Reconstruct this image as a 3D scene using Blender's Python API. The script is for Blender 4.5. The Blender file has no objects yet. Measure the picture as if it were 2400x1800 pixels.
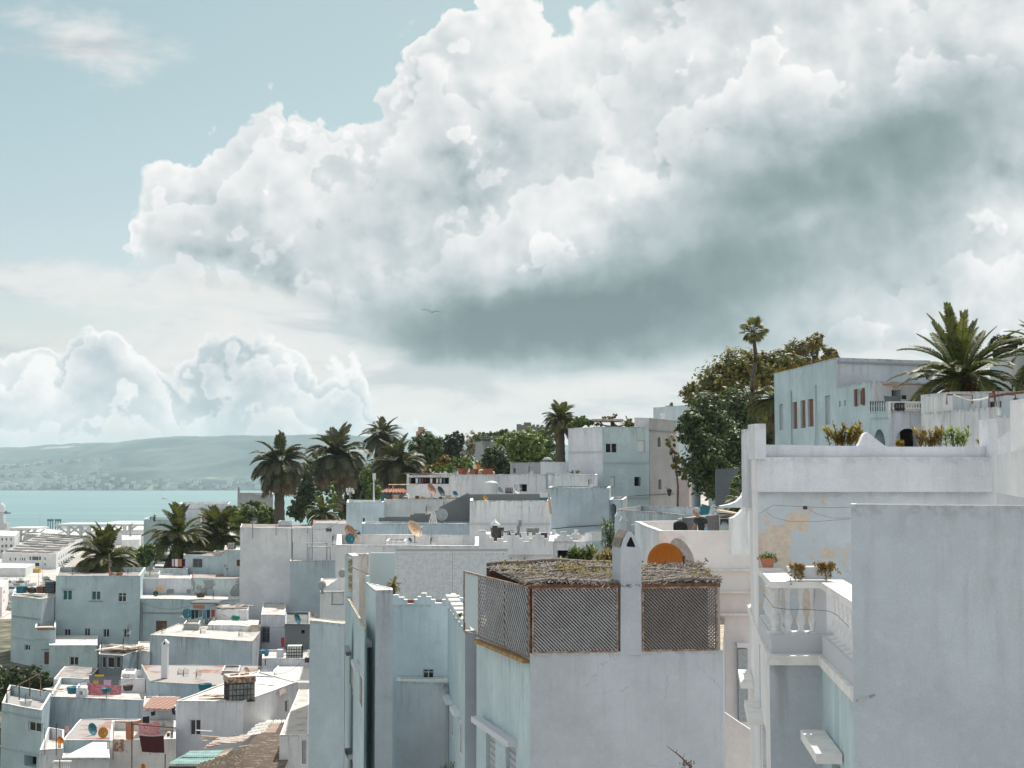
import bpy, bmesh, math, random
from mathutils import Vector, Matrix, noise
random.seed(7)
S = bpy.context.scene
COL = S.collection
R = math.radians
# ---------------------------------------------------------------- camera
F = 3333.0                     # focal length in photograph pixels
PITCH = math.atan(210.0/F)     # horizon 210 px under the centre line
ZC = 62.0                      # eye height above the sea
cam_d = bpy.data.cameras.new('camera'); cam = bpy.data.objects.new('camera', cam_d); COL.objects.link(cam)
cam.location = (0, 0, ZC); cam.rotation_euler = (math.pi/2+PITCH, 0, 0)
cam_d.sensor_width = 36; cam_d.lens = 36*F/2400; cam_d.clip_start = .1; cam_d.clip_end = 60000
S.camera = cam
CP, SP = math.cos(PITCH), math.sin(PITCH)
def ray(u, v):
    a = (u-1200)/F; b = -(v-900)/F
    return Vector((a, CP-b*SP, SP+b*CP))
def P(u, v, Y):
    d = ray(u, v); return Vector((d.x*Y/d.y, Y, ZC+d.z*Y/d.y))
def azel(u, v):
    d = ray(u, v).normalized(); return math.atan2(d.x, d.y), math.asin(d.z)
# ---------------------------------------------------------------- light
S.view_settings.view_transform = 'Standard'; S.view_settings.look = 'None'
S.view_settings.exposure = 1.0; S.view_settings.gamma = 1; S.view_settings.use_curve_mapping = False
S.cycles.use_denoising = True
S.cycles.max_bounces = 8; S.cycles.diffuse_bounces = 5; S.cycles.volume_bounces = 1
S.cycles.transparent_max_bounces = 16
try: S.cycles.denoising_prefilter = 'ACCURATE'
except Exception: pass
SUN_EL, SUN_AZ = R(56), R(16)      # azimuth from straight ahead (+Y) towards the right (+X)
sd = bpy.data.lights.new('sun', 'SUN'); so = bpy.data.objects.new('sun', sd); COL.objects.link(so)
sd.energy = 2.7; sd.angle = R(.6); sd.color = (1, .95, .88)
sun_dir = Vector((math.sin(SUN_AZ)*math.cos(SUN_EL), math.cos(SUN_AZ)*math.cos(SUN_EL), math.sin(SUN_EL)))
so.rotation_euler = sun_dir.to_track_quat('Z', 'Y').to_euler(); so.location = (0, 0, 200)
W = bpy.data.worlds.new('World'); S.world = W; W.use_nodes = True
class NT:
    """small helper to write shader maths as expressions"""
    def __init__(s, tree): s.t = tree; s.n = tree.nodes; s.l = tree.links
    def new(s, t, **k):
        x = s.n.new(t)
        for a, b in k.items(): setattr(x, a, b)
        return x
    def put(s, sock, val):
        if val is None: return
        if isinstance(val, bpy.types.NodeSocket): s.l.new(val, sock)
        else: sock.default_value = val
    def m(s, op, a, b=None, c=None, clamp=False):
        x = s.new('ShaderNodeMath', operation=op, use_clamp=clamp)
        s.put(x.inputs[0], a); s.put(x.inputs[1], b); s.put(x.inputs[2], c); return x.outputs[0]
    def vm(s, op, a, b=None, scale=None):
        x = s.new('ShaderNodeVectorMath', operation=op)
        s.put(x.inputs[0], a)
        if b is not None: s.put(x.inputs[1], b)
        if scale is not None: s.put(x.inputs['Scale'], scale)
        return x.outputs['Value'] if op in ('LENGTH', 'DOT_PRODUCT', 'DISTANCE') else x.outputs[0]
    def mr(s, a, f0, f1, t0=0., t1=1., mode='SMOOTHSTEP'):
        x = s.new('ShaderNodeMapRange', interpolation_type=mode)
        for i, q in enumerate((a, f0, f1, t0, t1)): s.put(x.inputs[i], q)
        return x.outputs[0]
    def mix(s, f, a, b, mode='MIX'):
        x = s.new('ShaderNodeMix', data_type='RGBA', blend_type=mode)
        s.put(x.inputs['Factor'], f)
        A = [i for i in x.inputs if i.type == 'RGBA']
        for sk, q in zip(A, (a, b)):
            s.put(sk, q if isinstance(q, bpy.types.NodeSocket) else (*q[:3], 1))
        return [o for o in x.outputs if o.type == 'RGBA'][0]
    def noise(s, vec, scale, detail=4, rough=.5, dist=0., lac=2.0, out=0):
        x = s.new('ShaderNodeTexNoise'); s.put(x.inputs['Vector'], vec); s.put(x.inputs['Scale'], scale)
        s.put(x.inputs['Detail'], detail); s.put(x.inputs['Roughness'], rough); s.put(x.inputs['Distortion'], dist)
        s.put(x.inputs['Lacunarity'], lac); return x.outputs[out]
    def voro(s, vec, scale, detail=0., rough=.5, feature='F1'):
        x = s.new('ShaderNodeTexVoronoi', feature=feature); s.put(x.inputs['Vector'], vec); s.put(x.inputs['Scale'], scale)
        s.put(x.inputs['Detail'], detail); s.put(x.inputs['Roughness'], rough); return x.outputs['Distance']
    def curve(s, x, pts):
        n = s.new('ShaderNodeFloatCurve'); c = n.mapping.curves[0]
        c.points[0].location = pts[0]; c.points[-1].location = pts[-1]
        for p in pts[1:-1]: c.points.new(*p)
        n.mapping.update(); s.put(n.inputs['Value'], x); return n.outputs[0]
def sky_world():
    n = NT(W.node_tree); n.n.clear()
    d0 = n.new('ShaderNodeTexCoord').outputs['Generated']
    sep = n.new('ShaderNodeSeparateXYZ'); n.l.new(d0, sep.inputs[0])
    x, y, z = sep.outputs
    az = n.m('ARCTAN2', x, y); el = n.m('ARCSINE', z)
    ANG = n.new('ShaderNodeCombineXYZ'); n.put(ANG.inputs[0], az); n.put(ANG.inputs[1], el); ang = ANG.outputs[0]
    L = 0.11    # background strength; cloud radiances below are divided by it
    sk = n.new('ShaderNodeTexSky', sky_type='NISHITA', sun_disc=False, sun_elevation=SUN_EL, sun_rotation=SUN_AZ,
               altitude=60, air_density=1.0, dust_density=1.4, ozone_density=1.0)
    blue = n.mix(1., sk.outputs[0], n.mix(n.mr(el, 0., .3), (.56, .50, .49), (.55, .555, .425)), 'MULTIPLY')
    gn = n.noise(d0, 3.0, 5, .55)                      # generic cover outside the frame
    fb = n.noise(d0, 13.0, 8, .56)                    # ragged fBm
    bl = n.m('SUBTRACT', 1.0, n.voro(n.vm('ADD', d0, n.vm('SCALE', n.noise(d0, 22., 4, .6, out=1), scale=.035)), 24.0, 2., .55))
    off = n.vm('ADD', d0, (.006, 0., .011))            # the same fields a step towards the sun, for relief
    fl = n.noise(d0, 13.0, 4, .5); fb2 = n.noise(off, 13.0, 4, .5)
    bl2 = n.m('SUBTRACT', 1.0, n.voro(n.vm('ADD', off, n.vm('SCALE', n.noise(off, 22., 4, .6, out=1), scale=.035)), 24.0, 2., .55))
    fn = n.m('SUBTRACT', n.noise(d0, 60.0, 5, .6), .5); fbc = n.m('ADD', n.m('SUBTRACT', fb, .5), n.m('MULTIPLY', fn, .22)); blc = n.m('SUBTRACT', bl, .55)
    relief = n.m('ADD', n.m('MULTIPLY', n.m('SUBTRACT', fl, fb2), 1.0), n.m('MULTIPLY', n.m('SUBTRACT', bl, bl2), .28))
    A0, A1, E1 = -.42, .42, .42
    azj = n.m('ADD', az, n.m('MULTIPLY', n.m('SUBTRACT', n.noise(d0, 16., 4, .55), .5), .065))
    an = n.m('DIVIDE', n.m('SUBTRACT', azj, A0), A1-A0)
    def edge(pts):
        q = []
        for u, v in pts:
            a, e = azel(u, v); q.append(((a-A0)/(A1-A0), e/E1))
        return n.m('MULTIPLY', n.curve(an, q), E1)
    def blob(u, v, ru, rv, rot, amp, soft=1.):
        a, e = azel(u, v)
        mp = n.new('ShaderNodeMapping', vector_type='TEXTURE')
        mp.inputs['Location'].default_value = (a, e, 0); mp.inputs['Rotation'].default_value = (0, 0, R(rot))
        mp.inputs['Scale'].default_value = (ru/F, rv/F, 1); n.l.new(warped, mp.inputs[0])
        r2 = n.vm('DOT_PRODUCT', mp.outputs[0], mp.outputs[0])
        return n.m('MULTIPLY', n.m('EXPONENT', n.m('MULTIPLY', r2, -1.)), amp)
    warped = n.vm('ADD', ang, n.vm('SCALE', n.vm('SUBTRACT', n.noise(d0, 6.0, 6, .6, out=1), (.5, .5, .5)), scale=.11))
    def total(lst):
        t = None
        for b in lst:
            q = blob(*b); t = q if t is None else n.m('ADD', t, q)
        return t
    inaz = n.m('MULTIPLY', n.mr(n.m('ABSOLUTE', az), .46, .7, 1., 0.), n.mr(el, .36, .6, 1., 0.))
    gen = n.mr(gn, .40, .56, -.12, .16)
    # ---- thin high wisps and low stratus
    wv = n.vm('MULTIPLY', d0, (3., 3., 13.))
    wn = n.noise(wv, 2.6, 7, .6, .6)
    low = n.m('ADD', n.mr(el, -.02, .17, 1.0, .0), total([(60, 650, 330, 55, 2, .45), (500, 690, 500, 55, -3, .4), (200, 60, 230, 90, 10, .95), (900, 760, 500, 120, 0, .7), (1700, 900, 1100, 110, 0, .9)]))
    lowa = n.mr(n.m('ADD', low, n.m('MULTIPLY', n.m('SUBTRACT', wn, .5), 1.6)), .28, .85, 0., .95)
    lowc = n.mix(n.mr(el, .0, .12), (.86, .84, .81), (.84, .855, .855))
    lw = n.noise(n.vm('MULTIPLY', d0, (1., 1., 3.6)), 7., 7, .6, .4); lowc = n.mix(n.m('MULTIPLY', n.mr(lw, .46, .62), .85), lowc, (.56, .615, .64)); lowc = n.mix(n.m('MULTIPLY', n.mr(lw, .47, .36), .7), lowc, (.93, .90, .86))
    # ---- small cumulus over the bay
    T2 = edge([(-40, 800), (25, 775), (60, 760), (150, 728), (215, 730), (300, 748), (370, 790), (425, 800), (470, 735), (520, 728), (580, 690), (650, 705), (700, 770), (790, 815), (860, 830), (950, 900), (1100, 960), (2500, 960)])
    f2 = n.m('ADD', n.m('SUBTRACT', T2, el), n.m('ADD', n.m('MULTIPLY', blc, .038), n.m('MULTIPLY', fbc, .045)))
    sw2 = n.m('SUBTRACT', 1., n.m('FRACT', n.m('MULTIPLY', n.m('ADD', f2, n.m('MULTIPLY', n.noise(d0, 17., 5, .6), .12)), 26.))); sw2 = n.m('SUBTRACT', n.m('POWER', sw2, 2.), n.mr(sw2, .88, 1., 0., .7))
    a2 = n.m('MULTIPLY', n.m('MULTIPLY', n.mr(f2, 0., .006), n.mr(f2, .045, .085, 1., .35)), inaz)
    s2 = n.m('ADD', n.m('ADD', n.mr(f2, 0., .014, 1.05, .50), n.m('ADD', n.m('MULTIPLY', relief, 1.4), n.m('MULTIPLY', sw2, .42))), total([(60, 880, 150, 60, 0, .25), (260, 800, 170, 60, 0, -.22), (560, 880, 130, 60, 80, -.32), (800, 850, 120, 50, 0, .25), (400, 850, 90, 50, 30, .2)]))
    c2 = ramp(n, s2, [(0., (.38, .47, .51)), (.45, (.58, .66, .70)), (.75, (.82, .845, .855)), (1.05, (1.02, 1.01, 1.0))])
    # ---- the great cloud
    T3 = edge([(-60, 900), (120, 800), (215, 690), (275, 580), (318, 470), (370, 392), (430, 352), (520, 300), (575, 245), (620, 205), (720, 205), (790, 235), (850, 195), (900, 150), (950, 95), (1000, 50), (1080, 15), (1150, -10), (1300, -60), (1600, -160), (2500, -250)])
    B3 = edge([(-60, 640), (250, 660), (330, 660), (450, 690), (600, 720), (760, 760), (810, 800), (950, 840), (1050, 880), (1250, 905), (1450, 900), (1650, 870), (1900, 830), (2500, 800)])
    up = n.m('SUBTRACT', T3, el); dn = n.m('SUBTRACT', el, B3)
    nz = n.m('ADD', n.m('MULTIPLY', blc, .050), n.m('MULTIPLY', fbc, .055))
    fu = n.m('ADD', n.m('ADD', up, .021), nz); fd = n.m('ADD', dn, n.m('ADD', n.m('MULTIPLY', n.m('SUBTRACT', wn, .5), .03), n.m('MULTIPLY', fbc, .012)))
    azw = n.mr(az, .0, .12)                                     # right of the middle the upper edge goes soft
    au = n.mr(fu, 0., n.m('ADD', .006, n.m('MULTIPLY', azw, .02)))
    au = n.m('MULTIPLY', au, n.mr(up, -.009, .003))
    a3 = n.m('MULTIPLY', au, n.mr(fd, -.004, n.m('ADD', .012, n.mr(az, -.2, -.1, .02, .0))))
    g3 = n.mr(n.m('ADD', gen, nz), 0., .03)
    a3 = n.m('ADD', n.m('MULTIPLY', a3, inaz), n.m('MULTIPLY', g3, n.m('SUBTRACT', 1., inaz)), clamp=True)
    sh = total([
        (1350, 120, 330, 170, 20, .30), (1320, 60, 110, 100, 0, .25), (1000, 180, 260, 110, 35, .22), (640, 330, 200, 110, 30, .20), (2100, 110, 430, 120, 0, .34),
        (350, 520, 90, 130, 0, .18), (1240, 520, 270, 75, 28, .46), (1480, 430, 170, 60, 25, .26), (2330, 560, 190, 130, 60, .42), (1900, 545, 90, 28, 15, .15), (700, 420, 120, 60, 20, .16), (1650, 120, 200, 70, 10, .14), (1560, 560, 130, 60, 40, .10), (620, 640, 260, 60, 0, .14),
        (900, 480, 430, 90, 12, -.06), (560, 560, 230, 70, 10, -.04), (1230, 765, 500, 105, -5, -.46), (1560, 740, 430, 100, 8, -.20), (1080, 700, 260, 90, 20, -.12), (450, 480, 200, 110, 0, .08), (1000, 330, 260, 100, 20, .08), (1500, 690, 500, 130, 10, -.22), (1650, 860, 260, 60, 5, -.15),
        (1930, 400, 430, 135, 12, -.44), (2250, 250, 240, 90, 20, -.22), (1750, 620, 480, 110, 0, -.20), (2050, 760, 400, 60, 0, .10), (1100, 880, 400, 40, 0, .05), (1450, 300, 260, 50, 30, -.07), (2150, 470, 200, 60, 20, -.12)])
    s3 = n.m('ADD', n.m('ADD', n.m('ADD', .66, n.m('MULTIPLY', n.m('SUBTRACT', 1., inaz), .26)), sh), n.m('ADD', n.m('MULTIPLY', relief, n.mr(sh, -.35, .1, .35, 1.5)), n.m('MULTIPLY', fbc, n.mr(sh, -.35, .05, .22, .6))))  # clouds out of view lifted paler, as fill light for shaded walls
    wb = n.noise(d0, 7.0, 5, .6); hh = n.m('ADD', n.m('MULTIPLY', up, .8), n.m('ADD', n.m('MULTIPLY', nz, 1.3), n.m('MULTIPLY', n.m('SUBTRACT', wb, .5), .35)))
    saw = n.m('SUBTRACT', 1., n.m('FRACT', n.m('MULTIPLY', hh, 13.)))
    saw = n.m('SUBTRACT', n.m('POWER', saw, 2.2), n.mr(saw, .9, 1., 0., .75))
    s3 = n.m('ADD', s3, n.m('MULTIPLY', n.m('SUBTRACT', saw, .25), n.m('MULTIPLY', n.mr(sh, -.22, .08, 0., .42), n.mr(wb, .36, .56, .25, 1.))))
    s3 = n.m('ADD', s3, n.m('MULTIPLY', n.mr(fu, 0., .03, .42, 0.), n.mr(az, .02, .1, 1., .2)))
    s3 = n.m('ADD', s3, n.m('MULTIPLY', n.mr(fd, .0, .03, .18, 0.), n.mr(az, -.2, -.02, 1., .25)))
    c3 = ramp(n, s3, [(0., (.19, .27, .285)), (.2, (.29, .38, .395)), (.42, (.50, .58, .60)), (.62, (.63, .69, .71)), (.85, (.765, .80, .815)), (1.08, (.90, .91, .915)), (1.35, (1.03, 1.02, 1.01))])
    # clouds in units of the background strength
    def scaled(c): return n.mix(1., c, (1/L*CLOUD,)*3, 'MULTIPLY')
    col = n.mix(lowa, blue, scaled(lowc))
    col = n.mix(a2, col, scaled(c2))
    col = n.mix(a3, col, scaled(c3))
    hz = n.mr(el, -.005, .05, .5, 0.)
    col = n.mix(hz, col, scaled(n.mix(n.mr(az, -.3, .1), (.70, .735, .75), (.80, .77, .73))))
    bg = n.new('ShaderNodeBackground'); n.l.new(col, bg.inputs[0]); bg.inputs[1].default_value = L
    out = n.new('ShaderNodeOutputWorld'); n.l.new(bg.outputs[0], out.inputs[0])
def ramp(n, fac, stops):
    lo, hi = stops[0][0], stops[-1][0]
    r = n.new('ShaderNodeValToRGB'); e = r.color_ramp.elements
    f = n.mr(fac, lo, hi, 0., 1., 'LINEAR'); n.l.new(f, r.inputs[0])
    mx = max(max(c) for _, c in stops); 
    while len(e) < len(stops): e.new(.5)
    for k, (p, c) in enumerate(stops):
        e[k].position = (p-lo)/(hi-lo); e[k].color = (*c, 1)
    return r.outputs[0]
SKY_TINT = (.50, .62, .50)
HAZE = 6.8e-5
CLOUD = .46
sky_world()
W.cycles.sampling_method = 'MANUAL'; W.cycles.sample_map_resolution = 512
# ================================================================ materials
MATS = {}
def newmat(name):
    m = bpy.data.materials.new(name); m.use_nodes = True
    n = NT(m.node_tree); n.n.clear()
    b = n.new('ShaderNodeBsdfPrincipled'); o = n.new('ShaderNodeOutputMaterial'); n.l.new(b.outputs[0], o.inputs[0])
    MATS[name] = m; return m, n, b
def bump(n, b, h, strength=.3, dist=.02):
    x = n.new('ShaderNodeBump'); x.inputs['Strength'].default_value = strength; x.inputs['Distance'].default_value = dist
    n.l.new(h, x.inputs['Height']); n.l.new(x.outputs[0], b.inputs['Normal'])
def plaster(name, c, streak=.4, grime=.35, patch=None, pamt=.6, pscale=.5, spot=None, dark=(.20, .20, .18), big=1.0, cracks=0.):
    """limewashed wall; UV = metres along the wall, metres below its top"""
    m, n, b = newmat(name)
    uv = n.new('ShaderNodeUVMap').outputs[0]
    rnd = n.new('ShaderNodeObjectInfo').outputs['Random']
    uv0 = uv
    uv = n.vm('ADD', uv, n.vm('SCALE', (13.1, 0., 7.7), scale=rnd))
    sp = n.new('ShaderNodeSeparateXYZ'); n.l.new(uv, sp.inputs[0]); dep = sp.outputs[1]
    col = c
    lo = n.noise(uv, .45, 5, .6)
    col = n.mix(n.mr(lo, .35, .7), tuple(x*.87 for x in c), tuple(min(.86, x*1.07) for x in c))
    gr = n.noise(uv, 55., 3, .7); col = n.mix(n.mr(gr, .42, .58, 0., .16), col, tuple(x*.6 for x in c))
    gr2 = n.noise(uv, 7., 6, .75); col = n.mix(n.mr(gr2, .5, .64, 0., .22), col, tuple(min(.87, x*1.16) for x in c))
    mid = n.noise(uv, 2.6, 6, .65, .4)
    col = n.mix(n.m('MULTIPLY', n.mr(mid, .52, .72), grime*.55), col, tuple(x*.62+.02 for x in c))
    if patch:
        p = n.noise(uv if not spot else uv0, pscale, 9, .66, .3)
        if spot:
            q = n.vm('MULTIPLY', n.vm('SUBTRACT', uv0, (spot[0], spot[1], 0.)), (1/spot[2], 1/spot[3], 0.))
            p = n.m('ADD', p, n.mr(n.vm('LENGTH', q), .0, 1.5, .14, -.16, 'LINEAR'))
            col = n.mix(n.mr(p, pamt-.055, pamt-.045), col, tuple(x*.86 for x in c))
        pf = n.mr(p, pamt, pamt+.012)
        col = n.mix(pf, col, n.mix(n.mr(n.noise(uv0, 9., 5, .7), .4, .6), patch, tuple(x*.88 for x in patch)))
    # rain streaks below the top edge and faint ones all over
    sv = n.vm('ADD', n.vm('MULTIPLY', uv, (1.5, .14, 1.)), n.vm('SCALE', n.noise(uv, .6, 3, .5, out=1), scale=.6)); s1 = n.noise(sv, 1.9, 5, .65)
    sv2 = n.vm('MULTIPLY', uv, (7., .35, 1.)); s2 = n.noise(sv2, 1.3, 4, .6)
    top = n.m('EXPONENT', n.m('MULTIPLY', dep, -.75))
    sf = n.m('MULTIPLY', n.mr(n.m('ADD', n.m('MULTIPLY', s1, .6), n.m('MULTIPLY', s2, .4)), .47, .66), n.m('MULTIPLY', n.m('ADD', n.m('MULTIPLY', top, .8), n.mr(lo, .45, .65, .0, .13)), streak*1.35), clamp=True)
    col = n.mix(sf, col, dark)
    rim = n.m('MULTIPLY', n.mr(dep, .02, .16, 1., 0.), n.mr(n.noise(uv, 5., 4, .7), .42, .62, 0., .75*min(1, grime*1.6)))
    col = n.mix(rim, col, (.17, .16, .14))
    if cracks:
        ck = n.voro(n.vm('ADD', uv, n.vm('SCALE', n.noise(uv, 1.2, 4, .6, out=1), scale=.8)), .5, 0., .5, 'DISTANCE_TO_EDGE')
        col = n.mix(n.m('MULTIPLY', n.mr(ck, 0., .006, 1., 0.), n.mr(lo, .5, .6, 0., cracks)), col, (.16, .16, .15))
    n.l.new(col, b.inputs['Base Color']); b.inputs['Roughness'].default_value = .92; b.inputs['Specular IOR Level'].default_value = .15
    fine = n.noise(uv, 14., 5, .7); und = n.noise(uv, .9, 3, .5)
    bump(n, b, n.m('ADD', n.m('MULTIPLY', und, 3.), n.m('ADD', n.m('MULTIPLY', fine, .6), n.m('MULTIPLY', mid, 1.1))), .6, .035)
    return m
def surf(name, c, c2=None, scale=3., rough=.8, amt=.6, metal=0., stretch=(1, 1, 1), det=6, th=(.42, .6), spec=.3, bmp=.2, patch=None, pth=.6, pscale=.4):
    m, n, b = newmat(name)
    tc = n.new('ShaderNodeTexCoord').outputs['Object']
    v = n.vm('MULTIPLY', tc, stretch)
    nz = n.noise(v, scale, det, .62, .3)
    c2 = c2 or tuple(x*.7 for x in c)
    col = n.mix(n.m('MULTIPLY', n.mr(nz, *th), amt), c, c2)
    if patch: col = n.mix(n.mr(n.noise(v, pscale, 5, .6), pth, pth+.05), col, patch)
    n.l.new(col, b.inputs['Base Color']); b.inputs['Roughness'].default_value = rough
    b.inputs['Metallic'].default_value = metal; b.inputs['Specular IOR Level'].default_value = spec
    if bmp: bump(n, b, nz, bmp, .02)
    return m
plaster('teal', (.51, .63, .665), .5, .5)
plaster('teal_light', (.63, .74, .79), .25, .25)
plaster('teal_grey', (.46, .555, .61), .55, .5)
plaster('grey_blue', (.50, .56, .63), .6, .9, big=1.)
plaster('lav', (.55, .60, .65), .45, .5)
plaster('lav_light', (.67, .70, .755), .45, .5)
plaster('grey_stain', (.47, .54, .58), .9, .6)
plaster('white', (.79, .80, .84), .35, .3)
plaster('white_clean', (.82, .83, .85), .08, .12)
plaster('white_streak', (.78, .80, .85), .6, .5)
plaster('blush', (.86, .80, .79), .06, .1)
plaster('big_wall', (.505, .57, .625), .42, .3, cracks=.5, dark=(.30, .28, .26))
plaster('front_wall', (.50, .55, .605), .3, .3, cracks=.4, dark=(.30, .29, .28))
plaster('peeling', (.63, .70, .755), .12, .15, patch=(.68, .58, .49), pamt=.53, pscale=1.7, spot=(.45, 1.0, .85, 1.25))
plaster('peel_grey', (.53, .62, .64), .3, .5, patch=(.30, .33, .34), pamt=.55, pscale=.30)
plaster('peel_white', (.72, .73, .735), .3, .3, patch=(.42, .40, .42), pamt=.64, pscale=.8)
plaster('upper_white', (.70, .73, .785), .15, .2, patch=(.42, .40, .37), pamt=.72, pscale=1.3)
plaster('tan', (.62, .565, .52), .9, .6, dark=(.17, .14, .11))
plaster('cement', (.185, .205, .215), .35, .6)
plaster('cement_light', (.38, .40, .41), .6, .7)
plaster('rust_pink', (.62, .50, .48), .3, .4)
plaster('fort', (.17, .17, .18), .4, .9)
plaster('salmon', (.58, .36, .28), .3, .3)
plaster('haze_white', (.70, .72, .73), .2, .3)
surf('roof_white', (.56, .53, .49), (.30, .27, .24), .9, .9, .75, th=(.47, .68), patch=(.30, .26, .22), pth=.66, pscale=.5)
surf('roof_clean', (.62, .60, .56), (.50, .47, .42), .8, .9, .6, th=(.5, .7))
surf('roof_grey', (.40, .36, .34), (.20, .19, .18), 1.2, .9, .9)
surf('roof_red', (.33, .15, .115), (.30, .25, .22), .7, .9, .9, patch=(.36, .34, .33), pth=.43, pscale=.25)
surf('roof_dark', (.13, .14, .145), (.22, .21, .20), 1.5, .9, .8)
surf('cap_white', (.80, .79, .77), (.55, .53, .50), 4., .85, .4)
surf('cap_dirty', (.62, .56, .46), (.30, .22, .13), 5., .9, .9)
surf('ochre', (.42, .27, .10), (.18, .12, .06), 6., .9, .8)
surf('terracotta', (.42, .16, .10), (.25, .11, .08), 6., .8, .6)
surf('tile_red', (.50, .25, .21), (.33, .16, .14), 9., .75, .7)
surf('glass_dark', (.015, .02, .024), (.03, .04, .045), 2., .15, .5, spec=.5, bmp=0)
surf('glass_teal', (.02, .10, .12), (.05, .16, .18), 2., .18, .5, spec=.5, bmp=0)
surf('void', (.012, .012, .013), None, 2., .9, .3, spec=.1, bmp=0)  # near-black sheet colour, stands for the darkness inside openings
surf('frame_white', (.70, .72, .72), None, 8., .6, .2, bmp=0)
surf('frame_grey', (.30, .32, .33), None, 8., .7, .4, bmp=0)
surf('shutter_brown', (.22, .085, .045), (.12, .05, .03), 12., .6, .6)
surf('shutter_grey', (.42, .46, .49), (.28, .31, .33), 10., .7, .5)
surf('wood_pale', (.62, .50, .38), (.36, .28, .2), 9., .85, .7, stretch=(1, 1, .2))
surf('lath_grey', (.36, .37, .39), (.22, .21, .21), 2., .85, .35)
surf('lath_brown', (.20, .175, .165), (.12, .10, .09), 2., .85, .4)
surf('lath_mid', (.20, .185, .18), (.13, .115, .11), 2., .85, .35)
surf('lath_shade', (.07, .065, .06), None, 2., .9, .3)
surf('lath_white', (.70, .72, .73), (.50, .52, .53), 5., .8, .5)
surf('rust', (.21, .115, .075), (.36, .31, .28), 9., .85, .9)
surf('rust_dark', (.10, .06, .045), (.2, .1, .06), 9., .85, .9)
surf('metal_dark', (.035, .035, .04), (.1, .07, .05), 9., .6, .6, spec=.4)
surf('metal_grey', (.25, .27, .28), (.14, .13, .12), 9., .5, .6, spec=.4)
surf('branch', (.16, .135, .115), (.30, .27, .24), 12., .9, .8)
surf('reed', (.27, .24, .21), (.10, .085, .07), 14., .9, .9)
surf('black_cloth', (.012, .014, .018), (.03, .03, .035), 6., .9, .5)
surf('carpet_grey', (.13, .13, .145), (.20, .18, .18), 30., .95, .8)
surf('dish_orange', (.62, .20, .02), (.45, .13, .02), 20., .55, .5, spec=.3)
surf('dish_white', (.78, .77, .79), (.52, .42, .38), 5., .5, .5, spec=.4)
surf('dish_grey', (.33, .38, .40), (.24, .27, .28), 6., .5, .5, spec=.4)
surf('dish_pale', (.60, .42, .28), (.40, .25, .16), 6., .5, .6, spec=.3)
surf('dish_rust', (.30, .14, .08), (.45, .3, .22), 5., .6, .8, spec=.3)
surf('dish_teal', (.03, .17, .22), (.02, .10, .13), 6., .5, .5, spec=.3)
surf('dish_yellow', (.55, .28, .03), (.4, .2, .05), 6., .5, .5, spec=.3)
surf('dish_dark', (.03, .05, .055), None, 6., .5, .5, spec=.3)
surf('plastic_white', (.70, .72, .70), (.55, .57, .54), 2., .5, .4)
surf('tank_grey', (.30, .35, .34), (.16, .18, .17), 3., .6, .7)
surf('plastic_green', (.02, .22, .17), None, 3., .5, .4)
surf('plastic_red', (.45, .06, .03), None, 3., .5, .4)
surf('plastic_blue', (.04, .20, .30), None, 3., .5, .4)
surf('cloth_pink', (.62, .16, .19), (.72, .42, .42), 14., .9, 1., th=(.45, .5))
surf('cloth_rose', (.45, .12, .16), (.60, .26, .28), 9., .9, 1.)
surf('cloth_maroon', (.085, .022, .025), (.05, .015, .02), 8., .9, .6, stretch=(5, 1, .2))
surf('cloth_orange', (.50, .22, .12), (.36, .14, .08), 14., .9, .7, stretch=(.3, .3, 4))
surf('cloth_white', (.74, .73, .72), (.6, .6, .62), 6., .9, .4)
surf('cloth_navy', (.02, .03, .055), (.04, .05, .07), 6., .9, .4)
surf('cloth_blue', (.10, .22, .36), None, 6., .9, .4)
surf('cloth_red', (.30, .035, .03), None, 6., .9, .4)
surf('cloth_yellow', (.62, .38, .03), None, 6., .9, .3)
surf('cloth_lilac', (.52, .42, .58), None, 6., .9, .3)
surf('cloth_grey', (.13, .17, .18), None, 8., .9, .5)
surf('cloth_print', (.22, .12, .09), (.48, .38, .30), 5., .9, 1., th=(.48, .5))
surf('tarp', (.66, .62, .54), (.42, .38, .32), 3., .9, .8)
surf('sheet_brown', (.15, .115, .09), (.44, .38, .31), 3., .9, .9, stretch=(.5, 5, 1), th=(.52, .66))
surf('sheet_green', (.32, .47, .45), (.22, .33, .33), 3., .8, .7)
surf('sheet_pink', (.52, .42, .36), (.38, .31, .27), 4., .9, .8)
surf('sheet_white', (.74, .73, .69), (.5, .48, .45), 3., .8, .6)
surf('trunk_palm', (.085, .065, .05), (.15, .12, .095), 9., .95, .9, stretch=(1, 1, 2.5), bmp=.6)
surf('trunk_tree', (.10, .08, .065), (.2, .17, .14), 8., .95, .9, stretch=(1, 1, .3))
surf('skin', (.30, .18, .13), (.25, .15, .11), 12., .6, .4)
surf('hair_grey', (.42, .42, .42), (.22, .22, .22), 60., .8, .8)
surf('shirt_dark', (.018, .024, .032), (.03, .036, .045), 12., .9, .5)
surf('sleeve_blue', (.16, .34, .44), None, 12., .9, .5)
surf('bird_white', (.62, .62, .60), (.4, .4, .4), 12., .8, .5)
surf('bird_dark', (.08, .08, .085), None, 12., .8, .5)
surf('clay', (.36, .12, .07), (.26, .10, .07), 8., .85, .5)
surf('rock', (.33, .31, .29), (.20, .19, .18), 2., .9, .8)
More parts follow.
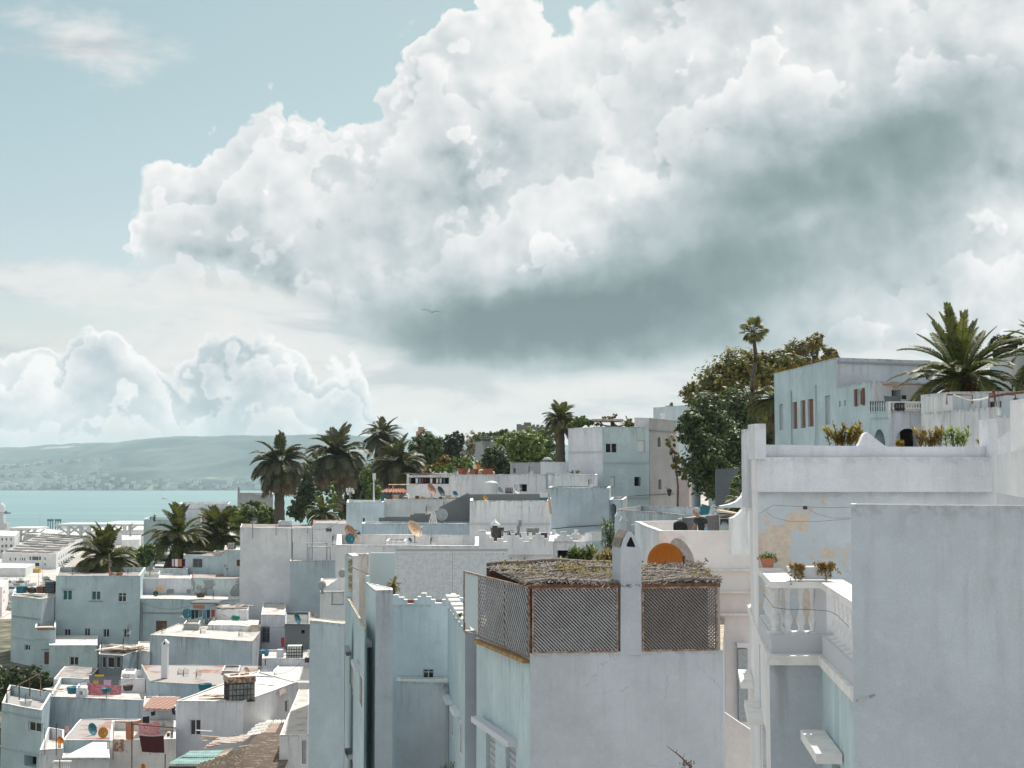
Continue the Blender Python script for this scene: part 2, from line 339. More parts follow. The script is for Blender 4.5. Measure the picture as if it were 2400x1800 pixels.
def leafmat(name, c, c2, trans=.25):
    trans = trans*1.35
    m, n, b = newmat(name)
    r = n.new('ShaderNodeNewGeometry').outputs['Random Per Island']
    tc = n.new('ShaderNodeTexCoord').outputs['Object']
    f = n.m('ADD', n.m('MULTIPLY', r, .55), n.m('MULTIPLY', n.noise(tc, .9, 3, .6), .6))
    col = n.mix(n.mr(f, .25, .85), c, c2)
    n.l.new(col, b.inputs['Base Color']); b.inputs['Roughness'].default_value = .5; b.inputs['Specular IOR Level'].default_value = .3
    t = n.new('ShaderNodeBsdfTranslucent'); n.l.new(n.mix(1., col, (1.1, 1.2, .6), 'MULTIPLY'), t.inputs[0])
    mx = n.new('ShaderNodeMixShader'); mx.inputs[0].default_value = trans
    n.l.new(b.outputs[0], mx.inputs[1]); n.l.new(t.outputs[0], mx.inputs[2])
    out = [x for x in n.n if x.type == 'OUTPUT_MATERIAL'][0]; n.l.new(mx.outputs[0], out.inputs[0])
    return m
leafmat('palm_green', (0.061, 0.074, 0.032), (0.175, 0.175, 0.061), .2)
leafmat('palm_dark', (0.052, 0.060, 0.038), (0.131, 0.131, 0.070), .15)
leafmat('palm_fresh', (.045, .055, .018), (.15, .15, .045), .25)
leafmat('palm_dead', (.10, .075, .045), (.24, .175, .10), .1)
leafmat('date_orange', (.35, .09, .02), (.45, .16, .04), .1)
leafmat('leaf_dark', (0.032, 0.049, 0.025), (0.079, 0.102, 0.042), .2)
leafmat('leaf_mid', (0.056, 0.096, 0.032), (0.149, 0.210, 0.061), .25)
leafmat('leaf_bright', (0.096, 0.158, 0.032), (0.280, 0.367, 0.088), .3)
leafmat('leaf_olive', (.10, .10, .028), (.34, .25, .065), .25)
leafmat('leaf_gold', (.13, .095, .012), (.34, .24, .04), .3)
leafmat('leaf_grey', (.12, .12, .085), (.28, .26, .21), .3)
leafmat('leaf_cypress', (0.021, 0.032, 0.019), (0.061, 0.074, 0.044), .1)
leafmat('flower_pale', (.55, .42, .38), (.68, .60, .52), .3)
leafmat('succulent', (.16, .11, .04), (.36, .24, .08), .3)
# ================================================================ object helpers
def tag(o, label=None, cat=None, group=None, kind=None):
    if cat and not kind: kind = 'thing'
    if label: o['label'] = label
    if cat: o['category'] = cat
    if group: o['group'] = group
    if kind: o['kind'] = kind
    return o
def empty(name, loc, label=None, cat=None, group=None, rz=0.):
    o = bpy.data.objects.new(name, None); COL.objects.link(o); o.location = loc; o.rotation_euler = (0, 0, rz)
    o.empty_display_size = .2
    return tag(o, label, cat, group)
class MB:
    """collects shapes in world metres; build() links them as one mesh object"""
    def __init__(s): s.v = []; s.f = []; s.uv = []; s.mi = []; s.sm = []
    def face(s, pts, uvs=None, mi=0, smooth=False):
        k = len(s.v); s.v += [tuple(p) for p in pts]; s.f.append(tuple(range(k, k+len(pts))))
        s.uv.append(uvs); s.mi.append(mi); s.sm.append(smooth)
    def box(s, c, sz, rot=None, mi=0):
        hx, hy, hz = sz[0]/2, sz[1]/2, sz[2]/2; c = Vector(c)
        q = []
        for dz in (-hz, hz):
            for dx, dy in ((-hx, -hy), (hx, -hy), (hx, hy), (-hx, hy)):
                p = Vector((dx, dy, dz)); q.append(c + (rot @ p if rot else p))
        for ix in ((3, 2, 1, 0), (4, 5, 6, 7), (0, 1, 5, 4), (1, 2, 6, 5), (2, 3, 7, 6), (3, 0, 4, 7)):
            s.face([q[i] for i in ix], mi=mi)
        return s
    def tube(s, pts, r, n=6, mi=0, cap=True, smooth=True):
        pts = [Vector(p) for p in pts]; rs = r if isinstance(r, (list, tuple)) else [r]*len(pts)
        rings = []
        up = Vector((0, 0, 1))
        for i, p in enumerate(pts):
            t = (pts[min(i+1, len(pts)-1)] - pts[max(i-1, 0)])
            t = t.normalized() if t.length > 1e-9 else up
            a = t.cross(up)
            a = t.cross(Vector((0, 1, 0))) if a.length < 1e-3 else a
            a.normalize(); b = t.cross(a)
            rings.append([p + (a*math.cos(2*math.pi*k/n)+b*math.sin(2*math.pi*k/n))*rs[i] for k in range(n)])
        for i in range(len(pts)-1):
            for k in range(n):
                s.face([rings[i][k], rings[i+1][k], rings[i+1][(k+1) % n], rings[i][(k+1) % n]][::-1], mi=mi, smooth=smooth)
        if cap:
            s.face(rings[0], mi=mi); s.face(rings[-1][::-1], mi=mi)
        return s
    def lathe(s, c, prof, n=12, mi=0, smooth=True, rot=None):
        c = Vector(c); ring = []
        for r, z in prof:
            ring.append([c + (rot @ Vector((r*math.cos(2*math.pi*k/n), r*math.sin(2*math.pi*k/n), z)) if rot else Vector((r*math.cos(2*math.pi*k/n), r*math.sin(2*math.pi*k/n), z))) for k in range(n)])
        for i in range(len(prof)-1):
            for k in range(n): s.face([ring[i][k], ring[i][(k+1) % n], ring[i+1][(k+1) % n], ring[i+1][k]], mi=mi, smooth=smooth)
        return s
    def prism(s, outline, a, b, mi=0, uvf=None, mi_side=None):
        """outline: points of the front face; extruded by the vector b-a"""
        d = Vector(b)-Vector(a); o = [Vector(p) for p in outline]
        bm = bmesh.new(); vs = [bm.verts.new(p) for p in o]; f = bm.faces.new(vs); f.normal_update()
        tri = bmesh.ops.triangulate(bm, faces=[f])['faces']
        for t in tri:
            pts = [v.co.copy() for v in t.verts]
            s.face(pts, [uvf(p) for p in pts] if uvf else None, mi)
            s.face([p+d for p in pts][::-1], [uvf(p) for p in pts][::-1] if uvf else None, mi)
        bm.free()
        for i in range(len(o)):
            p, q = o[i], o[(i+1) % len(o)]
            s.face([p, p+d, q+d, q], [uvf(p), uvf(p), uvf(q), uvf(q)] if uvf else None, mi if mi_side is None else mi_side)
        return s
    def build(s, name, mats, parent=None, origin=None, fixn=False):
        if not isinstance(mats, (list, tuple)): mats = [mats]
        org = Vector(origin) if origin is not None else (Vector(parent.matrix_world.translation) if parent is not None and parent.parent is None and parent.type == 'EMPTY' and False else None)
        me = bpy.data.meshes.new(name)
        base = WL(parent) if parent is not None else Matrix()
        if org is None and parent is None and s.v:
            org = Vector(s.v[0])
        T = Matrix.Translation(org) if (org is not None and parent is None) else base
        inv = T.inverted()
        me.from_pydata([inv @ Vector(p) for p in s.v], [], s.f)
        for m in mats: me.materials.append(MATS[m] if isinstance(m, str) else m)
        me.polygons.foreach_set('material_index', s.mi)
        me.polygons.foreach_set('use_smooth', s.sm)
        if any(u is not None for u in s.uv):
            ul = me.uv_layers.new(name='UVMap'); flat = []
            for f, u in zip(s.f, s.uv):
                for k in range(len(f)): flat += list(u[k]) if u else [0., 50.]
            ul.data.foreach_set('uv', flat)
        if fixn or len(s.v) < 9000:
            bm = bmesh.new(); bm.from_mesh(me); bmesh.ops.remove_doubles(bm, verts=bm.verts, dist=1e-4)
            if fixn: bmesh.ops.recalc_face_normals(bm, faces=bm.faces)
            bm.to_mesh(me); bm.free()
        me.update()
        o = bpy.data.objects.new(name, me); COL.objects.link(o)
        if parent is not None: o.parent = parent
        else: o.location = org if org is not None else (0, 0, 0)
        return o
def WL(o):
    """world matrix without waiting for the depsgraph"""
    m = Matrix.LocRotScale(o.location, o.rotation_euler, o.scale)
    return (WL(o.parent) @ m) if o.parent else m
def copy_tree(o, parent=None):
    c = o.copy(); COL.objects.link(c); c.parent = parent
    for ch in list(o.children): copy_tree(ch, c)
    return c
# ---------------------------------------------------------------- planes and walls
class Plane:
    """upright plane through two ground points"""
    def __init__(s, a, b):
        s.a = Vector((a[0], a[1])); s.b = Vector((b[0], b[1])); d = s.b-s.a; s.len = d.length; s.d = d.normalized(); s.n = Vector((s.d.y, -s.d.x))
    def px(s, u, v):
        r = ray(u, v); k = s.a.dot(s.n)/(r.x*s.n.x+r.y*s.n.y)
        q = Vector((r.x*k, r.y*k)); return (q-s.a).dot(s.d), ZC+r.z*k
    def w(s, t, z, out=0.): q = s.a+s.d*t+s.n*out; return Vector((q.x, q.y, z))
def gx(u, Y, v=1200): return (P(u, v, Y).x, Y)
def window(pl, s0, s1, z0, z1, kind, parent, dep=.16):
    w, h = s1-s0, z1-z0; fr = min(.07, w*.09)
    def bar(mb, a, b, c, d, o0, o1):     # a box on the wall plane
        pts = [pl.w(a, c, o0), pl.w(b, c, o0), pl.w(b, d, o0), pl.w(a, d, o0)]
        mb.prism(pts, pl.w(0, 0, o0), pl.w(0, 0, o1))
    if kind == 'void':
        mb = MB(); bar(mb, s0, s1, z0, z1, -.7, -.72); return mb.build('opening_back', 'void', parent)
    if kind in ('panel_grey', 'panel_brown', 'panel_white', 'panel_green'):
        mb = MB(); bar(mb, s0+.02, s1-.02, z0+.02, z1-.02, -dep+.04, -dep)
        nb = max(3, int(h/.16))
        for k in range(nb): bar(mb, s0+.06, s1-.06, z0+h*(k+.15)/nb, z0+h*(k+.7)/nb, -dep+.065, -dep+.04)
        return mb.build('shutter', {'panel_grey': 'shutter_grey', 'panel_brown': 'shutter_brown', 'panel_white': 'frame_white', 'panel_green': 'plastic_green'}[kind], parent)
    gl = {'win_teal': 'glass_teal'}.get(kind, 'glass_dark'); fm = 'frame_grey' if kind == 'win_bars' else 'frame_white'
    mb = MB()
    for a, b, c, d in ((s0, s0+fr, z0, z1), (s1-fr, s1, z0, z1), (s0+fr, s1-fr, z0, z0+fr), (s0+fr, s1-fr, z1-fr, z1)): bar(mb, a, b, c, d, -dep+.05, -dep)
    mid = (s0+s1)/2
    if kind != 'glass' and w > .35: bar(mb, mid-fr/2, mid+fr/2, z0+fr, z1-fr, -dep+.045, -dep)
    if kind == 'win4': bar(mb, s0+fr, s1-fr, (z0+z1)/2+h*.12, (z0+z1)/2+h*.12+fr*.8, -dep+.04, -dep)
    if kind == 'win_bars':
        k = s0
        while k < s1: bar(mb, k, k+.02, z0, z1, .03, .01); k += .14
        k = z0
        while k < z1: bar(mb, s0, s1, k, k+.02, .05, .03); k += .3
    w_ = mb.build('window', fm, parent)
    pb = MB(); bar(pb, s0+fr*.5, s1-fr*.5, z0+fr*.5, z1-fr*.5, -dep+.012, -dep-.01); pb.build('pane', gl, w_)
    if kind in ('shut_open',):
        for a, b in ((s0-w*.42, s0-.02), (s1+.02, s1+w*.42)):
            sb = MB(); bar(sb, a, b, z0, z1, .05, .01)
            for k in range(10): bar(sb, a+.03, b-.03, z0+h*(k+.15)/10, z0+h*(k+.75)/10, .07, .05)
            sb.build('shutter', 'shutter_brown', w_)
    return w_
def wallface(mb, pl, s0, s1, zt, zb, ops, mi=0, dep=.16, out=0., capz=None):
    """one wall face with real openings; ops = (s0,s1,z0,z1,kind)"""
    nc = max(1, int(math.ceil((s1-s0)/1.1)))
    xs = sorted({s0, s1} | {s0+(s1-s0)*k/nc for k in range(1, nc)} | {min(max(o[k], s0), s1) for o in ops for k in (0, 1)}); zs = sorted({zb, zt, zt-.25} | {zt-1.8*k for k in range(1, 7) if zt-1.8*k > zb} | {min(max(o[k], zb), zt) for o in ops for k in (2, 3)})
    uv = lambda s_, z_: (s_, zt-z_)
    for i in range(len(xs)-1):
        for j in range(len(zs)-1):
            a, b, c, d = xs[i], xs[i+1], zs[j], zs[j+1]
            if b-a < 1e-5 or d-c < 1e-5: continue
            cx, cz = (a+b)/2, (c+d)/2
            if any(o[0] < cx < o[1] and o[2] < cz < o[3] for o in ops): continue
            mb.face([pl.w(a, c, out), pl.w(b, c, out), pl.w(b, d, out), pl.w(a, d, out)], [uv(a, c), uv(b, c), uv(b, d), uv(a, d)], mi)
    for o in ops:
        a, b, c, d = o[:4]; kd = o[4]; r = .7 if kd in ('void', 'arch') else dep
        for p, q in (((a, c), (b, c)), ((b, c), (b, d)), ((b, d), (a, d)), ((a, d), (a, c))):
            mb.face([pl.w(*q, out), pl.w(*p, out), pl.w(*p, out-r), pl.w(*q, out-r)], [uv(*q), uv(*p), uv(*p), uv(*q)], mi)
        if kd == 'arch':
            rr = (b-a)/2; m_ = (a+b)/2; N = 8; hh = min(rr, d-c)
            for sgn in (-1, 1):
                arc = [(m_+sgn*rr*math.cos(t*math.pi/2/N), d-hh+hh*math.sin(t*math.pi/2/N)) for t in range(N+1)]
                cn = (m_+sgn*rr, d)
                for t in range(N):
                    tri = [cn, arc[t], arc[t+1]] if sgn > 0 else [cn, arc[t+1], arc[t]]
                    mb.face([pl.w(*p, out-.004) for p in tri], [uv(*p) for p in tri], mi)
def footpts(foot, v):
    return [Vector(gx(p[0], p[1], v)) if not isinstance(p, Vector) else p for p in foot]
def house(name, label, foot, v, ref=0, m='white', fm=None, dep=.16, par=(.45, .18), roof='roof_white', wins=None, drop=26., cat='house', group=None, cap='cap_white', ledges=(), zt=None, parent=None, capw=0.):
    """block with parapet: foot = (photo column, distance) corners, front-left first, counter-clockwise from above;
    v = photo row of the top at corner ref; wins = {face: [(u0,v0,u1,v1,kind)]}"""
    ft = footpts(foot, v); n = len(ft)
    if zt is None: zt = P(foot[ref][0], v, foot[ref][1]).z
    zb = zt-drop
    c = sum(ft, Vector((0, 0)))/n
    root = empty(name, (c.x, c.y, zb), label, cat, group) if parent is None else parent
    mats = [m]; fm = fm or {}; wins = wins or {}  # fm sets single faces; sky tint and bounced light are partly painted in
    for q in fm.values():
        if q not in mats: mats.append(q)
    mats += [cap]
    mb = MB(); ph, pt = par
    planes = [Plane(ft[i], ft[(i+1) % n]) for i in range(n)]
    for i, pl in enumerate(planes):
        ops = []
        for (u0, v0, u1, v1, kd) in wins.get(i, []):
            a, z1 = pl.px(u0, v0); b, z0 = pl.px(u1, v1); z1b = pl.px(u1, v0)[1]; z1 = (z1+z1b)/2; z0 = (z0+pl.px(u0, v1)[1])/2
            ops.append((max(a, .02), min(b, pl.len-.02), z0, min(z1, zt-.02), kd))
        wallface(mb, pl, 0, pl.len, zt, zb, ops, mats.index(fm.get(i, m)), dep)
        for o in ops:
            if o[4] == 'arch': window(pl, o[0], o[1], o[2], o[3], 'void', root)
            else: window(pl, *o, root, dep)
        for lv, lu0, lu1 in [q[1:] for q in ledges if q[0] == i]:
            a, z = pl.px(lu0, lv); b, _ = pl.px(lu1, lv)
            lb = MB(); lb.prism([pl.w(a, z-.05, .0), pl.w(b, z-.05, .0), pl.w(b, z+.05, .0), pl.w(a, z+.05, .0)], pl.w(0, 0, 0), pl.w(0, 0, .09)); lb.build('ledge', m if i not in fm else fm[i], root)
    # inner ring
    inn = []
    for i in range(n):
        a, b, d = ft[i-1], ft[i], ft[(i+1) % n]
        e1 = (b-a).normalized(); e2 = (d-b).normalized(); n1 = Vector((-e1.y, e1.x)); n2 = Vector((-e2.y, e2.x))
        bis = (n1+n2); k = bis.length
        bis = bis.normalized()/max(.35, (bis.normalized().dot(n1))) if k > 1e-6 else n1
        inn.append(b+bis*pt)
    ci = len(mats)-1
    for i in range(n):
        j = (i+1) % n
        A, B, C_, D = ft[i], ft[j], inn[j], inn[i]
        L = (B-A).length; nc = max(1, int(math.ceil(L/1.1)))
        for k in range(nc):
            a, b, c2, d = A.lerp(B, k/nc), A.lerp(B, (k+1)/nc), D.lerp(C_, (k+1)/nc), D.lerp(C_, k/nc); e0, e1 = L*k/nc, L*(k+1)/nc
            mb.face([(a.x, a.y, zt), (b.x, b.y, zt), (c2.x, c2.y, zt), (d.x, d.y, zt)], [(0, 3)]*4, ci)
            mb.face([(c2.x, c2.y, zt), (c2.x, c2.y, zt-ph), (d.x, d.y, zt-ph), (d.x, d.y, zt)], [(e1, 0), (e1, ph), (e0, ph), (e0, 0)], mats.index(fm.get(i, m)))
    am = min(.075, max(.018, c.y*.0005)); jit = []       # hand made walls: faintly wavy faces and tops
    for p in mb.v:
        q = noise.noise_vector(Vector((p[0]*.55, p[1]*.55, p[2]*.4))); q2 = noise.noise((p[0]*1.9, p[1]*1.9, 3.))
        tz_ = (q.z*.7+q2*.5) if abs(p[2]-zt) < .01 else 0.
        jit.append((p[0]+q.x*am*.5, p[1]+q.y*am*.5, p[2]+tz_*am))
    mb.v = jit
    mb.build('wall', mats, root)
    rb = MB(); q = [(p.x, p.y, zt-ph) for p in inn]; rb.face(q); rb.build('roof', roof, root)
    root['ztop'] = zt
    return root
def cutwall(name, label, A, B, pts, th, m, cat='wall', parent=None, group=None, back=True, side=None):
    """a wall with a stepped or sloping top: its outline is given in photo pixels on the upright plane through A, B"""
    a = gx(A[0], A[1]); b = gx(B[0], B[1]); pl = Plane(a, b)
    q = [pl.px(u, v) for u, v in pts]; zt = max(z for _, z in q)
    W3 = [pl.w(s_, z) for s_, z in q]
    ctr = pl.w(sum(s_ for s_, _ in q)/len(q), min(z for _, z in q))
    mb = MB(); uvf = lambda p: ((Vector((p.x, p.y))-pl.a).dot(pl.d), max(0., zt-p.z))
    mb.prism(W3, pl.w(0, 0, 0), pl.w(0, 0, -th), 0, uvf, mi_side=1)
    mats = [m, side or 'cap_white']
    if parent is not None: return mb.build(name, mats, parent, fixn=True), pl
    o = mb.build(name, mats, None, origin=ctr, fixn=True); tag(o, label, cat, group); return o, pl
def block(name, mb_or, m, parent=None, label=None, cat=None, group=None, kind=None):
    o = mb_or.build(name, m, parent); tag(o, label, cat, group, kind); return o
def pxbox(mb, u0, v0, u1, v1, Y, dy, mi=0):
    a = P(u0, v1, Y); b = P(u1, v0, Y); mb.box(((a.x+b.x)/2, Y+dy/2, (a.z+b.z)/2), (abs(b.x-a.x), dy, abs(b.z-a.z)), mi=mi); return mb
# ================================================================ land, sea and hills
def interp(pts, x):
    if x <= pts[0][0]: return pts[0][1]
    for (a, b), (c, d) in zip(pts, pts[1:]):
        if x <= c: t = (x-a)/(c-a); t = t*t*(3-2*t); return b+(d-b)*t
    return pts[-1][1]
def sstep(a, b, x): t = min(1, max(0, (x-a)/(b-a))); return t*t*(3-2*t)
def grid_mesh(name, xs, ys, zf, m, kind='structure', smooth=True):
    vs = [(x, y, zf(x, y)) for y in ys for x in xs]; nx = len(xs)
    fs = [(j*nx+i, j*nx+i+1, (j+1)*nx+i+1, (j+1)*nx+i) for j in range(len(ys)-1) for i in range(nx-1)]
    me = bpy.data.meshes.new(name); me.from_pydata(vs, [], fs); me.materials.append(MATS[m])
    me.polygons.foreach_set('use_smooth', [smooth]*len(fs)); o = bpy.data.objects.new(name, me); COL.objects.link(o); tag(o, kind=kind); return o
def lin(a, b, n): return [a+(b-a)*k/(n-1) for k in range(n)]
# water
m, n, b = newmat('water')
tc = n.new('ShaderNodeTexCoord').outputs['Object']
big = n.noise(n.vm('MULTIPLY', tc, (.0012, .006, 1)), 1., 5, .6)
n.l.new(n.mix(n.mr(big, .35, .65), (.085, .185, .195), (.13, .245, .255)), b.inputs['Base Color'])
b.inputs['Roughness'].default_value = .38; b.inputs['Specular IOR Level'].default_value = .35
rip = n.noise(n.vm('MULTIPLY', tc, (.06, .16, 1)), 1., 8, .7)
bump(n, b, rip, .8, 1.2)
wat = grid_mesh('water', lin(-9000, 9000, 3), lin(-2500, 12000, 3), lambda x, y: 0., 'water')
# ground
m, n, b = newmat('ground')
tc = n.new('ShaderNodeTexCoord').outputs['Object']
sp = n.new('ShaderNodeSeparateXYZ'); n.l.new(tc, sp.inputs[0])
g1 = n.noise(tc, .05, 8, .65)
pav = n.mix(n.mr(g1, .4, .6), (.50, .44, .38), (.38, .34, .30))
grn = n.mix(n.mr(n.noise(tc, .5, 6, .7), .4, .62), (.05, .06, .03), (.20, .18, .13))
n.l.new(n.mix(n.m('MULTIPLY', n.mr(sp.outputs[2], 4.5, 6.), n.mr(sp.outputs[0], -20., -30.)), pav, grn), b.inputs['Base Color']); b.inputs['Roughness'].default_value = .95
def gz(x, y):
    st = 190+max(0, x+40)*2.2; t = sstep(st, st+190, y)
    base = 2+40*(1-t)
    if y < 100: base = min(base, 34)
    rise = sstep(-10, 60, x)*22*(1-sstep(330, 800, y))
    z = base+rise*.75
    z += 1.2*noise.noise((x*.03, y*.03, 0))*(1-t)
    shore = sstep(1560, 1620, y)
    return z*(1-shore)-3*shore
grid_mesh('ground', lin(-620, 900, 120), lin(-400, 1640, 150), gz, 'ground')
# far hills across the bay
m, n, b = newmat('hill_cover')
tc = n.new('ShaderNodeTexCoord').outputs['Object']
h1 = n.noise(n.vm('MULTIPLY', tc, (.0022, .0011, .004)), 1., 9, .66, .6)
h2 = n.noise(tc, .012, 6, .7)
col = n.mix(n.mr(h1, .40, .60), (.010, .028, .036), (.07, .10, .095))
col = n.mix(n.m('MULTIPLY', n.mr(h1, .57, .66), .8), col, (.36, .33, .22))
col = n.mix(n.m('MULTIPLY', n.mr(h2, .5, .66), .55), col, (.025, .045, .03))
col = n.mix(n.m('MULTIPLY', n.mr(n.voro(tc, .009, 1.), .0, .22, 1., 0.), .35), col, (.40, .38, .32))
n.l.new(col, b.inputs['Base Color']); b.inputs['Roughness'].default_value = 1.
RID = [ # distance, half-depth, skyline in photo pixels
    (7600, 1500, [(-900, 1062), (-300, 1060), (0, 1052), (60, 1052), (130, 1049), (200, 1043), (280, 1042), (330, 1034), (420, 1029), (500, 1030), (600, 1027), (700, 1024), (900, 1030), (1300, 1050), (2600, 1060)]),
    (6700, 900, [(-900, 1100), (0, 1090), (120, 1082), (260, 1066), (380, 1055), (450, 1050), (560, 1034), (640, 1024), (720, 1021), (800, 1021), (870, 1027), (960, 1034), (1200, 1050), (1600, 1070), (2600, 1085)]),
    (5900, 430, [(-900, 1140), (0, 1120), (100, 1112), (180, 1118), (300, 1100), (400, 1102), (500, 1092), (600, 1075), (700, 1068), (900, 1075), (1300, 1090), (2600, 1110)]),
    (5450, 190, [(-900, 1144), (60, 1143), (150, 1136), (215, 1118), (300, 1106), (360, 1108), (430, 1122), (520, 1126), (580, 1118), (700, 1105), (900, 1110), (2600, 1130)])]
def hz(x, y):
    u = 1200+F*x/y; z = 0.
    for d, hd, prof in RID:
        uu = 1200+F*x/d; top = ZC+(1110-interp(prof, uu))*d/F
        k = max(0, 1-((y-d)/(hd if y < d else hd*1.8))**2) if abs(y-d) < 4*hd else 0
        z = max(z, top*k**.9)
    sh = sstep(5160, 5330, y)
    z = z*(1-.0)+ sh*6
    amp = min(1, z/60)
    z += amp*(14*noise.fractal((x*.0016, y*.0016, 0), 1., 2.1, 6)+5*noise.noise((x*.012, y*.012, 3.)))
    return z*sh-4*(1-sh)
grid_mesh('hills', lin(-4600, 3600, 400), lin(5120, 9200, 170), hz, 'hill_cover')
# haze: one closed box of even air round everything
hb = MB(); hb.box((0, 3600, 119.0), (19000, 12800, 244)); ho = hb.build('haze', [], None, origin=(0, 3600, 119.0)); tag(ho, kind='stuff')
hm = bpy.data.materials.new('haze_air'); hm.use_nodes = True; hn = NT(hm.node_tree); hn.n.clear()
pv = hn.new('ShaderNodeVolumePrincipled'); pv.inputs['Color'].default_value = (.72, .92, 1.0, 1); pv.inputs['Density'].default_value = HAZE
pv.inputs['Anisotropy'].default_value = .25
hout = hn.new('ShaderNodeOutputMaterial'); hn.l.new(pv.outputs[0], hout.inputs['Volume']); ho.data.materials.append(hm)
# ---------------------------------------------------------------- far town over the bay (too far to tell apart)
rng = random.Random(3)
ft = MB()
for k in range(620):
    u = rng.choice([rng.gauss(20, 45), rng.gauss(60, 40), rng.uniform(-60, 260), rng.gauss(30, 30)])
    d = rng.choice([5300, 5350, 5420, 5500, 5700, 5950, 6200])+rng.uniform(-30, 30)
    if k % 7 == 0: u = rng.uniform(-50, 620); d = rng.uniform(5260, 5330)
    x = (u-1200)/F*d; z = hz(x, d); w = rng.uniform(8, 22); h = rng.uniform(5, 14)
    ft.box((x, d, z+h/2-2), (w, w, h+4), mi=rng.choice([0, 0, 1]))
o = ft.build('far_town', ['haze_white', 'cement_light'], None, origin=(0, 5400, 0)); tag(o, kind='stuff')
# a pale track down the hillside
# ---------------------------------------------------------------- harbour
def flat(name, pts, z, m, th=.02, kind='structure', **k):
    mb = MB(); q = [(P(u, v, 100).x*1., 0, 0) for u, v in pts]
    w3 = []
    for u, v in pts:
        d = ray(u, v); t = (z-ZC)/d.z; w3.append((d.x*t, d.y*t, z))
    mb.face(w3); o = mb.build(name, m, None, origin=w3[0]); tag(o, kind=kind, **k); return o
surf('asphalt', (.40, .36, .33), (.33, .30, .27), .05, .9, .6, bmp=0)
surf('kerb', (.62, .58, .52), None, .5, .9, .3, bmp=0)
surf('quay', (.55, .50, .45), (.42, .39, .36), .03, .9, .7, bmp=0)
surf('lawn', (.12, .15, .035), (.26, .24, .07), .35, .95, 1., bmp=0)
flat('quay', [(-60, 1560), (110, 1420), (560, 1290), (560, 1243), (-60, 1243)], 2.3, 'quay')
flat('road', [(70, 1420), (120, 1420), (215, 1305), (330, 1262), (320, 1258), (180, 1302)], 2.5, 'asphalt')
flat('pavement', [(-60, 1590), (30, 1512), (30, 1435), (-60, 1490)], 2.6, 'quay')
flat('lawn', [(-60, 1640), (60, 1550), (60, 1506), (-60, 1532)], 2.9, 'lawn')
for (du, nm) in ((0, 'kerb'), ):
    mb = MB()
    for (u0, v0), (u1, v1) in (((118, 1420), (213, 1305)), ((213, 1305), (328, 1262)), ((66, 1420), (176, 1302)), ((-60, 1480), (30, 1432))):
        a = ray(u0, v0); b_ = ray(u1, v1); ta = (2.6-ZC)/a.z; tb = (2.6-ZC)/b_.z
        pa = Vector((a.x*ta, a.y*ta, 2.55)); pb = Vector((b_.x*tb, b_.y*tb, 2.55)); d = (pb-pa); L = d.length
        mb.box((pa+pb)/2, (L, .5, .15), Matrix.Rotation(math.atan2(d.y, d.x), 3, 'Z'))
    tag(mb.build('kerb', 'kerb', None), kind='structure')
def Yat(v, z=2.3): d = ray(1200, v); return (z-ZC)/d.z*d.y
# long warehouse with roof lights
def grnd(u, v, z=2.3): d = ray(u, v); t = (z-ZC)/d.z; return Vector((d.x*t, d.y*t))
def hb_house(name, label, quad, h, m='haze_white', roof='roof_clean', wins=None, cat='building', par=(.3, .3)):
    """quad: photo pixels of the four ground corners"""
    ft_ = [grnd(u, v) for u, v in quad]
    return house(name, label, ft_, 0, m=m, roof=roof, zt=2.3+h, drop=h+1, par=par, cat=cat, wins=wins)
def wrow(u0, u1, n_, v0, v1, w, kd='glass', dv=0.):
    return [(u0+(u1-u0)*k/(n_-1 or 1), v0+dv*k/(n_-1 or 1), u0+(u1-u0)*k/(n_-1 or 1)+w, v1+dv*k/(n_-1 or 1), kd) for k in range(n_)]
wh = hb_house('warehouse', 'long white quayside warehouse with rows of flat roof lights', [(4, 1330), (131, 1334), (201, 1285), (100, 1275)], 9.4, roof='roof_grey',
    wins={0: [(22, 1307, 25, 1314, 'glass'), (34, 1307, 38, 1314, 'glass'), (46, 1307, 48, 1314, 'glass'), (51, 1307, 54, 1314, 'glass'), (56, 1307, 59, 1314, 'glass'), (69, 1304, 73, 1313, 'glass'), (75, 1304, 90, 1313, 'glass'), (91, 1304, 96, 1313, 'glass'), (104, 1307, 107, 1313, 'glass'), (75, 1319, 92, 1327, 'void'), (69, 1319, 72, 1325, 'glass'), (104, 1320, 107, 1326, 'glass')],
          1: [(137+k*5.5, 1305-k*3.3, 139.5+k*5.5, 1313-k*3.4, 'glass') for k in range(11)]+[(137+k*5.5, 1319-k*3.3, 140+k*5.5, 1325-k*3.4, 'glass') for k in range(11)]})
zt = wh['ztop']
for r in range(9):
    for c in range(3):
        t = (r+.5)/9; s_ = (c+.55+(.2 if r % 2 else 0))/3.4
        p = grnd(4, 1330).lerp(grnd(100, 1275), t); q = grnd(131, 1334).lerp(grnd(201, 1285), t); w_ = p.lerp(q, s_)
        mb = MB(); rot = Matrix.Rotation(math.atan2((q-p).y, (q-p).x), 3, 'Z')
        mb.box((w_.x, w_.y, zt+.35), ((q-p).length*.22, 4.2, 1.0), rot); mb.build('roof_light', 'roof_white' if (r+c) % 3 else 'cement_light', wh)
hb_house('harbour_office', 'white three storey harbour block with small windows and blue base', [(-40, 1305), (33, 1308), (45, 1292), (-10, 1288)], 15.5,
    wins={0: [(3, 1261, 7, 1267, 'glass'), (13, 1261, 17, 1267, 'glass'), (24, 1261, 28, 1267, 'glass'), (3, 1277, 8, 1283, 'glass'), (12, 1276, 17, 1283, 'glass'), (23, 1276, 29, 1283, 'glass'), (2, 1289, 7, 1296, 'glass'), (20, 1289, 30, 1296, 'win_teal')]})
hb_house('harbour_shed', 'low white shed with flat roof beside the parked boats', [(-40, 1352), (60, 1352), (82, 1340), (-20, 1338)], 5.2)
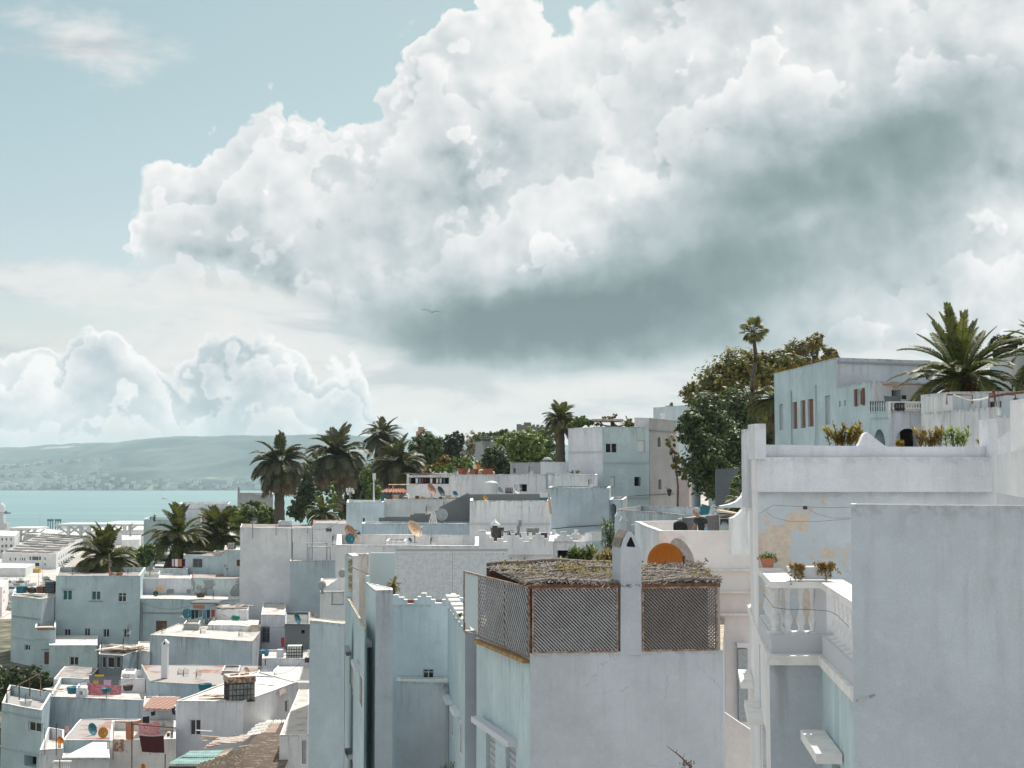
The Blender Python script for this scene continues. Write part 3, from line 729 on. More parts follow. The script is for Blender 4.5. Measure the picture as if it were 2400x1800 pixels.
hb_house('corner_building', 'small white building with cream front at the photo edge', [(-60, 1440), (4, 1446), (19, 1424), (-40, 1416)], 12.5, m='blush', wins={1: [(8, 1384, 11, 1392, 'glass'), (8, 1404, 10, 1412, 'glass')]})
hb_house('long_store', 'long low grey store with a row of windows behind the warehouse', [(60, 1272), (122, 1278), (150, 1264), (64, 1252)], 8.0, m='cement_light', wins={0: wrow(64, 116, 11, 1254, 1259, 2.4)})
hb_house('quay_store', 'white flat store between the warehouse and the canopy', [(125, 1278), (200, 1276), (212, 1262), (128, 1262)], 6.5)
hb_house('pier_store', 'pale low store beyond the large palm', [(205, 1275), (262, 1273), (262, 1258), (205, 1258)], 9)
hb_house('pier_block', 'pale terminal block with window band beside the tall mast', [(262, 1278), (338, 1276), (338, 1250), (262, 1252)], 12.5, wins={0: wrow(288, 332, 8, 1252, 1256, 4.)})
hb_house('yard_block', 'bright white block behind the mast foot', [(285, 1305), (326, 1303), (330, 1290), (285, 1290)], 12, wins={0: [(300, 1287, 312, 1300, 'void')]})
# white tower at the photo edge
t = empty('lighthouse', (*grnd(2, 1250), 2.3), 'white round tower with lantern top standing over the harbour', 'tower')
c = grnd(2, 1250); sc = c.y/F
tb = MB(); tb.lathe((c.x, c.y, 2.3), [(9*sc, 0), (9*sc, 38*sc), (6.5*sc, 40*sc), (6*sc, 50*sc)], 14); tb.box((c.x, c.y, 2.3+12*sc), (34*sc, 20*sc, 24*sc)); tb.build('tower_body', 'haze_white', t)
tb = MB(); tb.lathe((c.x, c.y, 2.3+50*sc), [(8*sc, 0), (9*sc, 4*sc), (9*sc, 12*sc), (6*sc, 17*sc), (3*sc, 20*sc), (.6*sc, 22*sc), (.3*sc, 28*sc)], 14); tb.build('lantern', 'haze_white', t)
# canopies on the pier
def canopy(u0, u1, v, Y, dy, label, posts):
    a, b_ = P(u0, v, Y), P(u1, v, Y); rt = empty('pier_canopy', ((a.x+b_.x)/2, Y, 2.3), label, 'canopy')
    mb = MB(); mb.box(((a.x+b_.x)/2, Y+dy/2, a.z), (b_.x-a.x, dy, 1.6)); mb.build('roof', 'haze_white', rt)
    for pu in posts:
        p = P(pu, v, Y); mb = MB(); mb.box((p.x, Y+3, (p.z+2)/2), (2.2, 2.2, p.z-2)); 
        for sx in (-1, 1): mb.tube([(p.x, Y+3, p.z-7), (p.x+sx*9, Y+3, p.z-.6)], .7, 4)
        mb.build('post', 'haze_white', rt)
canopy(130, 345, 1231, 1120, 40, 'long white canopy on branching posts along the pier', (158, 187, 207, 290))
canopy(20, 88, 1239, 1250, 30, 'low white canopy beside the round tower', (30, 45, 60, 78))
canopy(250, 340, 1226, 1300, 40, 'raised white canopy stepping up behind the long pier canopy', (275, 320))
for u in (118, 136):
    p = P(u, 1234, 1350); mb = MB()
    for dx in (-2, 0, 2): mb.box((p.x+dx*1.1, 1350, p.z-2), (.8, 1, 17))
    mb.box((p.x, 1350, p.z+6), (6, 1, 2)); o = mb.build('quay_crane', 'dish_teal'); tag(o, 'small dark blue steel gantry on the pier ' + ('nearer the round tower' if u == 118 else 'nearer the long canopy'), 'crane')
p = grnd(305, 1293)
mb = MB(); mb.tube([(p.x, p.y, 2), (p.x, p.y, 2+p.y*.0195)], [.9, .6], 6); mz = 2+p.y*.0195; mb.build
t = empty('tall_mast', (p.x, p.y, 2.3), 'tall concrete lighting mast with antenna head above the harbour', 'mast')
mb.build('pole', 'frame_grey', t); m2 = MB()
for k in range(7): m2.box((p.x+math.cos(k)*1.6, p.y, mz-1-k*.5), (.35, .35, 4.5))
m2.build('antenna_head', 'frame_grey', t)
# stones of the breakwater
mb = MB(); rng = random.Random(5)
for k in range(420):
    u = rng.uniform(-30, 32); v = rng.uniform(1401, 1434) - u*.0
    g = grnd(u, v, 2.); s_ = rng.uniform(.5, 1.5)
    mb.box((g.x, g.y, 2.4+rng.uniform(0, .8)), (s_*1.4, s_, s_), Matrix.Rotation(rng.uniform(0, 3), 3, (rng.random(), rng.random(), rng.random()+.1)))
o = mb.build('breakwater_stones', 'rock', None); tag(o, kind='stuff')
# cars and boats in the yard
CARC = {'white': (.6, .6, .6), 'silver': (.32, .34, .35), 'dark grey': (.05, .055, .06), 'blue': (.04, .10, .18), 'red': (.3, .03, .03)}
for k_, c_ in CARC.items(): surf('paint_'+k_.replace(' ', '_'), c_, None, 2., .35, .1, spec=.5, bmp=0)
def car(u, v, colour, rz, label, group):
    g = grnd(u, v, 2.5); r = empty('parked_car', (g.x, g.y, 2.52), label, 'car', group, rz)
    L, w, h = 4.3, 1.75, 1.45
    side = [(-L/2, .3), (-L/2, .85), (-L/2+.3, .95), (-L*.28, h), (L*.18, h), (L*.32, .98), (L/2, .85), (L/2, .3)]
    M4 = WL(r); mb = MB(); mb.prism([M4 @ Vector((x, -w/2, z)) for x, z in side], M4 @ Vector((0, -w/2, 0)), M4 @ Vector((0, w/2, 0))); mb.build('body', 'paint_'+colour.replace(' ', '_'), r)
    mb = MB(); mb.prism([M4 @ Vector((x, -w/2-.02, z)) for x, z in ((-L*.36, 1.0), (-L*.26, h-.1), (L*.16, h-.1), (L*.28, 1.0))], M4 @ Vector((0, -w/2-.02, 0)), M4 @ Vector((0, w/2+.02, 0))); mb.build('window_band', 'glass_dark', r)
    for sx in (-1, 1):
        for sy in (-1, 1):
            mb = MB(); mb.tube([M4 @ Vector((sx*L*.31, sy*w/2-.1*sy, .32)), M4 @ Vector((sx*L*.31, sy*w/2+.03*sy, .32))], .32, 10); mb.build('wheel', 'metal_dark', r)
spots = [(104, 1368, 'white'), (110, 1362, 'dark grey'), (113, 1371, 'silver'), (118, 1366, 'blue'), (98, 1376, 'white'), (107, 1357, 'silver'),
         (148, 1325, 'white'), (153, 1321, 'dark grey'), (158, 1317, 'silver'), (163, 1313, 'white'), (168, 1309, 'dark grey'), (143, 1329, 'white'), (66, 1395, 'silver'), (74, 1382, 'white'),
         (60, 1290, 'dark grey'), (66, 1287, 'blue'), (72, 1291, 'dark grey'), (54, 1285, 'dark grey'), (78, 1289, 'silver')]
where = ['nearest the road bend', 'just behind the front row by the road', 'on the road side of the small lot', 'last beside the road kerb', 'alone at the front of the lot', 'at the back of the small lot',
         'second along the warehouse side', 'third along the warehouse side', 'midway along the warehouse side', 'two past midway by the warehouse', 'farthest along the warehouse side', 'nearest the warehouse corner', 'beside the boats', 'between the boats and the road',
         'first by the long store', 'second by the long store', 'fourth by the long store', 'parked apart by the long store', 'last by the long store']
for (u, v, c_), wtxt in zip(spots, where): car(u, v, c_, .9 if v > 1340 else .75, f'small {c_} car {wtxt}', 'cars parked in the harbour')
def boat(u, v, L, colour, label, rz=.05):
    g = grnd(u, v, 2.5); r = empty('fishing_boat', (g.x, g.y, 2.4), label, 'boat', 'boats laid up in the yard', rz); M4 = WL(r)
    hull = MB(); w = L*.27; st = []
    for k in range(9):
        t_ = k/8; x = -L/2+L*t_; ww = w/2*(1-max(0, (t_-.45)/.55)**2)*(.85 if k == 0 else 1); zz = 1.1+.5*t_**2
        st.append([M4 @ Vector(q) for q in ((x, -ww, zz), (x, -ww*.55, .25), (x, 0, 0), (x, ww*.55, .25), (x, ww, zz))])
    for i in range(8):
        for j in range(4): hull.face([st[i][j], st[i+1][j], st[i+1][j+1], st[i][j+1]])
    hull.face(st[0]); hull.face([s_[0] for s_ in st]+[s_[4] for s_ in st[::-1]]); hull.build('hull', colour, r)
    cb = MB(); cb.box(M4 @ Vector((-L*.12, 0, 1.9)), (L*.22, w*.5, 1.5), Matrix.Rotation(rz, 3, 'Z')); cb.build('cabin', 'haze_white', r)
    ms = MB(); ms.tube([M4 @ Vector((L*.1, 0, 1)), M4 @ Vector((L*.1, 0, 4.4))], .07, 4); ms.build('mast', 'frame_grey', r)
bt = [(30, 1423, 9, 'plastic_blue', 'nearest the pale corner building'), (38, 1408, 11, 'dish_teal', 'second from the front'), (33, 1398, 10, 'dish_grey', 'third from the front'), (45, 1389, 10, 'dish_teal', 'in the middle of the yard'),
      (30, 1380, 8, 'plastic_blue', 'behind the middle ones'), (57, 1380, 9, 'dish_grey', 'beside the small lot'), (35, 1372, 9, 'cement_light', 'near the low shed'), (66, 1372, 9, 'plastic_white', 'near the parked cars'), (52, 1366, 8, 'cloth_grey', 'under the shed wall'), (18, 1366, 8, 'dish_teal', 'last by the shed')]
for u, v, L, c_, w_ in bt: boat(u, v, L, c_, f'small {"blue" if "blue" in c_ else "teal" if "teal" in c_ else "white" if "white" in c_ else "grey"} fishing boat {w_}', random.uniform(-.15, .15))
mb = MB(); g = grnd(85, 1342); mb.box((g.x, g.y, 3.6), (5, 3, 2.4)); tag(mb.build('yellow_skip', 'cloth_yellow'), 'small yellow skip beside the low white shed', 'skip')
# lamp posts along the quay
for u, v, h, wtxt in ((90, 1395, 13, 'beside the road by the boats'), (100, 1362, 13, 'at the small car lot'), (126, 1332, 12, 'at the warehouse corner'), (43, 1300, 13, 'by the harbour office'), (68, 1290, 12, 'behind the warehouse'), (93, 1242, 16, 'on the pier between the canopies'), (72, 1420, 10, 'nearest the rock bank')):
    g = grnd(u, v); r = empty('lamp_post', (g.x, g.y, 2.3), f'slim grey lamp post {wtxt}', 'lamp post', 'lamp posts in the harbour')
    mb = MB(); mb.tube([(g.x, g.y, 2.3), (g.x, g.y, 2.3+h)], [.16, .1], 5); mb.build('post', 'frame_grey', r)
    mb = MB(); mb.box((g.x+.7, g.y, 2.3+h), (1.6, .3, .18)); mb.build('lamp_head', 'frame_grey', r)
# a boat far out on the bay and the pilot boat near the tower
for u, v, L, lab in ((385, 1170, 14, 'tiny white motor boat far out on the bay'), (14, 1204, 12, 'small dark launch on the water beside the tower')):
    d = ray(u, v); t_ = (0-ZC)/d.z; mb = MB(); mb.box((d.x*t_, d.y*t_, 1.), (L, 4, 2)); mb.box((d.x*t_-1, d.y*t_, 3), (L*.4, 2.6, 2.2)); mb.box((d.x*t_+L*.55, d.y*t_, 1.4), (L*.2, 1.6, 1.2))
    tag(mb.build('motor_boat', 'haze_white' if u > 100 else 'metal_dark'), lab, 'boat')
# ================================================================ houses, far to near
# --- beyond the palms
house('house', 'pale grey house with a rooftop room beyond the low palms', [(420, 235), (535, 232), (540, 250), (425, 250)], 1181, m='lav_light', par=(.6, .2), ledges=[(0, 1193, 420, 532)], roof='roof_clean')
house('house', 'teal walled house between the bay and the two leaning palms', [(337, 218), (404, 214), (420, 222), (350, 232)], 1217, m='teal', wins={0: [(367, 1243, 378, 1262, 'glass')]})
house('house', 'low cream roofed house squeezed behind the leaning palms', [(404, 222), (470, 220), (475, 235), (410, 235)], 1214, m='lav', roof='roof_clean')
house('house', 'small grey house under the tall dark palm by the bay', [(557, 262), (640, 260), (640, 280), (557, 280)], 1158, m='cement_light', wins={0: [(575, 1178, 588, 1183, 'glass')]}, par=(.8, .3))
mb = MB(); pxbox(mb, 557, 1142, 561, 1160, 262, .8); tag(mb.build('chimney', 'cement_light'), 'thin grey chimney on the small house by the bay', 'chimney')
house('house', 'teal wall house behind the bushy leaning palms', [(333, 186), (402, 183), (415, 195), (345, 197)], 1297, m='teal', par=(.3, .2), roof='roof_grey')
# --- the ridge
house('tower_house', 'pink stepped house top rising over the round tree', [(975, 262), (1007, 260), (1008, 272), (976, 272)], 1011, m='salmon', cap='salmon', par=(.3, .3))
house('tower_house', 'narrow pink turret standing above the stepped pink house', [(980, 262), (994, 261), (994, 268), (980, 268)], 1001, m='salmon', cap='salmon', par=(.2, .2), drop=8)
pts = [(1211, 1060), (1211, 994), (1222, 994), (1222, 996), (1228, 996), (1228, 990), (1244, 990), (1246, 998), (1248, 998), (1248, 995), (1254, 995), (1254, 1000), (1258, 1000), (1258, 995), (1264, 995), (1264, 1000), (1268, 1000), (1268, 996), (1274, 996), (1274, 1001), (1290, 1001), (1290, 1060)]
cutwall('fort_wall', 'dark stone fort wall with battlements behind the bright trees', (1211, 250), (1290, 250), pts, 6., 'fort', side='fort')
house('house', 'grey green house with curved end half hidden by trees', [(1114, 168), (1132, 160), (1175, 162), (1175, 175), (1116, 175)], 1037, m='cement_light', wins={1: [(1136, 1052, 1141, 1086, 'glass'), (1143, 1052, 1149, 1086, 'glass')]}, par=(.3, .2))
mb = MB()
for v in (1022, 1026): pxbox(mb, 1125, v, 1178, v+1.6, 160, .3)
for u in (1128, 1150, 1170): pxbox(mb, u, 1022, u+1.2, 1040, 160, .2)
tag(mb.build('pergola', 'frame_grey'), 'pale green roof rail above the curved grey house', 'railing')
house('house', 'pale blue block behind the grey polygonal tower house', [(1531, 178), (1612, 172), (1640, 180), (1640, 195), (1535, 195)], 955, m='teal_light', wins={0: [(1591, 979, 1597, 984, 'glass')]}, par=(.4, .25))
house('house', 'tall blue building glimpsed above the big tree crown', [(1658, 175), (1690, 172), (1700, 185), (1662, 190)], 862, m='teal_light', par=(.4, .25))
house('house', 'blue roof room on the tall building behind the big tree', [(1717, 180), (1745, 178), (1748, 190), (1720, 192)], 829, m='teal_light', par=(.3, .25), drop=8)
# --- polygonal tower house
th = house('tower_house', 'tall pale grey and teal polygonal house with square dark windows', [(1332, 134), (1412, 129), (1521, 130), (1523, 150), (1332, 150)], 1000, ref=1, m='teal', fm={0: 'lav_light'}, par=(.35, .25), roof='roof_grey', drop=24,  # lavender and teal facets carry the light of each direction in their colour
      wins={1: [(1419, 1038, 1447, 1062, 'win'), (1494, 1032, 1511, 1060, 'panel_white'), (1429, 1117, 1441, 1141, 'panel_white'), (1487, 1118, 1502, 1139, 'void')]}, ledges=[(1, 1085, 1413, 1520), (0, 1061, 1333, 1411), (1, 1168, 1413, 1520)])
house('tower_house', 'grey turret side of the polygonal house with arched slits', [(1521.5, 130.5), (1584, 137), (1590, 155), (1524, 152)], 980, m='cement_light', par=(.35, .25), drop=26,  # turret side in darker grey, its shade put into the colour
      wins={0: [(1541, 1024, 1549, 1047, 'arch'), (1543, 1123, 1550, 1147, 'arch')]}, ledges=[(0, 1009, 1522, 1580), (0, 1160, 1522, 1580)])
house('roof_room', 'small white roof room on the polygonal house', [(1487, 138), (1527, 138), (1527, 146), (1487, 146)], 979, m='white', drop=3, par=(.2, .15))
mb = MB(); pxbox(mb, 1551, 970, 1558, 981, 140, .4); pxbox(mb, 1549, 969, 1560, 972, 139.8, .8); tag(mb.build('chimney', 'cap_white'), 'small white chimney on the grey turret', 'chimney')
t = empty('pergola', (*gx(1425, 140), P(1425, 1000, 140).z), 'pale pink pergola on the roof of the polygonal house', 'pergola')
for u in (1392, 1398, 1455, 1459): mb = MB(); pxbox(mb, u, 984, u+1.6, 1002, 140 if u != 1398 else 143, .15); mb.build('post', 'sheet_pink', t)
mb = MB(); pxbox(mb, 1388, 982, 1461, 986.5, 139.8, 4); mb.build('beam', 'sheet_pink', t)
# --- long white houses below the trees
house('house', 'grey cement roof room with a tiny blue window under the trees', [(1196, 139), (1266, 139), (1266, 146), (1196, 146)], 1084, m='cement_light', wins={0: [(1202, 1096, 1210, 1110, 'win_teal')]}, par=(.2, .15), drop=6)
house('house', 'low white wall block between cement roof room and polygonal house', [(1266.5, 139), (1332, 139), (1332, 146), (1266.5, 146)], 1083, m='white', par=(.3, .15), drop=8)
house('house', 'long white house with laundry hanging in its open gallery', [(953, 126), (1165, 124), (1170, 138), (955, 140)], 1113, m='white_streak', roof='roof_grey', par=(.25, .2), drop=12,
      wins={0: [(958, 1118, 1052, 1134, 'void')]}, cap='roof_white')
house('house', 'white house with one square dark window beside the water tank', [(1165.5, 123.8), (1284, 122), (1290, 136), (1170, 138)], 1112, m='white_streak', roof='roof_grey', par=(.2, .2), drop=12,
      wins={0: [(1217, 1135, 1235, 1152, 'void'), (1280.5, 1110, 1283.5, 1146, 'panel_brown')]}, cap='cap_dirty')
house('house', 'white wall house joined to the polygonal tower base', [(1284.5, 121), (1400, 121), (1400, 128), (1290, 134)], 1112, m='teal_light', par=(.2, .2), drop=14, fm={0: 'white_streak'})
mb = MB(); pxbox(mb, 1279.5, 1108, 1301, 1147, 121.2, .12); tag(mb.build('door', 'shutter_grey'), 'grey brown slatted shed door on the white terrace', 'door')
# --- terraces in the middle distance
house('house', 'cream walled terrace house with brown roof edge beneath laundry gallery', [(900, 113), (1102, 113), (1104, 121), (902, 122)], 1170, m='tan', roof='roof_grey', par=(.15, .15), drop=12, cap='cap_dirty', fm={0: 'peel_white'})
house('house', 'pale teal cube house with a slit window', [(812, 111), (900, 111), (902, 120), (814, 121)], 1177, m='teal_light', roof='roof_clean', par=(.3, .2), drop=14, wins={0: [(850, 1214, 855, 1226, 'glass')]})
house('house', 'small white house with salmon roof edge and barred window', [(733, 138), (840, 136), (840, 148), (735, 148)], 1226, m='white', roof='roof_red', par=(.1, .2), cap='terracotta', wins={0: [(764, 1238, 777, 1246, 'win_bars')]}, drop=14)
house('house', 'long low white house with weathered green grey roof', [(563, 142), (732, 140), (735, 150), (566, 152)], 1236, m='white', roof='roof_grey', par=(.05, .1), drop=14)
pts = [(872, 1240), (872, 1227), (888, 1227), (888, 1213), (902, 1213), (902, 1211), (961, 1211), (961, 1206), (970, 1206), (970, 1203), (1018, 1203), (1018, 1198), (1026, 1197), (1030, 1190)]
u, v = 1030, 1190
while u < 1096: pts += [(u, v-2.6), (u+4.5, v-2.6)]; u += 4.5; v -= 2.25
pts += [(1099, 1158.5), (1287, 1157.5), (1287, 1240)]
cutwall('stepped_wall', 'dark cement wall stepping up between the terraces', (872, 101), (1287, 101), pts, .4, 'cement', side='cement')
house('house', 'white house front behind the battlements with laundry on its corner', [(1101, 92), (1289, 92), (1292, 103), (1103, 104)], 1173, m='white_streak', par=(.35, .2), drop=14, cap='cap_white', ledges=[(0, 1228, 1102, 1288)])
house('house', 'long grey teal wall house behind the pale dish', [(848, 97), (1118, 97), (1120, 100.5), (850, 100.5)], 1227, m='teal_grey', par=(.2, .2), roof='roof_grey', drop=12)
house('house', 'plain blue grey wall house under the polygonal tower', [(1285, 106), (1428, 104), (1432, 119), (1290, 119)], 1143, m='teal_grey', par=(.2, .2), roof='roof_grey', drop=16, ledges=[(0, 1232, 1330, 1425)])
pl = Plane(gx(1428.5, 104.3), gx(1446, 104))
house('house', 'shaded wall with tall arched grey door beside the oleander', [(1428.5, 104.2), (1460, 103.5), (1470, 117), (1433, 117)], 1171, m='teal_grey', par=(.2, .2), drop=14, wins={0: [(1430, 1181, 1444, 1226, 'arch')]})
house('house', 'white house front with plain parapet behind white lattice', [(788, 80), (1125, 79), (1125, 93), (790, 94)], 1277, m='white', par=(.9, .3), roof='roof_white', drop=14, cap='cap_white')
# --- battlemented white house
bh = house('house', 'white battlemented house with a dark square opening and wall lamp', [(1137, 72), (1297, 72), (1301, 84), (1139, 84)], 1270, m='white', par=(.5, .25), roof='roof_clean', drop=12,
     wins={0: [(1305-8.5, 1290, 1296.9, 1327, 'void')]})
def merlon(u, vb, w, h, Y, lab, parent, m='white'):
    s_ = w/5; k = h/4
    pts = [(u-w/2, vb), (u+w/2, vb), (u+w/2, vb-k*1.3), (u+w/2-s_*.8, vb-k*1.3), (u+w/2-s_*.8, vb-k*2.3), (u+w/2-s_*1.7, vb-k*2.3), (u+w/2-s_*1.7, vb-h), (u-w/2+s_*1.7, vb-h), (u-w/2+s_*1.7, vb-k*2.3), (u-w/2+s_*.8, vb-k*2.3), (u-w/2+s_*.8, vb-k*1.3), (u-w/2, vb-k*1.3)]
    return cutwall('merlon', None, (u-w/2, Y), (u+w/2, Y), pts, .25, m, parent=parent)
pts = [(1122, 1300), (1122, 1243), (1137, 1243), (1140, 1252), (1148, 1252), (1148, 1261), (1157, 1261), (1157, 1269), (1165, 1269), (1165, 1262), (1180, 1262), (1180, 1270), (1189, 1270), (1189, 1256), (1197, 1256), (1197, 1250), (1207, 1250), (1207, 1256), (1217, 1256), (1217, 1262), (1226, 1262), (1226, 1269), (1240, 1269), (1240, 1262), (1248, 1262), (1248, 1256), (1256, 1256), (1256, 1250), (1268, 1250), (1268, 1256), (1276, 1256), (1276, 1262), (1284, 1262), (1284, 1268), (1297, 1268), (1297, 1300)]
cutwall('merlon', None, (1122, 71.6), (1297, 71.6), pts, .3, 'white', parent=bh)
for u in (1184, 1243, 1298, 1350): merlon(u, 1268 if u < 1290 else 1262, 26, 20, 80, '', bh)
merlon(1321, 1268.5, 44, 22, 72, '', bh); 
cutwall('merlon', None, (1357, 73), (1387, 72), [(1357, 1268), (1357, 1262), (1364, 1262), (1364, 1256), (1371, 1256), (1371, 1249), (1387, 1246), (1387, 1268)], .6, 'white', parent=bh)
house('house', 'low white wing wall with dark doorway behind the reed roof', [(1297.5, 72.2), (1387, 72), (1388, 80), (1300, 80)], 1268.5, m='white', par=(.3, .25), drop=12, wins={0: [(1305, 1290, 1384, 1330, 'void')]})
t = empty('wall_lamp', P(1229, 1310, 71.9), 'small square wall lamp on the battlemented house', 'lamp')
mb = MB(); pxbox(mb, 1225, 1303, 1233, 1317, 71.75, .15); mb.build('lamp_body', 'frame_white', t); mb = MB(); pxbox(mb, 1227, 1306, 1231, 1315, 71.68, .08); mb.build('lamp_glass', 'metal_grey', t)
# --- houses on the descending lanes, left cluster
house('house', 'grey lavender house with blistered plaster and shuttered windows', [(578, 147), (801, 146), (803, 160), (580, 160)], 1265, m='grey_blue', par=(.3, .2), roof='roof_clean', drop=22,
      wins={0: [(611, 1393, 633, 1416, 'panel_grey'), (614, 1467, 631, 1505, 'win_bars')]}, ledges=[(0, 1287, 580, 800), (0, 1437, 580, 668)])
house('house', 'plain shaded teal block attached to the grey lavender house', [(680, 137), (801, 137), (801, 146), (682, 146)], 1314, m='teal_grey', par=(.05, .2), roof='roof_clean', drop=22)
house('house', 'crumbling house end with one small window and bare plaster patches', [(525, 161), (582, 161), (584, 170), (527, 172)], 1289, m='peel_grey', par=(.2, .2), roof='roof_white', drop=20, cap='cap_dirty', wins={0: [(555, 1312, 567, 1327, 'panel_brown')]})
house('house', 'curved top teal wall house with an awning window', [(430, 166), (525.5, 164), (527, 176), (432, 178)], 1300, m='teal', par=(.2, .2), drop=20, wins={0: [(452, 1309, 474, 1330, 'win_bars')]}, roof='roof_grey')
house('house', 'low teal house wall beneath the two leaning palms', [(358, 165), (440, 164), (442, 176), (360, 178)], 1332, m='teal', par=(.3, .2), roof='roof_white', drop=20)
house('house', 'patchy teal house with white framed windows and a red roof line', [(449, 157), (579, 155), (579, 163), (452, 164)], 1354, m='peel_grey', par=(.1, .15), drop=20, cap='terracotta', roof='roof_red',
      wins={0: [(482, 1379, 500, 1402, 'panel_grey')]})
house('house', 'recessed white terrace house with dish and two pale shutters', [(331, 157.5), (449, 157.2), (449, 163), (333, 165)], 1355, m='lav_light', par=(.1, .15), drop=10, roof='roof_white',
      wins={0: [(391, 1381, 407, 1402, 'panel_grey'), (438, 1381, 448.5, 1403, 'panel_grey')]})
pv = house('house', 'smooth teal facade house with a brown topped door', [(329.5, 150.5), (577, 149.5), (578, 157), (331, 157)], 1403, m='teal', par=(.15, .12), roof='roof_clean', drop=16, wins={0: [(366, 1455, 391, 1485, 'panel_brown')]}, ledges=[(0, 1436, 335, 440)])
house('tall_house', 'tall teal house with three upper and four lower small windows', [(131, 150), (329, 150), (341, 163), (137, 164)], 1349, m='teal', par=(.5, .2), roof='roof_grey', drop=18,
      wins={0: [(147, 1383, 169, 1407, 'win_teal'), (214, 1385, 236, 1407, 'win_teal'), (277, 1389, 296, 1411, 'win4'), (151, 1474, 165, 1494, 'win'), (198, 1472, 211, 1492, 'win'), (242, 1474, 256, 1494, 'win'), (290, 1474, 303, 1494, 'win'), (163, 1539, 184, 1560, 'win')]},
      ledges=[(0, 1409, 208, 241), (0, 1517, 133, 228), (0, 1381, 144, 171), (0, 1413, 273, 300)])
house('house', 'narrow teal house below the pile of roof junk', [(28, 151), (98, 147), (132, 150.5), (136, 158), (34, 160)], 1396, m='teal', fm={1: 'lav'}, par=(.3, .15), roof='roof_white', drop=22, wins={0: [(57, 1511, 71, 1525, 'win')]}, ledges=[(0, 1443, 29, 95), (0, 1492, 29, 95)])
ph = house('house', 'small porch house with red and white tiled eave and brown door', [(82, 143), (131, 143), (131, 149.5), (84, 147)], 1470, m='teal', par=(.3, .15), roof='roof_white', drop=18, wins={0: [(104, 1528, 115.5, 1557, 'panel_brown')]}, ledges=[(0, 1497, 82, 130), (0, 1522, 98, 116)])
for k in range(8):
    mb = MB(); pxbox(mb, 88+k*5.1, 1472, 91.4+k*5.1, 1476.5, 142.93, .08); mb.build('tile', 'terracotta', ph)
house('house', 'low teal annex joined to the tall house foot', [(115.5, 141), (228, 141), (229, 149.5), (117, 149.5)], 1512, ref=0, m='teal', par=(.02, .1), drop=12, roof='roof_clean', wins={0: [(163, 1539, 184, 1560, 'win')]})
# glazed shed
sh = house('shed', 'ramshackle glazed shed with sagging plank roof', [(232, 124), (288, 123), (322, 126), (322, 131), (234, 131)], 1533, m='cement', roof='roof_dark', par=(.05, .1), drop=9,
      wins={0: [(238, 1539, 247, 1566, 'glass'), (250, 1539, 267, 1566, 'glass'), (271, 1539, 281, 1566, 'glass')]}, fm={1: 'teal_grey'})
house('house', 'white block beside the glazed shed', [(322.5, 126.2), (352, 124.5), (356, 132), (324, 132)], 1522, m='white', par=(.1, .1), drop=9)
hh = house('house', 'streaked grey house with wide dirty white flat roof', [(352, 125), (592, 120), (616, 130), (418, 134)], 1487, m='grey_stain', fm={1: 'lav_light'}, par=(.04, .15), roof='roof_white', drop=12, cap='roof_white')
house('roof_room', 'low round fronted room on the dirty white roof', [(487, 129), (604, 127.5), (608, 133), (500, 134)], 1464, m='white_streak', par=(.02, .1), roof='roof_clean', drop=2.2)
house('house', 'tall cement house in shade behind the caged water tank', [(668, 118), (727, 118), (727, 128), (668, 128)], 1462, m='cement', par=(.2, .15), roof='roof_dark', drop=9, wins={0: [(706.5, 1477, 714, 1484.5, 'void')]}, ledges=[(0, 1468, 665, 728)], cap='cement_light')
house('house', 'pale lilac lane house behind the clothes prop', [(612, 128.5), (669, 128), (669, 140), (617, 140)], 1440, m='lav_light', par=(.1, .1), drop=14, wins={0: [(613, 1468, 632, 1506, 'win_bars')]})
house('house', 'small terrace wall under the caged water tank', [(614, 112), (729, 112), (729, 117.5), (616, 117.5)], 1543, m='lav_light', par=(.15, .15), drop=8, roof='roof_white')
house('house', 'house with salmon painted terrace and tiny chimney', [(352, 108), (560, 106), (640, 117), (330, 117.6)], 1598, m='teal_grey', par=(.03, .1), roof='roof_red', drop=9, cap='cap_dirty')
house('house', 'white house with bright clean roof and corrugated strip', [(607, 102), (735, 102), (735, 113), (655, 113)], 1604, m='white', par=(.04, .15), roof='roof_clean', drop=9, fm={0: 'blush'})  # front face blush: light bounced off the sheet roofs painted in
t5 = house('house', 'cream wall house behind the corrugated sheds', [(694, 101), (735, 101), (735, 102), (694, 102)], 1600, m='blush', par=(.02, .1), drop=9)
wl = house('house', 'lavender house carrying the wrapped water tank', [(412, 92), (570, 92), (697, 100.5), (600, 106)], 1643, m='lav_light', par=(.08, .12), roof='roof_clean', drop=10,
      wins={0: [(445, 1686, 471, 1724, 'win')], 1: [(667, 1641, 677, 1670, 'win')]}, fm={1: 'white'})  # side face painted paler for light bounced off the sheds
house('house', 'long shaded terrace wall house behind the hanging laundry', [(116, 107), (366, 105), (386, 114), (140, 117)], 1632, m='teal_grey', fm={0: 'grey_stain'}, par=(.5, .15), roof='roof_white', drop=9, cap='cap_white')
house('house', 'white lean to terrace with washing hung along it', [(283, 112.5), (372, 112), (372, 117), (286, 117)], 1590, m='white', par=(.5, .12), drop=5, wins={0: [(340, 1592, 367, 1631, 'panel_green')]})
house('house', 'white gabled low house at the foot of the teal house', [(125, 121), (208, 121), (230, 128), (150, 129)], 1592, m='white', par=(.02, .1), roof='roof_grey', drop=7)
house('house', 'teal house with rusty roof frame and two plain windows', [(4, 103), (98, 100), (122, 108), (22, 112)], 1648, m='teal', fm={1: 'teal_grey'}, par=(.7, .15), roof='roof_red', drop=14, wins={0: [(66, 1692, 96, 1716, 'win'), (57, 1771, 85, 1797, 'void')]}, ledges=[(0, 1666, 6, 97), (0, 1748, 2, 95)])
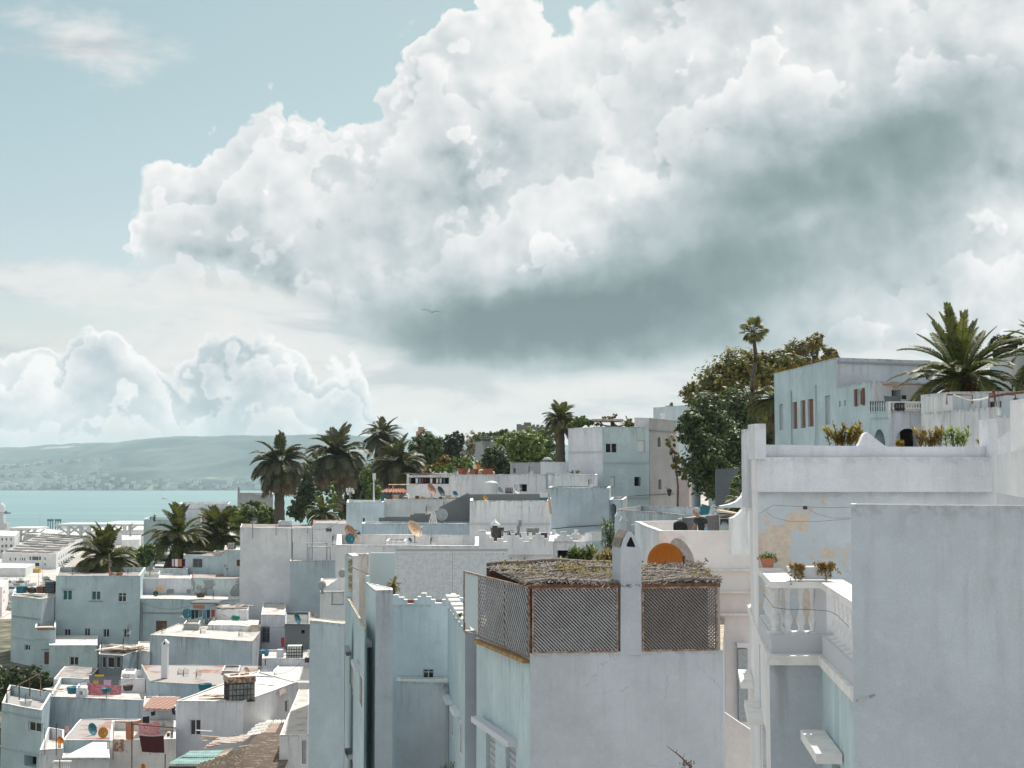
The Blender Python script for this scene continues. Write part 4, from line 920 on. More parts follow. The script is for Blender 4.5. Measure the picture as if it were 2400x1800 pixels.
house('house', 'house with red tiled terrace holding two satellite dishes', [(147, 95), (262, 95), (330, 103), (187, 103)], 1734, m='teal', par=(.05, .12), roof='roof_red', drop=7)
house('house', 'little white walled terrace corner with clothes pole', [(93, 91), (147, 91.5), (150, 98), (112, 99)], 1757, m='white_streak', par=(.7, .12), drop=8, roof='roof_white')
house('house', 'narrow house front with peeling plaster under the laundry', [(257, 88), (412, 88.5), (412, 95), (262, 95)], 1735, m='peel_white', par=(.6, .15), roof='roof_white', drop=8, cap='cap_white')
house('house', 'white walled room under the little tiled roof', [(335, 95.2), (412, 95.2), (412, 101), (338, 101)], 1664, m='lav', par=(.1, .1), drop=9)
house('house', 'shaded low wall below the bright canopy', [(146, 85), (257, 85), (257, 86.5), (148, 86.5)], 1777, m='lav', par=(.02, .1), drop=5)
# corrugated sheds, low right of the cluster
house('shed', 'white walled shed beneath the brown corrugated sheets', [(655, 79.5), (724, 79.5), (724, 96), (700, 96)], 1722, m='white', fm={0: 'white_streak'}, par=(.02, .1), drop=7, wins={0: [(708, 1735, 717, 1790, 'panel_grey')]})
# --- big flat wall and lane houses in the middle
house('house', 'tall plain teal house wall standing before the small pediment', [(726, 58), (808.5, 56.5), (809.5, 57.7), (727, 59.2)], 1454, m='teal_grey', par=(.02, .1), roof='roof_white', drop=16, cap='cap_dirty')
pd = house('house', 'small pediment fronted white house with carved shutter', [(750, 64), (808, 64), (808, 72), (752, 72)], 1386, m='peel_white', par=(.05, .1), roof='roof_white', drop=6, wins={0: [(777, 1384, 806, 1418, 'panel_white')]}, ledges=[(0, 1376, 757, 808)])
cutwall('pediment', None, (757, 63.8), (812, 63.8), [(757, 1385), (812, 1385), (812, 1343), (808, 1346), (757, 1380)], .5, 'white', parent=pd)
mb = MB(); c = P(755, 1371, 63.9); mb.lathe((c.x, c.y, c.z-.3), [(.06, -.1), (.07, .05), (.16, .16), (.19, .3), (.14, .44), (0, .52)], 10); c = P(803, 1343, 63.9); mb.lathe((c.x, c.y, c.z-.3), [(.06, -.1), (.07, .05), (.16, .16), (.19, .3), (.14, .44), (0, .52)], 10); mb.build('finial', 'cement_light', pd)
# lane house: far end at the brick edged post, near end at column 855
lane = house('house', 'long oblique teal lane house with sloping parapet and hooded slit windows', [(811, 63), (855, 49.5), (858.5, 49.9), (815, 63.8)], 1396, ref=0, m='teal', par=(.02, .06), dep=.035, roof='cap_dirty', drop=16, cap='cap_dirty',
      wins={0: [(820, 1540, 828, 1618, 'glass'), (843, 1578, 850, 1660, 'glass'), (823, 1771, 828, 1800, 'glass')]})
def hood(u0, v0, u1, v1, Ya, Yb, parent, m='cement_light', w=.35):
    """little projecting slab over a window on an oblique wall"""
    a, b_ = P(u0, v0, Ya), P(u1, v1, Yb); a.z = b_.z = (a.z+b_.z)/2; d = (b_-a).normalized(); nrm = Vector((d.y, -d.x, 0))
    mb = MB(); q = [a, b_, b_+nrm*w, a+nrm*w]; mb.prism(q, (0, 0, 0), (0, 0, .16)); mb.build('window_hood', m, parent)
hood(815, 1524, 824, 1534, 60.4, 58.2, lane, 'lav_light', .22); hood(836, 1558, 846, 1572, 53.9, 51.6, lane, 'lav_light', .22); hood(821, 1766, 829, 1776, 58, 56.5, lane, 'lav_light', .22)
pp = [(808, 1500), (808, 1300), (815, 1297), (826, 1303), (826, 1500)]
bp, _ = cutwall('wall', None, (808, 62.5), (826, 62.3), pp, .5, 'teal', parent=lane)
for k in range(9):
    mb = MB(); pxbox(mb, 816, 1306+k*9.3, 824.5, 1311+k*9.3, 62.2, .25); mb.build('brick', 'ochre' if k % 2 else 'cap_dirty', lane)
house('slab_wall', 'rain stained cream wall slab between post and teal column', [(824, 66), (864, 66), (864, 66.6), (824, 66.6)], 1298, m='tan', par=(.02, .1), drop=14)
col_ = house('house', 'tall narrow teal column house rising beside the stepped wall', [(857, 53.6), (881, 49.8), (921, 50.2), (919, 50.9)], 1384, ref=1, m='teal', fm={1: 'lav'}, par=(.02, .08), roof='roof_white', drop=16)  # side teal and front lavender, the sky tint painted in
for k in range(3):
    mb = MB(); pxbox(mb, 866+k*9, 1372+k*7, 885+k*7, 1376+k*7, 52.5-k*.8, .5); mb.build('step', 'cap_white', col_)
mb = MB(); pxbox(mb, 855, 1350, 864, 1640, 55.5, .35); mb.build('pilaster', 'teal', col_)
hood(862, 1502, 872, 1520, 52.6, 51, col_, 'lav_light', w=.25)
sw = empty('house', (*gx(1000, 54.5), 45), 'teal house wall with chipped stepped battlements and one dark window', 'house')
Z4 = lambda x, y: (560+x/3.687, 1350+y/3.687)
pts = [(1330, 165), (1380, 165), (1380, 185), (1425, 185), (1425, 205), (1455, 205), (1455, 240), (1510, 240), (1510, 205), (1545, 205), (1545, 180), (1575, 180), (1575, 150), (1620, 150), (1620, 180), (1660, 180), (1660, 205), (1695, 205), (1695, 235), (1755, 235), (1755, 205), (1790, 205), (1790, 170), (1830, 170), (1830, 155), (1870, 155), (1870, 170), (1905, 170), (1905, 190), (1960, 190)]
pts = [Z4(*p) for p in pts]; 
cutwall('battlement', None, (918, 54.2), (1092, 54.2), pts+[(1092, 1417), (919, 1417)], .35, 'teal_light', parent=sw)
pl = Plane(gx(918, 54.2, 1400), gx(1092, 54.2, 1400)); mb = MB(); zt = pl.px(1000, 1417)[1]; a, z1 = pl.px(991, 1568); b_, z0 = pl.px(1017, 1591)
wallface(mb, pl, 0, pl.len, zt, zt-14, [(a, b_, z0, z1, 'win')]); window(pl, a, b_, z0, z1, 'win4', sw); mb.build('wall', ['teal_light'], sw)
mb = MB(); pxbox(mb, 955, 1406, 969, 1414, 54.05, .2); mb.build('brick', 'clay', sw)
house('house', 'low lavender grey block with bright roof rim and drainpipe', [(929, 53.2), (1051, 52.8), (1052, 54.1), (931, 54.1)], 1596, m='lav', par=(.02, .16), roof='cap_white', drop=14, cap='cap_white')
ob = house('house', 'oblique teal house end with stepped top and slit windows', [(1049, 53.5), (1090, 45.5), (1118, 45.8), (1120, 53)], 1478, ref=1, m='teal', fm={1: 'lav'}, par=(.02, .15), dep=.04, roof='roof_white', drop=15,  # oblique face bluer than the end face, sky tint in the paint
     wins={0: [(1059, 1662, 1063, 1730, 'glass'), (1078, 1690, 1082, 1770, 'glass')]})
hood(1052, 1640, 1060, 1650, 52.4, 51, ob, 'lav_light', .22); hood(1069, 1666, 1078, 1678, 48.9, 47.6, ob, 'lav_light', .22)
for k in range(6):
    Yk = 53.2-k*1.3; uk = 1050+k*7.
    a = P(uk, 1478, Yk); s_ = F/Yk; top = [3.45, 2.6, 2.0, 1.5, 1.05, .6][k]
    zt_ = ob['ztop']; mb = MB()
    dirv = (Vector(gx(1090, 45.5))-Vector(gx(1049, 53.5))).normalized()
    pos = Vector(gx(1049, 53.5))+dirv*(.55+k*1.32)
    rot = Matrix.Rotation(math.atan2(dirv.y, dirv.x), 3, 'Z'); hgt = .42-k*.03
    mb.box((pos.x+.12, pos.y, zt_+hgt/2-.02), (.9, .16, hgt), rot); mb.build('merlon', 'teal_light', ob)
    mb = MB(); mb.box((pos.x+.12, pos.y, zt_+hgt+.02), (.8, .4, .07), rot); mb.build('coping', 'cap_white', ob)
t = empty('drainpipe', P(1050, 1610, 52.6), 'grey drainpipe with elbow beside the low lavender block', 'pipe')
a = P(1045, 1612, 52.6); mb = MB(); mb.tube([(a.x-.1, a.y, a.z+.05), (a.x+.05, a.y, a.z), (a.x+.08, a.y, a.z-.25), (a.x+.08, a.y, a.z-9)], .09, 8); mb.build('pipe', 'lav', t)
# --- the central house with the reed roof (walls only; roof and lattice below)
ch = house('house', 'central lavender fronted house with reed roofed lattice terrace', [(1117, 42.3), (1243.5, 36.4), (1693, 37), (1700, 45), (1125, 46)], 1531, ref=1, m='front_wall', fm={0: 'teal'}, par=(.02, .25), roof='roof_grey', drop=14,  # teal side and lavender front: sky tint put into the face colours
     wins={0: [(1139, 1722, 1161, 1812, 'panel_grey'), (1185, 1746, 1210, 1812, 'panel_grey')]}, cap='cap_dirty')
hood(1126, 1697, 1213, 1743, 41.5, 37.7, ch, 'lav_light', w=.28)
# --- the pink white wall with the man behind it
pw = house('house', 'bright blush white terrace house beside the orange dish', [(1543, 45), (1762, 45), (1764, 56), (1488, 54)], 1244, m='blush', par=(1.15, .16), roof='roof_clean', drop=14, cap='cap_white', fm={3: 'white'})
for v, t_ in ((1336, .05), (1388, .05), (1440, .06)):
    mb = MB(); a = P(1560, v, 44.9); mb.box((P(1652, v, 44.9).x, 44.9, a.z), (P(1762, v, 45).x-P(1543, v, 45).x, .14, t_)); mb.build('ledge', 'cap_white', pw)
mb = MB(); pxbox(mb, 1560, 1337, 1750, 1386, 44.93, .05); mb.build('painted_band', 'rust_pink' if False else 'blush', pw)
mb = MB(); pxbox(mb, 1732, 1521, 1752, 1692, 44.8, .18); mb.build('shutter', 'shutter_grey', pw)  # tall flat grey slab on the wall face
mb = MB(); pxbox(mb, 1728, 1508, 1756, 1518, 44.6, .4); mb.build('window_hood', 'blush', pw)
cutwall('boundary_wall', 'sloping cream yard wall below the blush terrace', (1693, 41), (1762, 41), [(1690, 1664), (1740, 1698), (1762, 1712), (1762, 1960), (1690, 1960)], .3, 'blush', side='cap_white')
house('house', 'teal walled terrace with rusty red coping behind the man', [(1446, 76), (1600, 66), (1760, 66), (1762, 76), (1500, 84)], 1193, ref=0, m='teal_grey', fm={0: 'grey_stain'}, par=(.5, .16), roof='roof_white', drop=9, cap='rust')
for u0, u1, v0, Y, w_ in ((1443, 1457, 1211, 52, 'farther'), (1454, 1472, 1222, 50, 'nearer')):
    mb = MB(); pxbox(mb, u0, v0, u1-3, v0+120, Y, .35); a = P(u0-1, v0, Y); b_ = P(u1, v0, Y)
    mb.prism([(a.x, Y-.05, a.z), (b_.x, Y-.05, a.z), (b_.x, Y-.05, a.z+.05), (a.x+.08, Y-.05, a.z+.16)], (0, 0, 0), (0, .5, 0)); tag(mb.build('gate_post', 'teal_light'), f'short pale post with slanted cap, {w_} of the pair by the chimney', 'post')
# ================================================================ the right hand rise
def pipe(u, v0, v1, Y, parent, m='teal_light', r=.05):
    a, b_ = P(u, v0, Y), P(u, v1, Y); mb = MB(); mb.tube([a, b_], r, 6); mb.build('pipe', m, parent)
th3 = house('house', 'long teal house with four tall shuttered windows along its lane side', [(1814, 87), (1960, 75), (2180, 77), (2185, 88), (1830, 96)], 838, ref=1, m='teal', fm={1: 'lav'}, par=(.3, .25), roof='roof_grey', drop=22, cap='cap_dirty',  # lane side teal, front lavender: skylight hue painted per face
     wins={0: [(1826, 947, 1836, 1008, 'panel_grey'), (1857, 942, 1869, 1005, 'panel_brown'), (1876, 938, 1888, 1003, 'panel_brown'), (1893, 935, 1907, 1000, 'panel_brown'), (1933, 927, 1946, 995, 'panel_grey')],
           1: [(2144, 884, 2152, 891, 'glass'), (2170, 882, 2179, 890, 'glass')]}, ledges=[(1, 849, 1962, 2180)])
pipe(1853.5, 915, 1045, 83.3, th3); pipe(1910, 902, 1045, 78.5, th3)
# grass tufts along its coping and terracotta upstand
mb = MB(); rng = random.Random(8)
A_, B_ = P(1814, 876, 87), P(1960, 838, 75)
for k in range(150):
    t_ = rng.random(); p = A_.lerp(B_, t_); p.z = th3['ztop']
    mb.tube([p+Vector((0, .1, 0)), p+Vector((rng.uniform(-.12, .12), .1, rng.uniform(.05, .28)))], .015, 3, cap=False)
tag(mb.build('dry_grass', 'leaf_gold'), kind='stuff')
t6 = house('house', 'teal front part with open louvred shutters and two tiny openings', [(1960.5, 74.2), (2040, 69), (2160, 70), (2160, 74.5), (1962, 75)], 893, ref=1, m='teal', fm={1: 'lav_light'}, par=(.2, .2), roof='roof_grey', drop=16, cap='cap_white',
     wins={0: [(1966, 940, 1970, 953, 'glass'), (1978, 938, 1982, 951, 'glass'), (2009, 911, 2022, 951, 'shut_open'), (1932+20, 1027, 1936+22, 1042, 'glass')], 1: [(2090, 914, 2113, 962, 'void')]})
mb = MB(); a = P(2042, 900, 68.95); b_ = P(2158, 901, 69.9); mb.box(((a.x+b_.x)/2, 69.3, a.z), (b_.x-a.x, .12, .07)); mb.build('ledge', 'salmon', t6)
mb = MB(); mb.lathe(P(2100, 904.5, 69.1), [(0, 0), (.1, .0), (.16, .02), (.2, .06)], 12, rot=Matrix.Rotation(R(90), 3, 'X')); mb.build('roundel', 'sheet_pink', t6)
# balcony terrace with pierced screen and balusters
tr = house('house', 'teal terrace base with pierced block screen and shaded arches', [(2036, 66.5), (2082, 64), (2160, 64.3), (2160, 69.5), (2042, 69)], 962, ref=1, m='teal', fm={1: 'lav_light'}, par=(.02, .15), roof='roof_white', drop=12,
     wins={0: [(2047, 1006, 2075, 1060, 'arch')], 1: [(2100, 1004, 2157, 1060, 'arch')]})
for r in range(4):
    for c in range(7):
        mb = MB(); uu = 2041+c*5.6+(1.5 if r % 2 else 0); mb.lathe(P(uu, 951+r*6.3, 65.9-c*.3), [(.0, 0), (.035, .0), (.035, .22), (0, .22)], 4); 
        mb.build('screen_slot', 'metal_dark', tr)
cutwall('screen_wall', None, (2038, 66.3), (2082, 63.9), [(2038, 946), (2082, 942), (2082, 978), (2038, 980)], .12, 'teal', parent=tr)
PROF = [(.075, 0), (.08, .05), (.05, .08), (.045, .12), (.085, .24), (.08, .32), (.04, .46), (.035, .62), (.05, .74), (.045, .84), (.07, .90), (.085, 1.)]
BAL_ME = {}
def baluster(p, h, parent, m='cap_white', seg=10, wk=1.):
    key = (m, seg, round(wk, 2))
    if True and key not in BAL_ME:
        mb = MB(); mb.lathe((0, 0, 0), [(r_*wk, z) for r_, z in PROF], seg); mb.box((0, 0, .02), (.19*wk, .19*wk, .05)); mb.box((0, 0, .98), (.19*wk, .19*wk, .05))
        o = mb.build('baluster', m, None, origin=(0, 0, 0)); BAL_ME[key] = o.data; bpy.data.objects.remove(o)
    o = bpy.data.objects.new('baluster', BAL_ME[key]); COL.objects.link(o); o.parent = parent
    o.location = WL(parent).inverted() @ Vector(p); o.scale = (1, 1, h); return o
bt_ = empty('balustrade', P(2120, 966, 64), 'small distant white balustrade in front of the porch', 'balustrade')
for k in range(12): baluster(P(2087+k*6.1, 963, 64.1), .36, bt_, 'cap_white' if k > 5 or k == 1 else 'metal_dark', 6, 1.)
mb = MB(); a, b_ = P(2083, 944, 64.1), P(2160, 944, 64.1); mb.box(((a.x+b_.x)/2, 64.15, a.z+.02), (b_.x-a.x, .22, .08)); mb.build('rail', 'cap_white', bt_)
# white house behind it with the fan palm yard
r4 = house('house', 'long stained white house with metal clothes frame on its terrace', [(2158, 61.5), (2232, 58.5), (2520, 58.8), (2520, 66), (2162, 67)], 917, ref=1, m='white_streak', fm={1: 'grey_stain'}, par=(.1, .2), roof='roof_clean', drop=14, cap='cap_dirty',
     wins={1: [(2320, 941, 2337, 968, 'void'), (2342, 940, 2347, 955, 'glass'), (2374, 933, 2387, 963, 'panel_brown')]})
house('house', 'lower white terrace wall running before the stained house', [(2158, 60.5), (2340, 54.5), (2345, 57.5), (2162, 61)], 968, ref=0, m='white_streak', par=(.1, .15), roof='roof_white', drop=12, cap='cap_dirty')
house('house', 'low white roof corner beside the metal frame', [(2334, 54.5), (2520, 54), (2520, 56), (2340, 57)], 972, ref=1, m='lav_light', par=(.1, .15), drop=12)
st = empty('drying_rack', P(2280, 968, 56), 'rusty clothes frame with sagging white line on the stained terrace', 'clothes frame')
mb = MB(); 
for pts in ([(2219, 948), (2219, 925), (2279, 925), (2279, 946)], [(2318, 957), (2318, 923), (2380, 925), (2380, 934)]):
    mb.tube([P(u, v, 56.5) for u, v in pts], .035, 4)
mb.tube([P(2329, 908, 56.2), P(2329, 924, 56.2)], .07, 5); mb.tube([P(2331, 924, 56), P(2335, 968, 55)], .04, 4); mb.tube([P(2318, 930, 56.4), P(2360, 923, 56), P(2420, 917, 55)], .06, 5)
mb.build('frame', 'rust_dark', st)
mb = MB(); mb.tube([P(2234+k*10, 925+13.5*math.sin(k/10*math.pi)-.1*k, 56.4) for k in range(11)], .03, 4); mb.build('clothes_line', 'cap_white', st)
cl = MB(); 
u7 = house('house', 'bright white stepped roof block beside the great palm', [(2282, 72), (2322, 72), (2322, 80), (2284, 80)], 892, m='white_clean', par=(.1, .2), drop=7, fm={0: 'teal_light'})
house('house', 'white roof house with recessed band above the stained house', [(2320, 71.5), (2346, 69.5), (2520, 61), (2520, 78), (2322, 78)], 846, ref=0, m='white', fm={0: 'teal_light', 1: 'white'}, par=(.1, .2), drop=12)
# ---------------------------------------------------------------- terrace house with the balcony, near
ZZ = lambda v, Y: P(1200, v, Y).z
lo = house('house', 'terrace house wall with large peeling patches of paint', [(1757, 25.5), (1776, 21.4), (2330, 21.4), (2335, 25.5)], 1151, ref=1, m='peeling', fm={0: 'white_clean'}, par=(.01, .1), roof='roof_grey', drop=12)  # wall end painted whiter for the light on that side
up = house('house', 'upper terrace band with thin ledge above the peeling wall', [(1756, 25.5), (1775.5, 21.28), (2326, 21.28), (2335, 25.6)], 1072, ref=1, m='upper_white', fm={0: 'white_clean'}, par=(.01, .1), roof='roof_clean', drop=ZZ(1072, 21.28)-ZZ(1153, 21.28), cap='cap_white')  # end face whiter than the front, brightness of the light painted in
pp = [(1793, 1072), (1793, 1042), (1850, 1043), (1950, 1045), (2010, 1045)]
for k in range(9): t_ = k/8; pp.append((2010+18*t_, 1045-26*sstep(0, 1, t_)*1.15))
pp += [(2033, 1013), (2040, 1018), (2060, 1034), (2074, 1044), (2082, 1047), (2316, 1047), (2316, 1072)]
cutwall('parapet', None, (1793, 21.45), (2320, 21.45), pp, .16, 'upper_white', parent=up)
def pillar(u0, u1, v0, v1, Y, dy, m='white_clean', nm='pillar', parent=None):
    mb = MB(); a, b_ = P(u0, v0, Y), P(u1, v0, Y); z1 = P(u0, v1, Y).z
    pl = [(Plane((a.x, Y), (b_.x, Y)))]
    W_ = b_.x-a.x; q = [Vector((a.x, Y)), Vector((b_.x, Y)), Vector((b_.x+.02, Y+dy)), Vector((a.x-.02, Y+dy))]
    for i in range(4):
        p_ = Plane(q[i], q[(i+1) % 4]); wallface(mb, p_, 0, p_.len, a.z, z1, [])
    mb.face([(x.x, x.y, a.z) for x in q], [(0, 3)]*4); return mb.build(nm, m, parent)
pillar(1769, 1795, 993, 1076, 21.2, .5, 'upper_white', 'pillar', up)
pillar(1751, 1768, 1005, 1190, 24.3, .5, 'lav_light', 'pillar', up)
pillar(2315, 2338, 982, 1071, 21.35, .35, 'upper_white', 'pillar', up)
pillar(2396, 2420, 935, 1060, 18.2, .4, 'white_clean', 'pillar', up)
cutwall('buttress', 'curved white buttress sweeping up to the terrace pillar', (1690, 26), (1758, 26), [(1690, 1190), (1690, 1186), (1712, 1182), (1728, 1175), (1740, 1163), (1747, 1148), (1751, 1128), (1752, 1108), (1758, 1108), (1758, 1190)], .3, 'upper_white', 'wall')
cutwall('gable_wall', 'small white slant topped wall at the end of the man\'s terrace', (1713, 30), (1760, 30), [(1713, 1300), (1713, 1215), (1722, 1212), (1736, 1200), (1742, 1192), (1741, 1188), (1760, 1186), (1760, 1300)], .3, 'white', 'wall')
rw, _ = cutwall('side_wall', 'bright inner terrace wall running forward from the corner pillar', (2325, 21.3), (2470, 12.4), [(2325, 1068), (2400, 1054), (2470, 1038), (2470, 1180), (2400, 1166), (2325, 1153)], .2, 'white_clean', 'wall')
cutwall('parapet_slope', 'white parapet with slanting step beyond the corner pillar', (2338, 24.0), (2470, 23.5), [(2338, 1030), (2350, 1021), (2366, 1008), (2396, 1006), (2470, 1004), (2470, 1075), (2338, 1072)], .2, 'upper_white', 'wall')
# balcony body
bb = house('house', 'balcony house corner with warm lit lane side and cool front', [(1757, 26), (1803, 18.75), (1922, 18.75), (2006, 15.7), (2200, 15.7), (2200, 26)], 1536, ref=1, m='lav', fm={0: 'white_clean', 2: 'teal'}, par=(.01, .05), roof='cap_white', drop=12,  # pale lane side paints in warm bounce, teal face paints in skylight
     wins={0: [(1764, 1612, 1772, 1716, 'panel_brown'), (1786.5, 1696, 1797, 1812, 'panel_grey')], 2: [(1948, 1786, 1974, 1830, 'panel_grey')]}, cap='cap_white')
def slabpoly(pts, z0, z1, m, nm, parent):
    mb = MB(); q = [Vector((x, y, z0)) for x, y in pts]; mb.prism(q, (0, 0, 0), (0, 0, z1-z0)); return mb.build(nm, m, parent, fixn=True)
z_sl = ZZ(1538, 18.75)
def L2(u, Y): return Vector(gx(u, Y, 1450))
path = [L2(1752, 25.8), L2(1797, 18.62), L2(1917, 18.62), L2(1999, 15.55)]
def band(path, w, z0, z1, m, nm, parent):
    """bar of width w following a bent line"""
    out, inn = [], []
    for i, p in enumerate(path):
        a = (path[i]-path[i-1]).normalized() if i else None; b_ = (path[i+1]-path[i]).normalized() if i < len(path)-1 else None
        ns = [Vector((-q.y, q.x)) for q in (a, b_) if q is not None]; nn = sum(ns, Vector((0, 0))); nn = nn.normalized()/max(.5, nn.normalized().dot(ns[0]))
        out.append(p); inn.append(p+nn*w)
    return slabpoly([(p.x, p.y) for p in out]+[(p.x, p.y) for p in inn[::-1]], z0, z1, m, nm, parent)
band([p for p in path], .5, z_sl-.1, z_sl+.02, 'cap_white', 'ledge', bb)
p2 = [L2(1777, 21.35), L2(1806, 18.85), L2(1924, 18.85), L2(2004, 15.75)]
band(p2, .24, z_sl, z_sl+.27, 'lav_light', 'curb', bb)
bl_ = empty('balustrade', (p2[1].x, p2[1].y, z_sl+.27), 'white balcony balustrade with turned balusters and wide handrail', 'balustrade')
p3 = [L2(1776, 21.35), L2(1807, 18.6), L2(1923, 18.6), L2(2003, 15.5)]
zr = ZC-1.40
band(p3, .34, zr-.085, zr, 'cap_white', 'handrail', bl_)
hb_ = zr-.085-(z_sl+.27)
def run(a, b_, ts):
    for t_ in ts: q = a.lerp(b_, t_); baluster((q.x, q.y+.0, z_sl+.27), hb_, bl_, 'upper_white_b', 14, 1.)
surf('upper_white_b', (.72, .73, .74), (.55, .56, .57), 6., .85, .5)
off = Vector((0, .13))
PROF[:] = [(a*.72, b) for a, b in PROF]
run(p2[1]+off, p2[2]+off, (.12, .38, .64, .88)); run(p2[0]+Vector((.12, 0)), p2[1]+Vector((.14, .1)), (.1, .24, .38, .52, .66, .8, .93)); run(p2[2]+Vector((.14, .08)), p2[3]+Vector((.14, .08)), (.2, .32, .44, .56, .68, .8, .92))
q = p2[2]+Vector((.06, .1)); mb = MB(); mb.box((q.x+.02, q.y, z_sl+.27+hb_/2), (.16, .24, hb_), Matrix.Rotation(R(-40), 3, 'Z')); mb.build('corner_post', 'lav_light', bl_)
# lane side hoods
def slabhood(a, b_, w, th, parent):
    a, b_ = Vector(a), Vector(b_); d = (b_-a); d.z = 0; d.normalize(); nrm = Vector((d.y, -d.x, 0))
    mb = MB(); mb.prism([a, b_, b_+nrm*w, a+nrm*w], (0, 0, 0), (0, 0, th)); mb.build('window_hood', 'cap_white', parent)
pw0 = Plane(gx(1757, 26, 1600), gx(1803, 18.75, 1600)); 
for (u0, u1, v) in ((1756, 1771, 1600), (1775, 1794, 1680)):
    s0, z = pw0.px((u0+u1)/2, v); slabhood(pw0.w(s0-.9, z), pw0.w(s0+.7, z), .22, .1, bb)
pw2 = Plane(gx(1922, 18.75, 1750), gx(2006, 15.7, 1750)); s0, z = pw2.px(1952, 1760); slabhood(pw2.w(s0-.75, z), pw2.w(s0+.8, z), .3, .12, bb)
# near blank wall
nr = house('house', 'broad blank blue grey wall house with rain streaks, closest of all', [(1993, 13.45), (1994, 13), (2600, 12.7), (2600, 13.15)], 1184, ref=1, m='big_wall', fm={0: 'lav_light'}, par=(.02, .05), roof='roof_white', drop=9, cap='cap_white')
house('house', 'low roof body behind the broad blank wall', [(1992, 15.2), (1993.5, 13.5), (2600, 13.2), (2600, 15.2)], 0, zt=nr['ztop']-1.0, m='lav_light', par=(.02, .1), drop=8)
surf('scar', (.27, .29, .30), (.5, .5, .5), 9., .95, .9, th=(.5, .56))
mb = MB(); rng = random.Random(4)
def scar(pts, Y, w):
    for (u0, v0), (u1, v1) in zip(pts, pts[1:]):
        a, b_ = P(u0, v0, Y), P(u1, v1, Y); d = (b_-a).normalized(); s_ = Vector((-d.z, 0, d.x))*w*rng.uniform(.5, 1.2)
        mb.face([a-s_, b_-s_*.8, b_+s_*.8, a+s_])
pts = [(2099, 1650)]
while pts[-1][1] < 1830: pts.append((2099+rng.uniform(-3, 3), pts[-1][1]+12))
scar(pts, 12.965, .013); mb.build('plaster_scar', 'scar', nr); mb = MB(); scar([(2007, 1643), (2020, 1640), (2038, 1634), (2052, 1629)], 12.975, .011)
mb.build('plaster_scar', 'scar', nr)
# oleander cable and peg
t = empty('wire', P(1880, 1188, 21.2), 'thin cable strung along the peeling wall with a dark clip', 'wire')
mb = MB(); mb.tube([P(1778, 1205, 21.25), P(1812, 1184, 21.25), P(1850, 1186, 21.2), P(1888, 1188, 21.2), P(1950, 1190, 21.2), P(1993, 1189, 21.2)], .0035, 4)
mb.tube([P(1888, 1189, 21.2), P(1915, 1205, 21.2), P(1950, 1214, 21.2), P(1993, 1214, 21.2)], .003, 4); mb.tube([P(1795, 1198, 21.2), P(1812, 1212, 21.2), P(1850, 1222, 21.2), P(1920, 1222, 21.2), P(1993, 1216, 21.2)], .003, 4); mb.build('cable', 'metal_grey', t)
mb = MB(); mb.lathe(P(1887, 1190, 21.15), [(0, -.03), (.035, -.02), (.035, .02), (0, .03)], 8); mb.build('clip', 'metal_dark', t)
# ================================================================ vegetation
import numpy as np
def leaf_mesh(name, centers, normals, size, mats, mi=None, aspect=.5, rs=None):
    """many small leaf quads, one island each"""
    n_ = len(centers); rs = rs or np.random.RandomState(1)
    nr_ = normals/np.maximum(1e-6, np.linalg.norm(normals, axis=1, keepdims=True))
    t_ = np.cross(nr_, rs.normal(size=(n_, 3))); t_ /= np.maximum(1e-6, np.linalg.norm(t_, axis=1, keepdims=True)); b_ = np.cross(nr_, t_)
    sz = size*(.6+.8*rs.rand(n_, 1)); a = t_*sz; c = b_*sz*aspect
    v = np.stack([centers-a, centers-c*.9+a*.1, centers+a, centers+c*.9+a*.1], 1).reshape(-1, 3)
    me = bpy.data.meshes.new(name); me.vertices.add(4*n_); me.vertices.foreach_set('co', v.astype(np.float32).ravel())
    me.loops.add(4*n_); me.loops.foreach_set('vertex_index', np.arange(4*n_, dtype=np.int32)); me.polygons.add(n_)
    me.polygons.foreach_set('loop_start', np.arange(0, 4*n_, 4, dtype=np.int32)); me.polygons.foreach_set('loop_total', np.full(n_, 4, np.int32))
    for m in mats: me.materials.append(MATS[m])
    if mi is not None: me.polygons.foreach_set('material_index', mi.astype(np.int32))
    me.update(); me.validate(); return me
def crown_pts(blobs, per, clump, rs, shell=.55):
    C, N = [], []
    for c, r, k in blobs:
        nc = max(3, int(k/per)); d = rs.normal(size=(nc, 3)); d /= np.linalg.norm(d, axis=1, keepdims=True)
        rad = .12+(1-.12)*rs.rand(nc, 1)**(.6 if shell < .7 else .35); cc = d*rad
        cl = (.7+.6*rs.rand(nc, 1))*clump*1.25
        q = np.repeat(cc, per, 0); g = rs.normal(size=(nc*per, 3)); g /= np.linalg.norm(g, axis=1, keepdims=True); g *= rs.rand(nc*per, 1)**.5
        pos = q*np.array(r)+g*np.repeat(cl, per, 0)*min(r)
        C.append(pos+np.array(c)); N.append(g*.9+np.repeat(d, per, 0)*.4+np.array([0, 0, .5])+rs.normal(size=pos.shape)*.35)
    return np.concatenate(C), np.concatenate(N)
TREE_N = [0]
